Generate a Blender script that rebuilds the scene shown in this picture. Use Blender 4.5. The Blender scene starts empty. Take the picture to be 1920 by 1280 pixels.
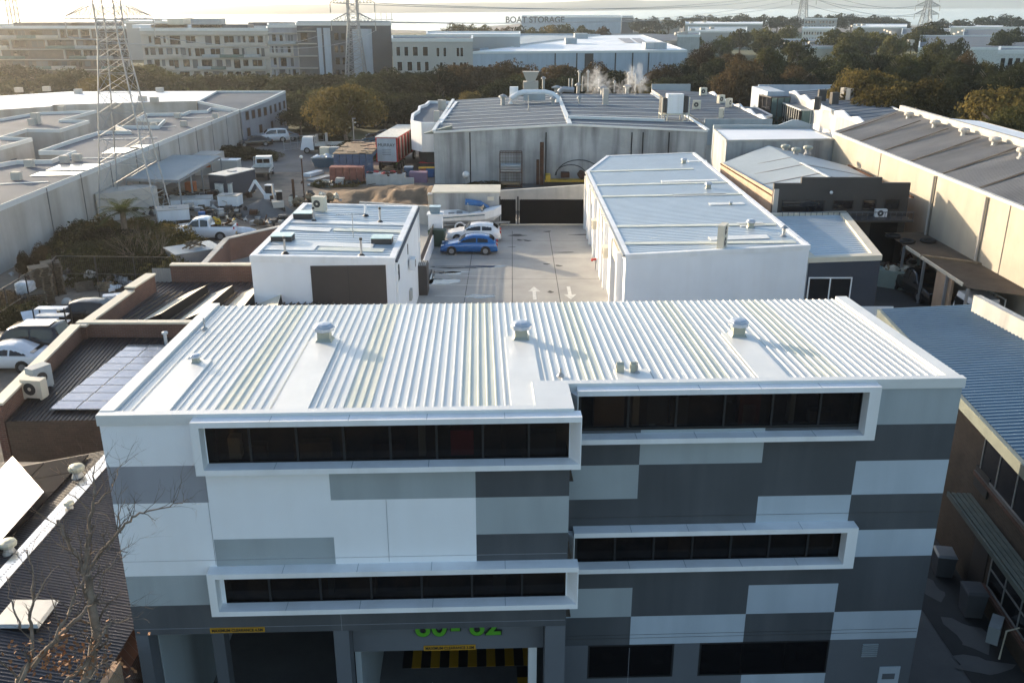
import bpy, math, random
from mathutils import Vector, noise
V=Vector; R=math.radians
# ---------------------------------------------------------------- camera, world, sun
sc=bpy.context.scene
FPX=1716.0; PITCH=R(20.2); CAMH=18.0; SP,CP=math.sin(PITCH),math.cos(PITCH)
cd=bpy.data.cameras.new('camera'); cam=bpy.data.objects.new('camera',cd); sc.collection.objects.link(cam)
cam.location=(0,0,CAMH); cam.rotation_euler=(R(90)-PITCH,0,0)
cd.sensor_width=36; cd.lens=36*FPX/1920; cd.clip_start=0.5; cd.clip_end=40000; sc.camera=cam
SUN_AZ=48.0; SUN_EL=12.0                      # azimuth left of +Y
w=bpy.data.worlds.new("World"); sc.world=w; w.use_nodes=True
nt=w.node_tree; bg=nt.nodes['Background']; sky=nt.nodes.new('ShaderNodeTexSky'); sky.sky_type='NISHITA'
sky.sun_disc=False; sky.sun_elevation=R(SUN_EL); sky.sun_rotation=R(-SUN_AZ); sky.air_density=1.0; sky.dust_density=1.2; sky.ozone_density=1.5
nt.links.new(sky.outputs[0],bg.inputs[0]); bg.inputs[1].default_value=0.15
sl=bpy.data.lights.new('sun','SUN'); sl.energy=5.0; sl.angle=R(0.6); sl.color=(1,0.81,0.58)
so=bpy.data.objects.new('sun',sl); sc.collection.objects.link(so)
sdir=V((-math.sin(R(SUN_AZ))*math.cos(R(SUN_EL)), math.cos(R(SUN_AZ))*math.cos(R(SUN_EL)), math.sin(R(SUN_EL))))
so.rotation_euler=sdir.to_track_quat('Z','Y').to_euler(); so.location=sdir*200
sc.view_settings.view_transform='Standard'; sc.view_settings.look='None'; sc.view_settings.gamma=1; sc.view_settings.exposure=1.16
sc.render.engine='CYCLES'
col=sc.collection
HAZE_D=0.00026
sc.cycles.volume_bounces=2
rnd=random.Random(7)
# ---------------------------------------------------------------- helpers
def U(px,py,z=0.0):                 # point at height z seen at that place of the photo
    a=(px-960)/FPX; b=(py-640)/FPX; d=(CAMH-z)/(SP+b*CP); return V((a*d,d*(CP-b*SP),z))
def UD(px,py,D):                    # point at ground distance D
    a=(px-960)/FPX; b=(py-640)/FPX; d=D/(CP-b*SP); return V((a*d,D,CAMH-d*(SP+b*CP)))
OFF={}
def tag(o,label=None,cat=None,group=None,kind=None):
    if label: o['label']=label
    if cat: o['category']=cat
    if group: o['group']=group
    if kind: o['kind']=kind
    return o
def thing(name,label,cat,loc=(0,0,0),rz=0,group=None,local=False):
    o=bpy.data.objects.new(name,None); col.objects.link(o); o.empty_display_size=.3
    o.location=loc; o.rotation_euler=(0,0,rz); OFF[o]=V((0,0,0)) if local else V(loc)
    return tag(o,label,cat,group)
def copy_tree(o,parent=None):
    c=o.copy(); col.objects.link(c); c.parent=parent
    for ch in list(o.children): copy_tree(ch,c)
    return c
def dup(o,loc,rz=None,label=None,scale=None):
    c=copy_tree(o); c.location=loc
    if rz is not None: c.rotation_euler=(0,0,rz)
    if label: c['label']=label
    if scale: c.scale=scale
    return c
SPLIT={'window_blind','spikes_x','flashing_strip','fibreglass_strip','dirty_roof_strip','downpipe','parking_line','painted_arrow','puddle','oil_stain','window_sill','door_surround','panel_joint','seam','stored_goods','sawtooth_skylight','roof_batten','side_rail','roof_flashing','dirty_roof_strip','parapet_capping_x'}
class MB:
    def __init__(s): s.v=[]; s.f=[]; s.m=[]
    def face(s,pts,m=0):
        i=len(s.v); s.v+= [V(p) for p in pts]; s.f.append(tuple(range(i,i+len(pts)))); s.m.append(m); return s
    def box(s,x0,x1,y0,y1,z0,z1,m=0):
        p=[V((x,y,z)) for z in (z0,z1) for x,y in ((x0,y0),(x1,y0),(x1,y1),(x0,y1))]; return s.hexa(p,m)
    def hexa(s,p,m=0):              # 4 bottom CCW, 4 top CCW
        i=len(s.v); s.v+=[V(q) for q in p]
        for f in ((3,2,1,0),(4,5,6,7),(0,1,5,4),(1,2,6,5),(2,3,7,6),(3,0,4,7)): s.f.append(tuple(i+k for k in f)); s.m.append(m)
        return s
    def bar(s,a,b,w,h,m=0):         # box beam between points, w horizontal, h vertical
        a,b=V(a),V(b); d=(b-a)
        if d.length<1e-6: return s
        d.normalize(); up=V((0,0,1)) if abs(d.z)<.95 else V((0,1,0))
        r=d.cross(up).normalized()*w/2; u=r.cross(d).normalized()*h/2
        return s.hexa([a-r-u,a+r-u,b+r-u,b-r-u,a-r+u,a+r+u,b+r+u,b-r+u],m)
    def prism(s,pts,z0,z1,m=0,mt=None):   # horizontal polygon CCW; z may be number
        n=len(pts); lo=[V((p[0],p[1],z0)) for p in pts]; hi=[V((p[0],p[1],z1)) for p in pts]
        for k in range(n):
            j=(k+1)%n; s.face([lo[k],lo[j],hi[j],hi[k]],m)
        s.face(hi,m if mt is None else mt); s.face(lo[::-1],m); return s
    def tube(s,pts,r,n=6,m=0,cap=True):
        pts=[V(p) for p in pts]; N=len(pts); rr=r if isinstance(r,(list,tuple)) else [r]*N
        base=len(s.v)
        for k,p in enumerate(pts):
            d=(pts[min(k+1,N-1)]-pts[max(k-1,0)])
            if d.length<1e-9: d=V((0,0,1))
            d.normalize(); up=V((0,0,1)) if abs(d.z)<.9 else V((1,0,0))
            x=d.cross(up).normalized(); y=x.cross(d).normalized()
            for j in range(n):
                t=2*math.pi*j/n; s.v.append(p+(x*math.cos(t)+y*math.sin(t))*rr[k])
        for k in range(N-1):
            for j in range(n):
                a=base+k*n+j; b=base+k*n+(j+1)%n; s.f.append((a,b,b+n,a+n)); s.m.append(m)
        if cap:
            s.f.append(tuple(base+j for j in range(n))[::-1]); s.m.append(m)
            s.f.append(tuple(base+(N-1)*n+j for j in range(n))); s.m.append(m)
        return s
    def lathe(s,c,prof,n=12,m=0):    # prof [(r,z)]
        c=V(c); base=len(s.v)
        for r,z in prof:
            for j in range(n):
                t=2*math.pi*j/n; s.v.append(c+V((r*math.cos(t),r*math.sin(t),z)))
        for k in range(len(prof)-1):
            for j in range(n):
                a=base+k*n+j; b=base+k*n+(j+1)%n; s.f.append((a,b,b+n,a+n)); s.m.append(m)
        s.f.append(tuple(base+(len(prof)-1)*n+j for j in range(n))); s.m.append(m)
        return s
    def blob(s,c,r,m=0,seed=0,amp=.25,nu=10,nv=7,fr=1.2,cube=0):
        c=V(c); r=V(r) if hasattr(r,'__len__') else V((r,r,r)); base=len(s.v)
        for i in range(nv+1):
            ph=math.pi*i/nv
            for j in range(nu):
                t=2*math.pi*j/nu; d=V((math.sin(ph)*math.cos(t),math.sin(ph)*math.sin(t),math.cos(ph)))
                k=1+amp*noise.noise(d*fr+V((seed*3.1,seed*1.7,0)))*2
                if cube: k*=max(abs(d.x),abs(d.y),abs(d.z))**-cube
                s.v.append(c+V((d.x*r.x,d.y*r.y,d.z*r.z))*k)
        for i in range(nv):
            for j in range(nu):
                a=base+i*nu+j; b=base+i*nu+(j+1)%nu; s.f.append((a,a+nu,b+nu,b)); s.m.append(m)
        return s
    def build(s,name,mats,parent=None,smooth=False,label=None,cat=None,group=None,kind=None):
        if not isinstance(mats,(list,tuple)): mats=[mats]
        if name in SPLIT and not getattr(s,'one',False):
            par=list(range(len(s.v)))
            def fd(i):
                while par[i]!=i: par[i]=par[par[i]]; i=par[i]
                return i
            for f in s.f:
                for k in f[1:]: par[fd(k)]=fd(f[0])
            G={}
            for f,m_ in zip(s.f,s.m): G.setdefault(fd(f[0]),[]).append((f,m_))
            if len(G)>1:
                o=None
                for fs_ in G.values():
                    q=MB(); q.one=True; mp={}
                    for f,m_ in fs_:
                        for k in f:
                            if k not in mp: mp[k]=len(q.v); q.v.append(s.v[k])
                        q.f.append(tuple(mp[k] for k in f)); q.m.append(m_)
                    o=q.build(name,mats,parent,smooth,label,cat,group,kind)
                return o
        me=bpy.data.meshes.new(name)
        if not s.v: s.v=[V((0,0,0))]
        off=OFF[parent] if parent is not None else V((0,0,0))
        lo=V([min(v[k] for v in s.v) for k in range(3)]); hi=V([max(v[k] for v in s.v) for k in range(3)])
        c=V(((lo.x+hi.x)/2,(lo.y+hi.y)/2,lo.z))
        me.from_pydata([tuple(v-c) for v in s.v],[],s.f)
        for mm in mats: me.materials.append(mm)
        me.polygons.foreach_set('material_index',s.m)
        if smooth: me.polygons.foreach_set('use_smooth',[True]*len(s.f))
        me.update(); o=bpy.data.objects.new(name,me); col.objects.link(o)
        if parent is not None: o.parent=parent
        o.location=c-off; OFF[o]=c
        return tag(o,label,cat,group,kind)
# ---------------------------------------------------------------- materials
MATS={}
def mat(name,c,rough=.6,metal=0.0,var=.12,scale=1.0,c2=None,bump=0.0,bscale=8.0,stretch=(1,1,1),spec=.5,streak=None,alpha=None,trans=0,coord='world'):
    m=bpy.data.materials.new(name); m.use_nodes=True; n=m.node_tree.nodes; l=m.node_tree.links
    b=n['Principled BSDF']; b.inputs['Roughness'].default_value=rough; b.inputs['Metallic'].default_value=metal
    b.inputs['Specular IOR Level'].default_value=spec
    if coord=='world': g=n.new('ShaderNodeNewGeometry'); src=g.outputs['Position']
    else: g=n.new('ShaderNodeTexCoord'); src=g.outputs['Object']
    mp=n.new('ShaderNodeMapping'); mp.inputs['Scale'].default_value=stretch; l.new(src,mp.inputs[0])
    nz=n.new('ShaderNodeTexNoise'); nz.inputs['Scale'].default_value=scale; nz.inputs['Detail'].default_value=6; nz.inputs['Roughness'].default_value=.65; l.new(mp.outputs[0],nz.inputs[0])
    rp=n.new('ShaderNodeMapRange'); rp.inputs[1].default_value=.3; rp.inputs[2].default_value=.7; l.new(nz.outputs[0],rp.inputs[0])
    mx=n.new('ShaderNodeMix'); mx.data_type='RGBA'
    ca=V(c); cb=V(c2) if c2 else ca*(1-2*var)
    if not c2: ca=ca*(1+var*.6)
    mx.inputs[6].default_value=(*cb,1); mx.inputs[7].default_value=(*ca,1); l.new(rp.outputs[0],mx.inputs[0])
    out=mx.outputs[2]
    if streak:                        # vertical grime streaks: (colour, amount, scale)
        mp2=n.new('ShaderNodeMapping'); mp2.inputs['Scale'].default_value=(streak[2],streak[2],streak[2]*.08); l.new(src,mp2.inputs[0])
        n2=n.new('ShaderNodeTexNoise'); n2.inputs['Scale'].default_value=1; n2.inputs['Detail'].default_value=5; l.new(mp2.outputs[0],n2.inputs[0])
        r2=n.new('ShaderNodeMapRange'); r2.inputs[1].default_value=.45; r2.inputs[2].default_value=.68; r2.inputs[4].default_value=streak[1]; l.new(n2.outputs[0],r2.inputs[0])
        m2=n.new('ShaderNodeMix'); m2.data_type='RGBA'; m2.inputs[7].default_value=(*streak[0],1); l.new(out,m2.inputs[6]); l.new(r2.outputs[0],m2.inputs[0]); out=m2.outputs[2]
    l.new(out,b.inputs['Base Color'])
    if bump:
        nb=n.new('ShaderNodeTexNoise'); nb.inputs['Scale'].default_value=bscale; nb.inputs['Detail'].default_value=4; l.new(mp.outputs[0],nb.inputs[0])
        bp=n.new('ShaderNodeBump'); bp.inputs['Strength'].default_value=bump; bp.inputs['Distance'].default_value=.05; l.new(nb.outputs[0],bp.inputs['Height']); l.new(bp.outputs[0],b.inputs['Normal'])
    MATS[name]=m; return m
def brickmat(name,c1,c2,mort,sx=.24,sy=.086,swap=False):
    m=bpy.data.materials.new(name); m.use_nodes=True; n=m.node_tree.nodes; l=m.node_tree.links; b=n['Principled BSDF']; b.inputs['Roughness'].default_value=.85
    g=n.new('ShaderNodeNewGeometry'); sx_=n.new('ShaderNodeSeparateXYZ'); l.new(g.outputs['Position'],sx_.inputs[0])
    ad=n.new('ShaderNodeMath'); ad.operation='ADD'; l.new(sx_.outputs[0],ad.inputs[0]); l.new(sx_.outputs[1],ad.inputs[1])
    cb=n.new('ShaderNodeCombineXYZ'); l.new(ad.outputs[0],cb.inputs[0]); l.new(sx_.outputs[2],cb.inputs[1])
    br=n.new('ShaderNodeTexBrick'); br.inputs['Scale'].default_value=1; br.inputs['Brick Width'].default_value=sx; br.inputs['Row Height'].default_value=sy; br.inputs['Mortar Size'].default_value=.006
    br.inputs['Color1'].default_value=(*c1,1); br.inputs['Color2'].default_value=(*c2,1); br.inputs['Mortar'].default_value=(*mort,1); l.new(cb.outputs[0],br.inputs[0])
    nz=n.new('ShaderNodeTexNoise'); nz.inputs['Scale'].default_value=.8; nz.inputs['Detail'].default_value=6; l.new(g.outputs['Position'],nz.inputs[0])
    mr=n.new('ShaderNodeMapRange'); mr.inputs[1].default_value=.3; mr.inputs[2].default_value=.7; mr.inputs[3].default_value=.7; mr.inputs[4].default_value=1.15; l.new(nz.outputs[0],mr.inputs[0])
    mu=n.new('ShaderNodeVectorMath'); mu.operation='SCALE'; l.new(br.outputs[0],mu.inputs[0]); l.new(mr.outputs[0],mu.inputs['Scale']); l.new(mu.outputs[0],b.inputs['Base Color'])
    MATS[name]=m; return m
def glassmat(name,c=(.015,.015,.018),rough=.05,spec=.6,var=.3):
    return mat(name,c,rough,0,var,.7,spec=spec)
M=MATS
mat('white_paint',(.78,.79,.80),.55,var=.03,scale=.6,streak=((.45,.43,.40),.25,1.6))
mat('wall_white',(.78,.80,.83),.7,var=.03,scale=.5,bump=.08,bscale=40,streak=((.6,.59,.57),.12,2.0))
mat('patch_light',(.34,.38,.40),.7,var=.04,scale=.5,bump=.08,bscale=40,streak=((0.25, 0.28, 0.29),.6,1.3))
mat('patch_pale',(.42,.48,.54),.7,var=.04,scale=.5,bump=.08,bscale=40,streak=((0.32, 0.37, 0.42),.6,1.3))
mat('patch_warm',(.30,.31,.345),.7,var=.04,scale=.5,bump=.08,bscale=40,streak=((0.22, 0.225, 0.25),.6,1.3))
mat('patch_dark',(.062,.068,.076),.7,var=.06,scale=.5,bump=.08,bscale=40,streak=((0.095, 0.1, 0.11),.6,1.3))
mat('patch_mid',(.11,.12,.135),.7,var=.06,scale=.5)
mat('roof_white',(.60,.615,.61),.38,metal=.15,var=.05,scale=.8,stretch=(1,.3,1))
mat('roof_zinc',(.50,.55,.58),.36,metal=.35,var=.05,scale=.7)
mat('fibreglass',(.62,.62,.54),.45,var=.25,scale=1.2,c2=(.50,.53,.47),stretch=(1,.35,1))
mat('flashing',(.66,.67,.66),.42,metal=.1,var=.04,scale=1.0)
mat('vent_body',(.36,.37,.31),.5,metal=.2,var=.1)
mat('vent_cap',(.50,.54,.60),.35,metal=.4,var=.05)
mat('concrete_yard',(.36,.35,.325),.75,var=.12,scale=.35,bump=.1,bscale=20)
mat('concrete_grey',(.44,.445,.435),.85,var=.14,scale=.3,bump=.15,bscale=6,streak=((.12,.12,.12),.7,1.1))
mat('concrete_beige',(.42,.38,.31),.85,var=.1,scale=.25,bump=.12,bscale=6,streak=((.25,.23,.20),.35,.8))
mat('concrete_light',(.46,.45,.42),.8,var=.1,scale=.5,streak=((.25,.24,.22),.4,1.4))
mat('concrete_old',(.52,.49,.45),.85,var=.14,scale=.22,bump=.12,bscale=6,streak=((.30,.25,.20),.8,.45))
mat('dirt',(.27,.215,.165),.95,var=.3,scale=.35,bump=.5,bscale=1.5)
mat('dirt_brown',(.24,.155,.09),.95,c2=(.10,.07,.042),scale=.5,bump=.6,bscale=3)
mat('asphalt',(.06,.058,.056),.85,var=.2,scale=.25,bump=.2,bscale=15)
mat('asphalt_light',(.15,.145,.14),.85,var=.2,scale=.2,bump=.2,bscale=10)
mat('grass',(.07,.085,.035),.95,c2=(.035,.045,.02),scale=.3,bump=.5,bscale=4)
mat('roof_grey',(.13,.155,.185),.75,var=.1,scale=.15,spec=.08)
mat('roof_greyblue',(.26,.31,.35),.48,metal=.25,var=.08,scale=.2)
mat('roof_darkblue',(.13,.20,.27),.5,metal=.2,var=.1,scale=.3)
mat('roof_weather',(.30,.29,.28),.8,var=.16,scale=.25,stretch=(.4,1,1),spec=.25)
mat('roof_dark',(.062,.057,.064),.5,metal=.2,var=.15,scale=.5)
mat('strip_dark',(.075,.065,.055),.9,var=.2,spec=.1)
mat('solar_dark',(.014,.014,.02),.95,var=.2,scale=.5,spec=.04)
mat('roof_brown',(.16,.12,.085),.75,var=.2,scale=.5)
mat('roof_bright',(.80,.81,.82),.5,var=.03,scale=.1)
mat('roof_blotch',(.34,.39,.42),.55,metal=.1,var=.08,scale=.15)
mat('charcoal',(.05,.047,.045),.7,var=.1,scale=.5)
mat('navy',(.035,.045,.065),.65,var=.08,scale=.5)
mat('door_brown',(.055,.045,.04),.6,var=.08,scale=.5)
mat('tan_wall',(.50,.36,.25),.8,var=.1,scale=.4,streak=((.30,.2,.13),.4,1.2))
mat('cream',(.62,.57,.46),.6,var=.06)
mat('green_metal',(.30,.37,.33),.5,var=.08)
mat('green_rail',(.19,.21,.18),.45,var=.1,scale=2)
mat('gate_black',(.008,.008,.009),.9,var=.1,spec=.1)
mat('roof_black',(.028,.026,.03),.45,var=.15,scale=.5,spec=.3)
mat('black',(.012,.012,.013),.5,var=.1)
mat('rubber',(.02,.02,.02),.8,var=.1)
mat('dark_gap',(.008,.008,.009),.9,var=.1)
mat('steel',(.38,.39,.40),.4,metal=.6,var=.08)
mat('galv',(.34,.35,.355),.5,metal=.4,var=.1)
mat('rust',(.11,.055,.035),.9,c2=(.045,.028,.02),scale=2,spec=.1)
mat('yellow',(.60,.38,.03),.5,var=.15,scale=2)
mat('orange',(.60,.16,.05),.6,var=.1)
mat('red',(.45,.03,.03),.5,var=.1)
mat('bin_green',(.03,.06,.035),.5,var=.1)
mat('lime',(.08,.30,.02),.4,var=.02)
mat('sign_yellow',(.42,.22,.012),.5,var=.02)
mat('blue_tarp',(.03,.14,.36),.55,var=.15,scale=3)
mat('blue_crate',(.07,.12,.20),.6,var=.15,scale=2)
mat('red_crate',(.28,.10,.07),.65,var=.15,scale=2)
mat('wood',(.26,.19,.115),.85,var=.2,scale=3)
mat('wood_grey',(.15,.12,.085),.85,var=.2,scale=2)
mat('plastic_wrap',(.72,.75,.78),.3,var=.08,scale=3)
mat('paint_white',(.62,.62,.58),.7,var=.15,scale=3)
mat('water_blue',(.20,.28,.33),.12,var=.1)
mat('purple',(.20,.13,.20),.6,var=.1)
mat('plaster',(.46,.43,.385),.8,var=.05,scale=.2)
mat('slate',(.10,.105,.115),.75,var=.08,scale=.2)
mat('far_wall',(.38,.38,.37),.8,var=.08,scale=.05)
mat('brown_roof',(.13,.10,.085),.8,var=.15)
glassmat('glass'); glassmat('glass_warm',(.035,.022,.013),.04,.5)
glassmat('car_glass',(.012,.014,.016),.06,.7)
mat('glass_green',(.16,.26,.25),.12,metal=.3,var=.2,scale=.3)
mat('solar',(.16,.19,.26),.07,metal=.75,var=.1,scale=.4,bump=.12,bscale=2)
mat('bark',(.15,.115,.085),.9,var=.25,scale=5)
mat('bark_pale',(.26,.21,.165),.9,c2=(.12,.085,.06),scale=4)
brickmat('brick',(.15,.07,.048),(.11,.052,.038),(.19,.165,.145))
brickmat('brick_brown',(.085,.06,.042),(.065,.046,.032),(.10,.085,.07))
brickmat('brick_tan',(.40,.24,.14),(.34,.20,.11),(.36,.31,.26))
mat('hill',(.03,.04,.035),.95,var=.2,scale=.004)
def carpaint(name,c,metal=.2):
    m=mat(name,c,.25,metal,.02,1); m.node_tree.nodes['Principled BSDF'].inputs['Coat Weight'].default_value=.6; return m
carpaint('car_white',(.72,.73,.74),0); carpaint('car_blue',(.012,.11,.33)); carpaint('car_black',(.012,.012,.014)); carpaint('car_grey',(.12,.13,.14)); carpaint('car_silver',(.40,.41,.42),.5); carpaint('car_green',(.03,.06,.05)); carpaint('car_teal',(.05,.12,.17))
mat('headlight',(.55,.57,.6),.15,var=.02); mat('taillight',(.35,.01,.01),.2,var=.02)
mat('rim',(.35,.35,.36),.3,metal=.7,var=.05)
# ---------------------------------------------------------------- generic builders
def ribquad(mb,a,b,c,d,n,h=.035,duty=.25,m=0,mfun=None):
    # a->b across the ribs, ribs run a->d ; up from normal
    a,b,c,d=V(a),V(b),V(c),V(d); nrm=(b-a).cross(d-a).normalized()
    if nrm.z<0: nrm=-nrm
    U0=[];U1=[]
    base=len(mb.v)
    for i in range(n):
        for t,e in ((0,0),(1-duty,0),(1-duty*.8,1),(1-duty*.2,1)):
            s=(i+t)/n; mb.v.append(a.lerp(b,s)+nrm*h*e); mb.v.append(d.lerp(c,s)+nrm*h*e)
    mb.v.append(b.copy()); mb.v.append(c.copy())
    for i in range(4*n):
        p=base+2*i; mb.f.append((p,p+2,p+3,p+1)); mb.m.append(mfun(i//4) if mfun else m)
def inset(pts,w):
    n=len(pts); out=[]
    for k in range(n):
        p=pts[k]; a=(p-pts[k-1]); b=(pts[(k+1)%n]-p); a=V((a.x,a.y)).normalized(); b=V((b.x,b.y)).normalized()
        na=V((-a.y,a.x)); nb=V((-b.y,b.x)); s=na+nb; den=1+na.dot(nb); s=s/max(den,.3)*w
        out.append(V((p.x+s.x,p.y+s.y,p.z)))
    return out
def ring(mb,pts,w=.3,h=.15,drop=.15,out=.03,m=0,edges=None):
    O=inset(pts,-out); I=inset(pts,w); n=len(pts); zt=V((0,0,h)); zd=V((0,0,-drop))
    for k in range(n):
        if edges is not None and k not in edges: continue
        j=(k+1)%n
        mb.face([O[k]+zd,O[j]+zd,O[j]+zt,O[k]+zt],m); mb.face([O[k]+zt,O[j]+zt,I[j]+zt,I[k]+zt],m)
        mb.face([I[j]+zt,I[j]+zd,I[k]+zd,I[k]+zt],m); mb.face([O[j]+zd,O[k]+zd,I[k]+zd,I[j]+zd],m)
def walls(mb,pts,z0,m=0,mi=None):
    n=len(pts)
    for k in range(n):
        a,b=pts[k],pts[(k+1)%n]; mm=mi[k] if mi else m
        mb.face([V((a.x,a.y,z0)),V((b.x,b.y,z0)),b,a],mm)
def centre(pts,z0=0): 
    c=sum(pts,V((0,0,0)))/len(pts); return V((c.x,c.y,z0))
def bld(name,label,cat,pts,z0=0,wm='far_wall',rm='roof_grey',ribs=None,cap=None,capm='white_paint',h=.035,duty=.25,group=None,wi=None,rl=None):
    pts=[V(p) for p in pts]; t=thing(name,label,cat,centre(pts,z0),group=group)
    b=MB(); walls(b,pts,z0,mi=wi); b.build('wall',[M[x] for x in (wm if isinstance(wm,(list,tuple)) else [wm])],t)
    r=MB()
    if ribs:                       # ribs=(n,'x') ribs across edge0 ; 'y' across edge 3
        n,ax=ribs; p=[q-V((0,0,.02)) for q in inset(pts,.04)]
        if ax=='x': ribquad(r,p[0],p[1],p[2],p[3],n,h,duty)
        else: ribquad(r,p[0],p[3],p[2],p[1],n,h,duty)
    else: r.face([q-V((0,0,.02)) for q in inset(pts,.04)])
    r.build('roof',M[rm],t)
    if cap: c=MB(); ring(c,pts,*cap); c.build('parapet_capping',M[capm],t)
    return t
def wpt(A,B,s,z,off=0.0):
    A,B=V(A),V(B); d=V((B.x-A.x,B.y-A.y,0)).normalized(); nrm=V((d.y,-d.x,0)); p=V((A.x,A.y,0))+d*s+nrm*off; p.z=z; return p
def window(t,A,B,s0,s1,z0,z1,fm='black',gm='glass',fw=.06,div=1,hd=1,name='window',out=.03):
    f=MB(); 
    def bx(a0,a1,b0,b1,o0,o1,mb,m=0):
        p=[wpt(A,B,a,z,o) for z in (b0,b1) for a,o in ((a0,o1),(a1,o1),(a1,o0),(a0,o0))]; mb.hexa(p,m)
    bx(s0,s1,z0,z0+fw,0,out+.02,f); bx(s0,s1,z1-fw,z1,0,out+.02,f); bx(s0,s0+fw,z0+fw,z1-fw,0,out+.02,f); bx(s1-fw,s1,z0+fw,z1-fw,0,out+.02,f)
    for k in range(1,div):
        s=s0+(s1-s0)*k/div; bx(s-fw/2,s+fw/2,z0+fw,z1-fw,0,out+.02,f)
    for k in range(1,hd):
        z=z0+(z1-z0)*k/hd; bx(s0+fw,s1-fw,z-fw/2,z+fw/2,0,out+.018,f)
    fo=f.build(name,M[fm],t); g=MB(); bx(s0+fw,s1-fw,z0+fw,z1-fw,.004,out,g); g.build('pane',M[gm],fo); return fo
def panel(t,A,B,s0,s1,z0,z1,m,name,out=.03,label=None):
    g=MB(); p=[wpt(A,B,a,z,o) for z in (z0,z1) for a,o in ((s0,out),(s1,out),(s1,0.002),(s0,0.002))]; g.hexa(p); return g.build(name,M[m] if isinstance(m,str) else m,t,label=label)
def ventilator(parent,p,s=1.0,m1='vent_body',m2='vent_cap',name='roof_ventilator'):
    p=V(p); b=MB()
    b.hexa([p+V((x*s,y*s,z*s)) for x,y,z in ((-.3,-.3,-.05),(.3,-.3,-.05),(.3,.3,-.05),(-.3,.3,-.05),(-.2,-.2,.1),(.2,-.2,.1),(.2,.2,.1),(-.2,.2,.1))])
    b.box(p.x-.2*s,p.x+.2*s,p.y-.2*s,p.y+.2*s,p.z+.1*s,p.z+.34*s); o=b.build(name,M[m1],parent)
    c=MB(); c.lathe(p,[(.2*s,.36*s),(.36*s,.36*s),(.37*s,.47*s),(.30*s,.5*s),(.31*s,.53*s),(.22*s,.58*s),(.02*s,.6*s)],8); c.build('cap',M[m2],o); return o
def whirly(parent,p,s=.45,m='vent_cap',name='roof_ventilator'):
    p=V(p); b=MB(); b.lathe(p,[(s*.8,-.1),(s*.8,.0),(s*.55,.12),(s*.55,s*.9)],12); o=b.build(name,M['galv'],parent)
    c=MB(); c.lathe(p,[(s*.6,s*.9),(s,s*1.0),(s*1.05,s*1.35),(s*.9,s*1.6),(s*.3,s*1.75)],12); c.build('cap',M[m],o); return o
def aircon(label,p,rz=0,w=.85,d=.32,h=.6,z=0,fans=1,group=None,m='cream'):
    t=thing('air_conditioner',label,'air conditioner',p,rz,group,local=True)
    b=MB(); b.box(-w/2,w/2,-d/2,d/2,.06,h); b.box(-w/2+.05,-w/2+.12,-d/2,d/2,0,.06); b.box(w/2-.12,w/2-.05,-d/2,d/2,0,.06); b.build('casing',M[m],t)
    for k in range(fans):
        zc=.06+(h-.06)*(k+.5)/fans; r=min(w*.3,(h-.06)/fans*.4); g=MB()
        ring_=[(math.cos(2*math.pi*i/16)*r-.08*w,zc+math.sin(2*math.pi*i/16)*r) for i in range(16)]
        g.face([V((x,-d/2-.006,zz)) for x,zz in ring_]); 
        gi=g.build('fan_grille',M['charcoal'],t)
        b2=MB(); b2.face([V((-.08*w+math.cos(2*math.pi*i/10)*r*.3,-d/2-.012,zc+math.sin(2*math.pi*i/10)*r*.3)) for i in range(10)]); b2.build('fan_hub',M[m],gi)
    return t
def textmesh(s,size,depth=.01,bold=0.0):
    c=bpy.data.curves.new('t','FONT'); c.body=s; c.size=size; c.extrude=depth; c.offset=bold; c.align_x='CENTER'; c.align_y='CENTER'
    o=bpy.data.objects.new('t',c); col.objects.link(o); dg=bpy.context.evaluated_depsgraph_get(); me=bpy.data.meshes.new_from_object(o.evaluated_get(dg)); bpy.data.objects.remove(o); return me
def text(parent,s,p,size,m,rz=0,bold=.0,name='lettering',sx=1.0,depth=.01):
    me=textmesh(s,size,depth,bold); me.materials.clear(); me.materials.append(M[m]); o=bpy.data.objects.new(name,me); col.objects.link(o)
    o.parent=parent; o.location=V(p)-OFF[parent]; o.rotation_euler=(R(90),0,rz); o.scale=(sx,1,1); OFF[o]=V(p); return o
# ================================================================ FRONT WAREHOUSE
YAW=R(2.05); FO=V((-8.62,17.34,0)); EU=V((math.cos(YAW),math.sin(YAW),0)); EW=V((-math.sin(YAW),math.cos(YAW),0))
def F(u,w,z): return FO+EU*u+EW*w+V((0,0,z))
fw=thing('warehouse','white and grey checkered warehouse with a ribbed white metal roof in the foreground','warehouse',F(9.5,4.5,0))
BW=8.45; UL=9.88; UR=19.03; WR=1.35
def zr(w): return 9.93-.036*w
# facade patches
def patches(uu,zz,w,fn,holes=()):
    b=MB()
    for i in range(len(uu)-1):
        for j in range(len(zz)-1):
            u0,u1,z0,z1=uu[i],uu[i+1],zz[j],zz[j+1]; uc,zc=(u0+u1)/2,(z0+z1)/2
            if any(a<uc<b_ and c<zc<d for a,b_,c,d in holes): continue
            b.face([F(u0,w,z0),F(u1,w,z0),F(u1,w,z1),F(u0,w,z1)],fn(uc,zc))
    return b
def inr(u,z,L):
    for a,b,c,d,m in L:
        if a<u<b and c<z<d: return m
    return None
PM=[M['wall_white'],M['patch_light'],M['patch_warm'],M['patch_dark'],M['patch_pale'],M['patch_mid']]
LL=[(0,2.05,7.89,8.78,2),(0,2.05,5.25,6.04,1),(0,9.88,4.4,5.25,3),(2.05,4.68,6.04,6.95,1),(4.68,7.83,7.88,8.7,1),(7.83,9.88,7.88,8.7,3),(7.83,9.88,6.95,7.88,1),(7.83,9.88,6.04,6.95,3)]
HL=[(2.16,9.85,8.78,9.9),(2.16,9.85,5.22,6.12)]
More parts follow.
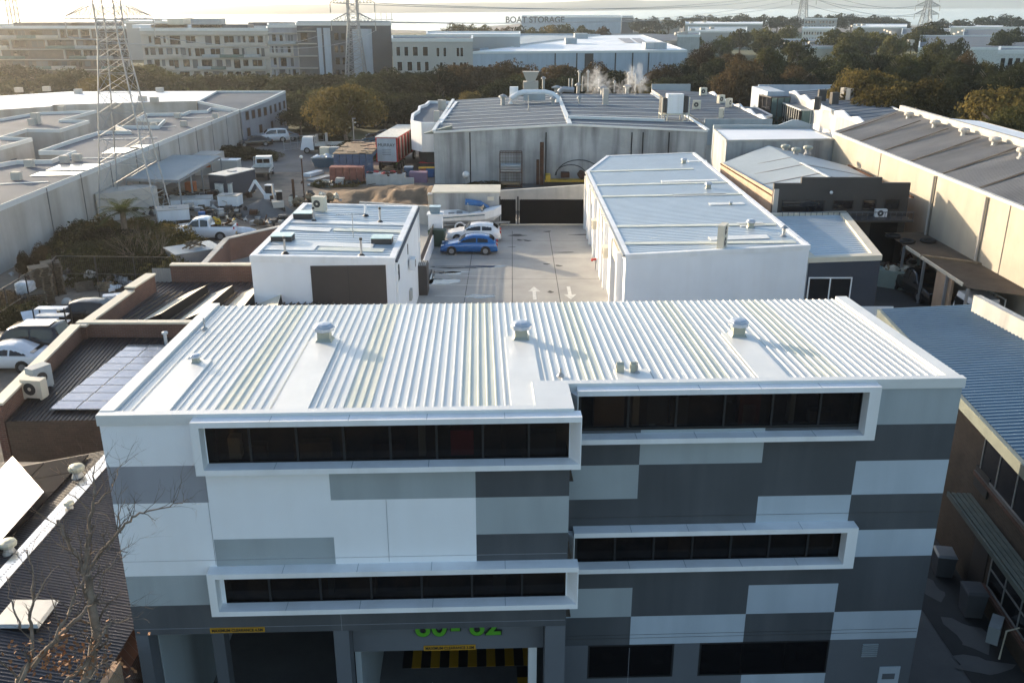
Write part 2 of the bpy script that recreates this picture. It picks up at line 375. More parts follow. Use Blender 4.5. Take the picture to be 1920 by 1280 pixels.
b=patches([0,2.05,2.16,4.68,7.83,9.85,9.88],[4.46,5.22,5.25,6.04,6.12,6.95,7.88,8.7,8.78,9.9,9.93],0,lambda u,z:inr(u,z,LL) or 0,HL)
LR=[(16.9,19.1,8.84,10,1),(11.62,14.5,7.9,8.84,1),(9.8,11.62,7.0,7.9,1),(16.8,19.1,7.0,7.9,4),(14.5,16.8,6.02,7.0,4),(16.8,19.1,5.26,6.02,4),(9.8,11.65,3.65,4.5,1),(14.55,16.8,3.65,4.5,4),(16.8,19.1,2.8,3.65,4),(11.65,14.55,2.8,3.65,4),(14.6,16.8,0,1.77,4),(16.8,19.1,0,2.8,5),(9.8,16.8,0,2.8,5)]
HR=[(10.0,16.72,8.8,9.85),(10.0,16.75,5.22,6.16),(10.6,12.8,1.77,2.8),(13.45,16.8,1.77,2.8)]
b2=patches([9.88,10.0,10.6,11.65,12.8,13.45,14.55,14.6,16.72,16.75,16.8,16.9,19.03],[0,1.77,2.8,3.65,4.5,5.22,5.26,6.02,6.16,7.0,7.9,8.8,8.84,9.85,9.93],WR,lambda u,z:(lambda r:3 if r is None else r)(inr(u,z,LR)),HR)
b.v+= b2.v; k0=len(b.v)-len(b2.v); b.f+=[tuple(i+k0 for i in f) for f in b2.f]; b.m+=b2.m
b.face([F(0,BW,0),F(0,0,0),F(0,0,9.93),F(0,BW,9.62)],0)        # left side
b.face([F(UR,WR,0),F(UR,BW,0),F(UR,BW,9.62),F(UR,WR,9.93)],3)
b.face([F(UR,BW,0),F(0,BW,0),F(0,BW,9.62),F(UR,BW,9.62)],0)
b.face([F(UL,0,4.46),F(UL,WR,4.46),F(UL,WR,5.2),F(UL,0,5.2)],3); b.face([F(UL,0,6.14),F(UL,WR,6.14),F(UL,WR,8.76),F(UL,0,8.76)],3)
b.face([F(0,0,4.46),F(UL,0,4.46),F(UL,.45,4.46),F(0,.45,4.46)],3)
b.build('wall',PM,fw)
# joint lines of the precast panels
j=MB(); jd=MB()
for u,z0,z1,w in ((2.03,6.3,8.6,-.004),(5.87,6.3,7.87,-.004),(4.7,4.46,5.1,-.004),(11.65,0,2.7,WR-.004)):
    j.hexa([F(u+a,w+c,z) for z in (z0,z1) for a,c in ((0,-.003),(.009,-.003),(.009,0),(0,0))])
for z,u0,u1,w in ((6.42,0,9.86,-.004),(4.62,0,9.86,-.004),(6.5,10,19.0,WR-.004),(3.1,10,19.0,WR-.004),(3.0,10,19,WR-.004)):
    (jd if w>0 else j).hexa([F(u,w+c,z+a) for a in (0,.007) for u,c in ((u0,-.003),(u1,-.003),(u1,0),(u0,0))])
j.build('panel_joint',M['patch_warm'],fw); jd.build('panel_joint',M['charcoal'],fw)
# roof: ribbed sheets
N=round(UR/.195); r=MB()
def ru(px,py,z=9.8):
    p=U(px,py,z)-FO; return p.dot(EU),p.dot(EW)
strips=[]
for (xf,yf,xb,yb,wd) in ((432,765,562,573,.62),(672,765,728,573,.62),(898,762,902,571,.62),(1105,715,1073,567,.6),(1345,712,1248,563,.6),(1545,712,1422,562,.6)):
    uf=ru(xf,yf,9.9)[0]; ub=ru(xb,yb,9.65)[0]; strips.append(((uf+ub)/2,wd))
def isfib(i):
    u=(i+.5)/N*UR
    return 1 if any(abs(u-c)<wd/2 for c,wd in strips) else 0
for (u0,u1,w0) in ((0,UL,.0),(UL,UR,WR)):
    n=round((u1-u0)/.195); k0=round(u0/.195)
    ribquad(r,F(u0,w0,zr(w0)),F(u1,w0,zr(w0)),F(u1,BW,zr(BW)),F(u0,BW,zr(BW)),n,.025,.24,mfun=lambda i,k0=k0:isfib(i+k0))
ro=r.build('roof',[M['roof_white'],M['fibreglass']],fw)
# capping round the edge
c=MB(); z=9.93
def cb(u0,u1,w0,w1,z0,z1,slope=False):
    dz=(lambda w:-.036*w) if slope else (lambda w:0)
    c.hexa([F(u,w,zz+dz(w)) for zz in (z0,z1) for u,w in ((u0,w0),(u1,w0),(u1,w1),(u0,w1))])
cb(-.03,UL+.06,-.05,.16,9.76,10.0); cb(UL-.0,UR+.03,WR-.05,WR+.16,9.76,10.0); cb(UL-.75,UL+.06,.16,WR+.16,9.9,9.998)
cb(-.03,.27,.16,BW+.02,9.72,10.02,True); cb(UR-.3,UR+.03,WR+.16,BW+.02,9.72,10.02,True)
c.build('roof_capping',M['flashing'],fw)
# smooth flashing strips below ventilators
f=MB()
def fl(u0,u1,w0,w1):
    f.hexa([F(u,w,zr(w)+d) for d in (-.01,.052) for u,w in ((u0,w0),(u1,w0),(u1,w1),(u0,w1))])
vp=[]
for (px,py) in ((609,638),(977,634),(1383,629)):
    u,w_=ru(px,py,9.8); vp.append((u,w_))
fl(vp[0][0]-.37,vp[0][0]+.38,.16,vp[0][1]+.15); fl(vp[1][0]-.42,vp[1][0]+.3,.16,vp[1][1]+.2); fl(vp[2][0]-.37,vp[2][0]+.34,WR+.16,vp[2][1]+.25)
us,ws=ru(368,680,9.85); fl(us-.4,us+.32,.16,ws+.2); ud,wd_=ru(1178,698,9.88); fl(ud-.32,ud+.5,WR+.16,wd_+.18)
f.build('flashing_strip',M['flashing'],ro)
for u,w_ in vp: ventilator(fw,F(u,w_,zr(w_)+.06),.78)
ventilator(fw,F(us,ws,zr(ws)+.06),.36)
for du in (-.2,.13):
    p=F(ud+du,wd_,zr(wd_)+.05); h=MB(); h.box(p.x-.085,p.x+.085,p.y-.09,p.y+.12,p.z,p.z+.16); h.tube([p+V((-.085,.0,.16)),p+V((.085,.0,.16))],.085,10); h.build('exhaust_cowl',M['vent_body'],fw,label='low domed exhaust cowl near the front edge of the roof')
for px,py,h_ in ((1194,703,.3),(383,610,.35),(1051,707,.22)):
    u,w_=ru(px,py,9.85); p=F(u,w_,zr(w_)); h=MB(); h.tube([p,p+V((0,0,h_))],.02,8); h.lathe(p,[(.09,.03),(.05,.09),(.02,.1)],10); h.build('vent_pipe',M['galv'],fw)
# strip windows with projecting frames
def strip(u0,u1,z0,z1,wp,zg0,zg1,left_open=False,right_open=False,divs=7):
    pr=.33; bt=.125; s=MB()
    def hx(a,b_,zz0,zz1,w0=-pr,w1=-.0): s.hexa([F(u,wp+w,z_) for z_ in (zz0,zz1) for u,w in ((a,w0),(b_,w0),(b_,w1),(a,w1))])
    ul=u0; ur=u1
    hx(ul,ur,z1-bt,z1); hx(ul,ur,z0,z0+bt)
    if not left_open: hx(ul,ul+.17,z0+bt,z1-bt)
    else: s.hexa([F(u,wp+w,z_) for z_ in (z0+bt,z1-bt) for u,w in ((ul,-pr),(ul+.02,-pr),(ul+.0,0),(ul-.18,0))])
    if not right_open: hx(ur-.17 if not left_open else ur-.26,ur,z0+bt,z1-bt)
    else: s.hexa([F(u,wp+w,z_) for z_ in (z0+bt,z1-bt) for u,w in ((ur-.02,-pr),(ur,-pr),(ur-.02,0),(ur-.22,0))])
    o=s.build('window_surround',M['white_paint'],fw)
    # seams
    sm=MB()
    n=5
    for k in range(1,n):
        u=ul+(ur-ul)*k/n
        for zz in (z0+bt,z1): sm.hexa([F(u+a,wp+w,zz+e) for e in (0,.003) for a,w in ((0,-pr),(.012,-pr),(.012,0),(0,0))])
    sm.build('seam',M['patch_light'],o)
    g=MB(); a0=ul+.1; a1=ur-.1; wg=wp+.06
    wi=MB()
    for k in range(divs+1):
        u=a0+(a1-a0)*k/divs; wi.hexa([F(u+a,wg+w,z_) for z_ in (zg0,zg1) for a,w in ((-.025,-.03),(.025,-.03),(.025,.03),(-.025,.03))])
    for z_ in (zg0,zg1-.05): wi.hexa([F(u,wg+w,z_+e) for e in (0,.05) for u,w in ((a0,-.035),(a1,-.035),(a1,.035),(a0,.035))])
    w_=wi.build('window',M['black'],fw)
    g.face([F(a0,wg,zg0),F(a1,wg,zg0),F(a1,wg,zg1),F(a0,wg,zg1)]); g.build('pane',M['tinted'],w_)
    # room behind the glass
    q=MB(); q.face([F(a0,wg+.9,zg0-.6),F(a1,wg+.9,zg0-.6),F(a1,wg+.9,min(zg1,9.72)),F(a0,wg+.9,min(zg1,9.72))]); q.face([F(a0,wg+.05,zg0-.6),F(a1,wg+.05,zg0-.6),F(a1,wg+.9,zg0-.6),F(a0,wg+.9,zg0-.6)]); q.face([F(a0,wg+.05,min(zg1,9.72)),F(a0,wg+.9,min(zg1,9.72)),F(a1,wg+.9,min(zg1,9.72)),F(a1,wg+.05,min(zg1,9.72))])
    q.build('interior',M['room'],w_)
    return w_
tm=bpy.data.materials.new('tinted'); tm.use_nodes=True; tn=tm.node_tree; pb=tn.nodes['Principled BSDF']; pb.inputs['Base Color'].default_value=(.01,.01,.012,1); pb.inputs['Roughness'].default_value=.03
tr=tn.nodes.new('ShaderNodeBsdfTransparent'); tr.inputs[0].default_value=(.42,.34,.26,1); ms=tn.nodes.new('ShaderNodeMixShader'); ms.inputs[0].default_value=.45
tn.links.new(tr.outputs[0],ms.inputs[1]); tn.links.new(pb.outputs[0],ms.inputs[2]); tn.links.new(ms.outputs[0],tn.nodes['Material Output'].inputs[0]); M['tinted']=tm
mat('room',(.17,.12,.08),.9,var=.4,scale=1.2)
wa=strip(1.97,10.08,8.70,9.93,0,8.78,9.88,right_open=True,divs=8); wb=strip(1.9,10.1,5.16,6.26,0,5.22,6.12,right_open=True,divs=7)
wc=strip(10.13,17.0,8.60,9.93,WR,8.8,9.85,left_open=True,divs=6); wd2=strip(10.13,16.95,5.15,6.28,WR,5.22,6.16,left_open=True,divs=7)
# things standing on the floor behind the tinted glass
for par,wp,items in ((wa,0,((2.5,.25,.5,'cream'),(2.9,.4,.3,'wood_grey'),(3.9,.8,.35,'wood'),(4.9,.1,1.05,'wood_grey'),(5.6,.7,.3,'rust'),(6.6,.15,1.05,'patch_light'),(7.3,.5,.6,'red'),(8.4,.1,.9,'wood_grey'),(9.0,.6,.5,'patch_mid'))),
                      (wc,WR,((10.6,.7,1.0,'tan_wall'),(11.5,.15,1.05,'cream'),(11.9,.15,.35,'patch_light'),(12.4,.4,.7,'patch_mid'),(14.1,.3,.5,'concrete_light'),(14.0,.5,.9,'red_crate'),(15.2,.12,1.05,'patch_light'),(15.7,.5,.3,'wood_grey'))),
                      (wb,0,((4.9,.6,.55,'wood_grey'),(4.4,.12,.9,'patch_mid'),(8.2,.3,.4,'patch_mid')))):
    zb={wa:8.74,wc:8.74,wb:5.2}[par]; q=MB(); mm=[]
    for u,wdt,hh,mn in items:
        if mn not in mm: mm.append(mn)
        q.hexa([F(a,wp+w_,z_) for z_ in (zb,zb+hh) for a,w_ in ((u,.35),(u+wdt,.35),(u+wdt,.6),(u,.6))],mm.index(mn))
    q.build('stored_goods',[M[x] for x in mm],par)
rb_=random.Random(3)
for par,wp,u0,u1,zz0,zz1 in ((wa,0,2.2,9.8,8.85,9.72),(wc,WR,10.2,16.7,8.85,9.72),(wb,0,2.2,9.8,5.28,6.05),(wd2,WR,10.2,16.7,5.28,6.05)):
    q=MB(); u=u0
    while u<u1-.6:
        wd_b=rb_.uniform(.25,.9); h_b=rb_.choice((.2,.35,.9,1.0)); k=rb_.randrange(3)
        if rb_.random()<.45: q.hexa([F(a_,wp+w_,z_) for z_ in (zz1-(zz1-zz0)*h_b,zz1) for a_,w_ in ((u,.22),(u+wd_b,.22),(u+wd_b,.24),(u,.24))],k)
        u+=wd_b+rb_.uniform(.1,.6)
    q.build('window_blind',[M['wood_grey'],M['room'],M['patch_mid']],par)
# ground floor windows
def gwin(u0,u1,z0,z1,div):
    A=F(0,WR,0); B=F(19,WR,0); return window(fw,A,B,u0,u1,z0,z1,fw=.05,div=div,gm='tinted',out=-.06)
for q_ in ((10.6,12.8,1.77,2.8,2),(13.45,16.8,1.77,2.8,3)):
    wn=gwin(*q_); q=MB(); u0,u1,z0,z1,_=q_; q.face([F(u0,WR+1,z0-.9),F(u1,WR+1,z0-.9),F(u1,WR+1,z1),F(u0,WR+1,z1)]); q.face([F(u0,WR+.1,z0),F(u1,WR+.1,z0),F(u1,WR+1,z0-.1),F(u0,WR+1,z0-.1)])
    for k in range(int((u1-u0)/.33)):
        u=u0+.15+k*.33; hh=rnd.uniform(.08,.5); zz=z0+rnd.choice((0,.0,.45)); q.hexa([F(a,WR+w_,z_) for z_ in (zz,zz+hh*.6) for a,w_ in ((u,.5),(u+.25,.5),(u+.25,.8),(u,.8))],1+k%2)
    q.build('interior',[M['room'],M['wood_grey'],M['patch_light']],wn)
lv=MB()
for k in range(7): z_=2.27+k*.06; lv.hexa([F(u,WR+w_,z_+e) for e in (0,.025) for u,w_ in ((17.66,-.04),(18.06,-.04),(18.06,-.005),(17.66,-.005))])
lv.build('louvre_vent',M['patch_light'],fw)
sg=MB(); sg.hexa([F(u,WR+w_,z_) for z_ in (1.35,1.93) for u,w_ in ((18.2,-.03),(18.74,-.03),(18.74,-.004),(18.2,-.004))]); so_=sg.build('wall_sign',M['patch_pale'],fw)
s2=MB(); s2.hexa([F(u,WR+w_,z_) for z_ in (1.55,1.72) for u,w_ in ((18.29,-.04),(18.62,-.04),(18.62,-.031),(18.29,-.031))]); s2.build('lettering_panel',M['patch_mid'],so_)
rw=MB(); rw.hexa([F(u,w_,z_) for z_ in (0,6.8) for u,w_ in ((0,BW+.01),(UR,BW+.01),(UR,17.0),(0,17.0))]); rw.build('unseen_sun_block',M['wall_white'],fw)  # unseen block added behind the warehouse to shade the side lane from the sun
# garage bays
g=MB()
def gb(u0,u1,w0,w1,z0,z1,m=0): g.hexa([F(u,w_,z_) for z_ in (z0,z1) for u,w_ in ((u0,w0),(u1,w0),(u1,w1),(u0,w1))],m)
gb(0,.28,0.002,.5,0,4.455); gb(4.5,4.85,.002,.5,0,4.455); gb(9.4,9.87,.002,.5,0,4.455)
gb(4.86,9.39,.45,.6,3.5,4.455)       # set-back header over the second bay
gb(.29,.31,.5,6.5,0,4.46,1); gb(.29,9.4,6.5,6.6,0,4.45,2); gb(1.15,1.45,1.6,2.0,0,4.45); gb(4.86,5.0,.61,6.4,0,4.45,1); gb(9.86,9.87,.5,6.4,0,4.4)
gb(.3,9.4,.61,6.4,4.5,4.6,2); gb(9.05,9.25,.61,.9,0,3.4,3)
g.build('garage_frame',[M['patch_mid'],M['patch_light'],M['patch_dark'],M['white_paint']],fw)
fl_=MB(); fl_.face([F(.31,.01,.03),F(9.4,.01,.03),F(9.4,6.4,.03),F(.31,6.4,.03)]); fl_.build('garage_floor',M['asphalt_light'],fw)
hz=MB()
for k in range(14): 
    u=5.6+k*.27; hz.hexa([F(a,w_,z_) for z_ in (.03,.045) for a,w_ in ((u,4.0),(u+.26,4.0),(u+.26,4.9),(u,4.9))],k%2)
for k in range(5):
    w_0=3.95-k*.45; hz.hexa([F(a,w_,z_) for z_ in (.03,.045) for a,w_ in ((8.9,w_0-.44),(9.35,w_0-.44),(9.35,w_0),(8.9,w_0))],k%2)
hz.build('hazard_stripe',[M['black'],M['sign_yellow']],fw)
ar=MB(); ar.face([F(6.5,3.4,.04),F(6.85,2.4,.04),F(6.62,2.5,.04),F(6.7,1.5,.04),F(6.4,1.5,.04),F(6.38,2.5,.04),F(6.15,2.4,.04)][::-1]); ar.build('floor_arrow',M['paint_white'],fw)
for u,w_,z_,txt in ((2.33,-.03,4.56,'MAXIMUM CLEARANCE 4.5M'),(7.15,.42,3.57,'MAXIMUM CLEARANCE 3.5M')):
    s=MB(); s.hexa([F(u+a,w_+c_,z_+e) for e in (-.065,.065) for a,c_ in ((-.62,-.0),(.62,-.0),(.62,.027),(-.62,.027))]); o=s.build('clearance_sign',M['sign_yellow'],fw)
    text(o,txt,F(u,w_-.006,z_),.105,'black',YAW,.003,sx=.86,depth=.003)
for s_,u in (('60',6.72),('-',7.3),('62',8.0)):
    text(fw,s_,F(u,.40,4.2),.78,'black',YAW,.035,name='street_number'); text(fw,s_,F(u,.38,4.2),.78,'lime',YAW,.012,name='street_number')
# ================================================================ GROUND
def sheet(name,pts,z,m,kind='structure'):
    b=MB(); b.face([V((p[0],p[1],z)) for p in pts]); return b.build(name,M[m],kind=kind)
cst=[(-2500,700),(-600,820),(-250,900),(-60,700),(60,1150),(160,1250),(240,900),(420,880),(900,1000),(2500,1300)]
sheet('ground',[(-2500,-60),(2500,-60)]+cst[::-1],-.02,'asphalt_light')
sm=mat('sea',(.42,.46,.48),.22,0,.05,.002,bump=.25,bscale=.05); sheet('water',[(-14000,350),(14000,350),(14000,16000),(-14000,16000)],-1.5,'sea')
sheet('grass_ground',[(-400,128),(400,128),(500,650),(-500,650)],.0,'grass')
yardp=[(-6.3,30),(6.6,30),(6.6,80),(2,82),(-1.5,79),(-10,79),(-10,66),(-6.3,60)]
sheet('concrete_yard',yardp,.01,'concrete_yard')
sheet('driveway',[(-13.5,59.3),(-7.5,59.3),(-7.5,79),(-13.5,82)],.012,'concrete_yard')
sheet('dirt_yard',[(-37,38),(-14.5,38),(-14.5,60),(-9,82),(-9,97),(-19,112),(-30,112),(-37,100)],.004,'dirt')
sheet('road',[(-37,105),(-14,105),(-8.5,96),(-8.5,132),(-37,132)],.012,'asphalt_light')
sheet('street_yard',[(13,10),(60,10),(60,75),(13,75)],.004,'asphalt')
sheet('left_yard',[(-60,10),(-14,10),(-14,55),(-60,55)],.002,'asphalt')
for k,y_ in enumerate((34,39.5,45,50.5,56,61.5,67,72.5)): sheet('paving_joint',[(-6.2,y_),(6.3,y_),(6.3,y_+.04),(-6.2,y_+.04)],.0145,'asphalt')
for k,x_ in enumerate((-3.1,0,3.1)): sheet('paving_joint',[(x_,32),(x_+.04,32),(x_+.04,76),(x_,76)],.0142,'asphalt')
# markings
mk=MB()
for y in (500,516,534,554):
    a=U(815,y,.02); b_=U(930,y+(2 if y<530 else 1),.02); mk.face([a-V((0,.05,0)),b_-V((0,.05,0)),b_+V((0,.05,0)),a+V((0,.05,0))])
mk.build('parking_line',M['paint_white'],kind='structure')
mk=MB()
def arrow(p,s):
    pts=[(-.12,-1.1),(.12,-1.1),(.12,.3),(.42,.3),(0,1.15),(-.42,.3),(-.12,.3)]
    q=[V((p.x+x,p.y+y*s,.02)) for x,y in pts]; mk.face(q if s>0 else q[::-1])
arrow(U(1002,550),1.3); arrow(U(1068,549),-1.3); mk.build('painted_arrow',M['paint_white'],kind='structure')
pd=MB()
for px,py,rx,ry,sd in ((845,510,1.5,.25,1),(905,500,1.5,.35,2),(830,527,1.2,.8,3),(843,512,.9,.5,9),(900,555,1.0,.35,4),(803,520,.5,1.8,5)):
    c=U(px,py,.017); q=[]
    for i in range(18):
        t=2*math.pi*i/18; k=1+.75*noise.noise(V((math.cos(t)*1.6,math.sin(t)*1.6,sd*5.3))); q.append(V((c.x+math.cos(t)*rx*k,c.y+math.sin(t)*ry*k,.017)))
    pd.face(q)
pd.build('puddle',M['puddle'] if 'puddle' in M else mat('puddle',(.05,.055,.06),.04,spec=1),kind='structure')
st=MB()
for px,py,rx,ry,sd in ((988,451,.3,.3,1),(974,450,.25,.2,2),(970,441,.7,.3,3),(1027,434,.3,.2,5),(866,501,1.9,.5,6),(1024,495,.22,.2,7),(1047,498,.25,.2,8),(1032,547,.2,.2,9),(1090,440,.9,.15,4),(1060,473,.8,.12,11),(960,463,.3,.1,12)):
    c=U(px,py,.015); st.face([V((c.x+math.cos(t)*rx*(1+.4*math.sin(3*t+sd)),c.y+math.sin(t)*ry*(1+.4*math.cos(2*t+sd)),.015)) for t in [2*math.pi*i/14 for i in range(14)]])
st.build('oil_stain',M['asphalt'],kind='structure')
# ================================================================ WHITE WORKSHOP (left of the yard)
wl=[V((-13.35,45.3,5.9)),V((-6.05,45.6,5.7)),V((-6.15,58.8,5.65)),V((-13.6,59.2,5.75))]
t=bld('workshop','white two storey workshop with a brown blank panel and square roof skylights','workshop',wl,0,['wall_white'],'roof_zinc',(26,'y'),(.28,.1,.25,.04),'white_paint',.03,.2)
A,B=wl[0],wl[1]; panel(t,A,B,3.0,6.85,.2,5.42,'door_brown','door_panel',.04)
bb=MB(); 
for s,z0,z1 in ((4.9,.2,5.42),): bb.hexa([wpt(A,B,a,z,o) for z in (z0,z1) for a,o in ((s,.045),(s+.02,.045),(s+.02,.04),(s,.04))])
bb.hexa([wpt(A,B,a,z,o) for z in (2.7,2.72) for a,o in ((3.0,.046),(6.85,.046),(6.85,.04),(3.0,.04))]); bb.build('panel_joint',M['black'],t)
A2,B2=wl[1],wl[2]
window(t,A2,B2,.9,1.7,4.2,5.0,fw=.05); panel(t,A2,B2,6.3,6.5,4.3,4.9,'charcoal','vent_grille'); panel(t,A2,B2,6.2,6.9,1.5,2.1,'concrete_light','meter_box',.15)
dp=MB(); dp.tube([wpt(A2,B2,.35,.1,.08),wpt(A2,B2,.35,5.4,.08)],.05); dp.tube([wpt(A2,B2,12.9,.1,.08),wpt(A2,B2,12.9,5.4,.08)],.05); dp.build('downpipe',M['white_paint'],t)
gt=MB(); gt.bar(wpt(A2,B2,0,5.6,.1),wpt(A2,B2,13.2,5.56,.1),.12,.12); gt.build('gutter',M['navy'],t)
def bz(pts,x,y):                     # height of roof quad
    a,b,c,d=pts; u=(x-a.x)/(b.x-a.x); v=(y-a.y)/(d.y-a.y); return a.z*(1-u)*(1-v)+b.z*u*(1-v)+c.z*u*v+d.z*(1-u)*v
def onroof(pts,px,py):
    z=pts[0].z
    for _ in range(4): p=U(px,py,z); z=bz(pts,p.x,p.y)
    p.z=z; return p
fs=MB()
def rstrip(mb,pts,p1,p2,wd,m=0,h=.04):
    a=onroof(pts,*p1); b=onroof(pts,*p2); mb.hexa([V((q.x,q.y+dy,bz(pts,q.x,q.y+dy)+dz)) for dz in (0,h) for q,dy in ((a,-wd/2),(b,-wd/2),(b,wd/2),(a,wd/2))],m)
rstrip(fs,wl,(545,416),(764,421),.75); rstrip(fs,wl,(532,428),(620,432),.9); rstrip(fs,wl,(510,455),(700,462),.9); rstrip(fs,wl,(497,465),(592,466),1.0)
fs.build('flashing_strip',M['flashing'],t)
fs=MB(); rstrip(fs,wl,(626,431),(760,435),.7); rstrip(fs,wl,(597,467),(720,470),.7); fs.build('fibreglass_strip',M['fibreglass'],t)
for px,py in ((570,408),(531,451),(717,455)):
    p=onroof(wl,px,py); s=MB(); s.box(p.x-.55,p.x+.55,p.y-.45,p.y+.45,p.z,p.z+.32); o=s.build('skylight',M['charcoal'],t); s=MB(); s.box(p.x-.58,p.x+.58,p.y-.48,p.y+.48,p.z+.325,p.z+.36); s.build('skylight_glass',M['skyglass'] if 'skyglass' in M else mat('skyglass',(.42,.56,.52),.2,var=.04),o)
for px,py,h_,m_ in ((589,415,.75,'steel'),(713,417,.8,'steel'),(686,405,.6,'white_paint'),(535,476,.8,'steel'),(678,480,.85,'steel')):
    p=onroof(wl,px,py); s=MB(); s.tube([p,p+V((0,0,h_))],.06 if m_=='steel' else .09,8); s.lathe(p,[(.2,.0),(.12,.1),(.05,.14)],10,1); s.tube([p+V((0,0,h_)),p+V((0,0,h_+.12))],.08,8,1 if m_=='steel' else 0); s.build('vent_pipe',[M[m_],M['black']],t)
p=onroof(wl,672,432); s=MB(); s.tube([p+V((.0,-1.8,0)),p+V((0,-1.75,1.4))],.02,5)
s.tube([p+V((-.9,-1.75,1.3)),p+V((.8,-1.75,1.35))],.018,5)
for k in range(9): s.tube([p+V((-.8+k*.19,-2.0,1.33)),p+V((-.8+k*.19,-1.5,1.33))],.012,4)
s.build('antenna',M['steel'],t,label='thin fishbone television antenna on the white workshop roof')
p=onroof(wl,600,396); aircon('cream split air conditioner standing at the back of the white workshop roof',p,R(-15),.8,.5,.95,group=None)
a_=aircon('white air conditioner bracketed high on the side wall of the white workshop',V((-5.85,52.3,3.35)),R(90),.85,.32,.65,m='white_paint')
# ================================================================ LONG WHITE BUILDING (right of the yard)
c0=V((6.4,49.8,4.8)); c1=V((16.75,50.2,5.25)); c2=U(1302,287,5.25); c3=U(1138,293,4.95); c4=U(1100,322,4.8); cm=V((16.74,c4.y,5.25))
LP=[c0,c1,c2,c3,c4]
t=thing('workshop','long white workshop right of the yard with five dark doorways and a striped metal roof','workshop',centre(LP))
b=MB(); walls(b,LP,0); b.build('wall',M['wall_white'],t)
r=MB(); d_=V((0,0,-.02)); ribquad(r,c0+d_,c4+d_,cm+d_,c1+d_,70,.016,.15); ribquad(r,c4+d_,c3+d_,c2+d_,cm+d_,18,.016,.15); r.build('roof',M['roof_zinc'],t)
c=MB(); ring(c,LP,.22,.06,.22,.05); c.build('parapet_capping',M['white_paint'],t)
LQ=[c0,c1,cm,c4]
fs=MB()
for y1,y2 in ((322,317),(348,342),(369,364),(425,421),(457,454)):
    rstrip(fs,LQ,(1103+(y1-322)*.48,y1),(1340+(y2-317)*1.1 if y1>330 else 1300,y2),.55)
fs.build('fibreglass_strip',M['fibreglass'],t)
fs=MB(); rstrip(fs,LQ,(1240,341),(1345,338),.7); rstrip(fs,LQ,(1262,367),(1362,365),.6); rstrip(fs,LQ,(1330,383),(1395,382),.7); rstrip(fs,LQ,(1385,422),(1432,420),1.0); rstrip(fs,LQ,(1330,448),(1440,444),.9); rstrip(fs,LQ,(1290,303),(1325,302),.7); fs.build('flashing_strip',M['flashing'],t)
ventv=[((1282,306),.75),((1328,353),.8),((1370,384),.4),((1407,426),.85)]
for (px,py),s_ in ventv: ventilator(t,onroof(LQ,px,py),s_)
p=onroof(LQ,1469,443); s=MB(); s.lathe(p,[(.22,0),(.1,.1),(.1,.5),(.25,.5),(.02,.68)],12); s.build('flue_cap',M['steel'],t)
aircon('tall cream double fan condenser standing on the long white workshop roof',onroof(LQ,1353,464),R(65),.95,.38,1.35,fans=2)
A,B=V((6.4,c4.y,0)),V((6.4,49.8,0))
for D0,D1 in ((73.4,76.6),(67.8,71.2),(62.3,63.7),(59.6,61.2),(52.0,54.9)):
    s0=c4.y-D1; s1=c4.y-D0; q=MB(); q.hexa([wpt(A,B,a,z,o) for z in (0,3.5) for a,o in ((s0,.02),(s1,.02),(s1,.004),(s0,.004))]); fr=q.build('door',M['door_brown'],t)
    q=MB()
    for a0,a1,z0,z1 in ((s0-.35,s0-.01,0,4.5),(s1+.01,s1+.35,0,4.5)): q.hexa([wpt(A,B,a,z,o) for z in (z0,z1) for a,o in ((a0,.3),(a1,.3),(a1,.003),(a0,.003))])
    q.build('door_surround',M['white_paint'],fr)
    q=MB(); q.hexa([wpt(A,B,a,z,o) for z in (3.52,4.5) for a,o in ((s0,.22),(s1,.22),(s1,.003),(s0,.003))]); q.build('lintel_panel',M['cream'],fr)
gt=MB(); gt.bar(V((6.28,49.8,4.78)),V((6.22,c4.y,4.78)),.14,.14); gt.build('gutter',M['galv'],t)
aircon('cream air conditioner on the long white workshop wall nearest the camera',V((6.05,57.8,2.6)),R(-90),.85,.34,.7)
aircon('cream air conditioner on the long white workshop wall beyond the second doorway from the gate',V((6.05,66.3,2.5)),R(-90),.8,.34,.65)
dp=MB(); 
for y in (50.0,58.9,64.5,72.3): dp.tube([V((6.25,y,.05)),V((6.25,y,4.6))],.05)
dp.build('downpipe',M['white_paint'],t)
# annex
an=[U(1652,483,4.5),U(1585,400,4.5)]; anl=V((16.9,an[0].y,4.35)); anb=V((16.9,an[1].y,4.35))
pts=[anl,an[0],an[1],anb]
t=bld('annex','low annex with a navy front beside the long white workshop','annex',pts,0,['navy','wall_white'],'roof_zinc',(24,'y'),(.45,.15,.15,.05),'cream',.04,.25,wi=[0,1,1,1])
panel(t,pts[0],pts[1],.0,5.2,0,1.6,'wall_white','lower_wall',.03); window(t,pts[0],pts[1],.1,2.6,1.75,3.35,'white_paint','glass',.07,2)
# ================================================================ BRICK BUILDINGS AT LEFT
def P4(L,z): return [U(x,y,z) for x,y in L]
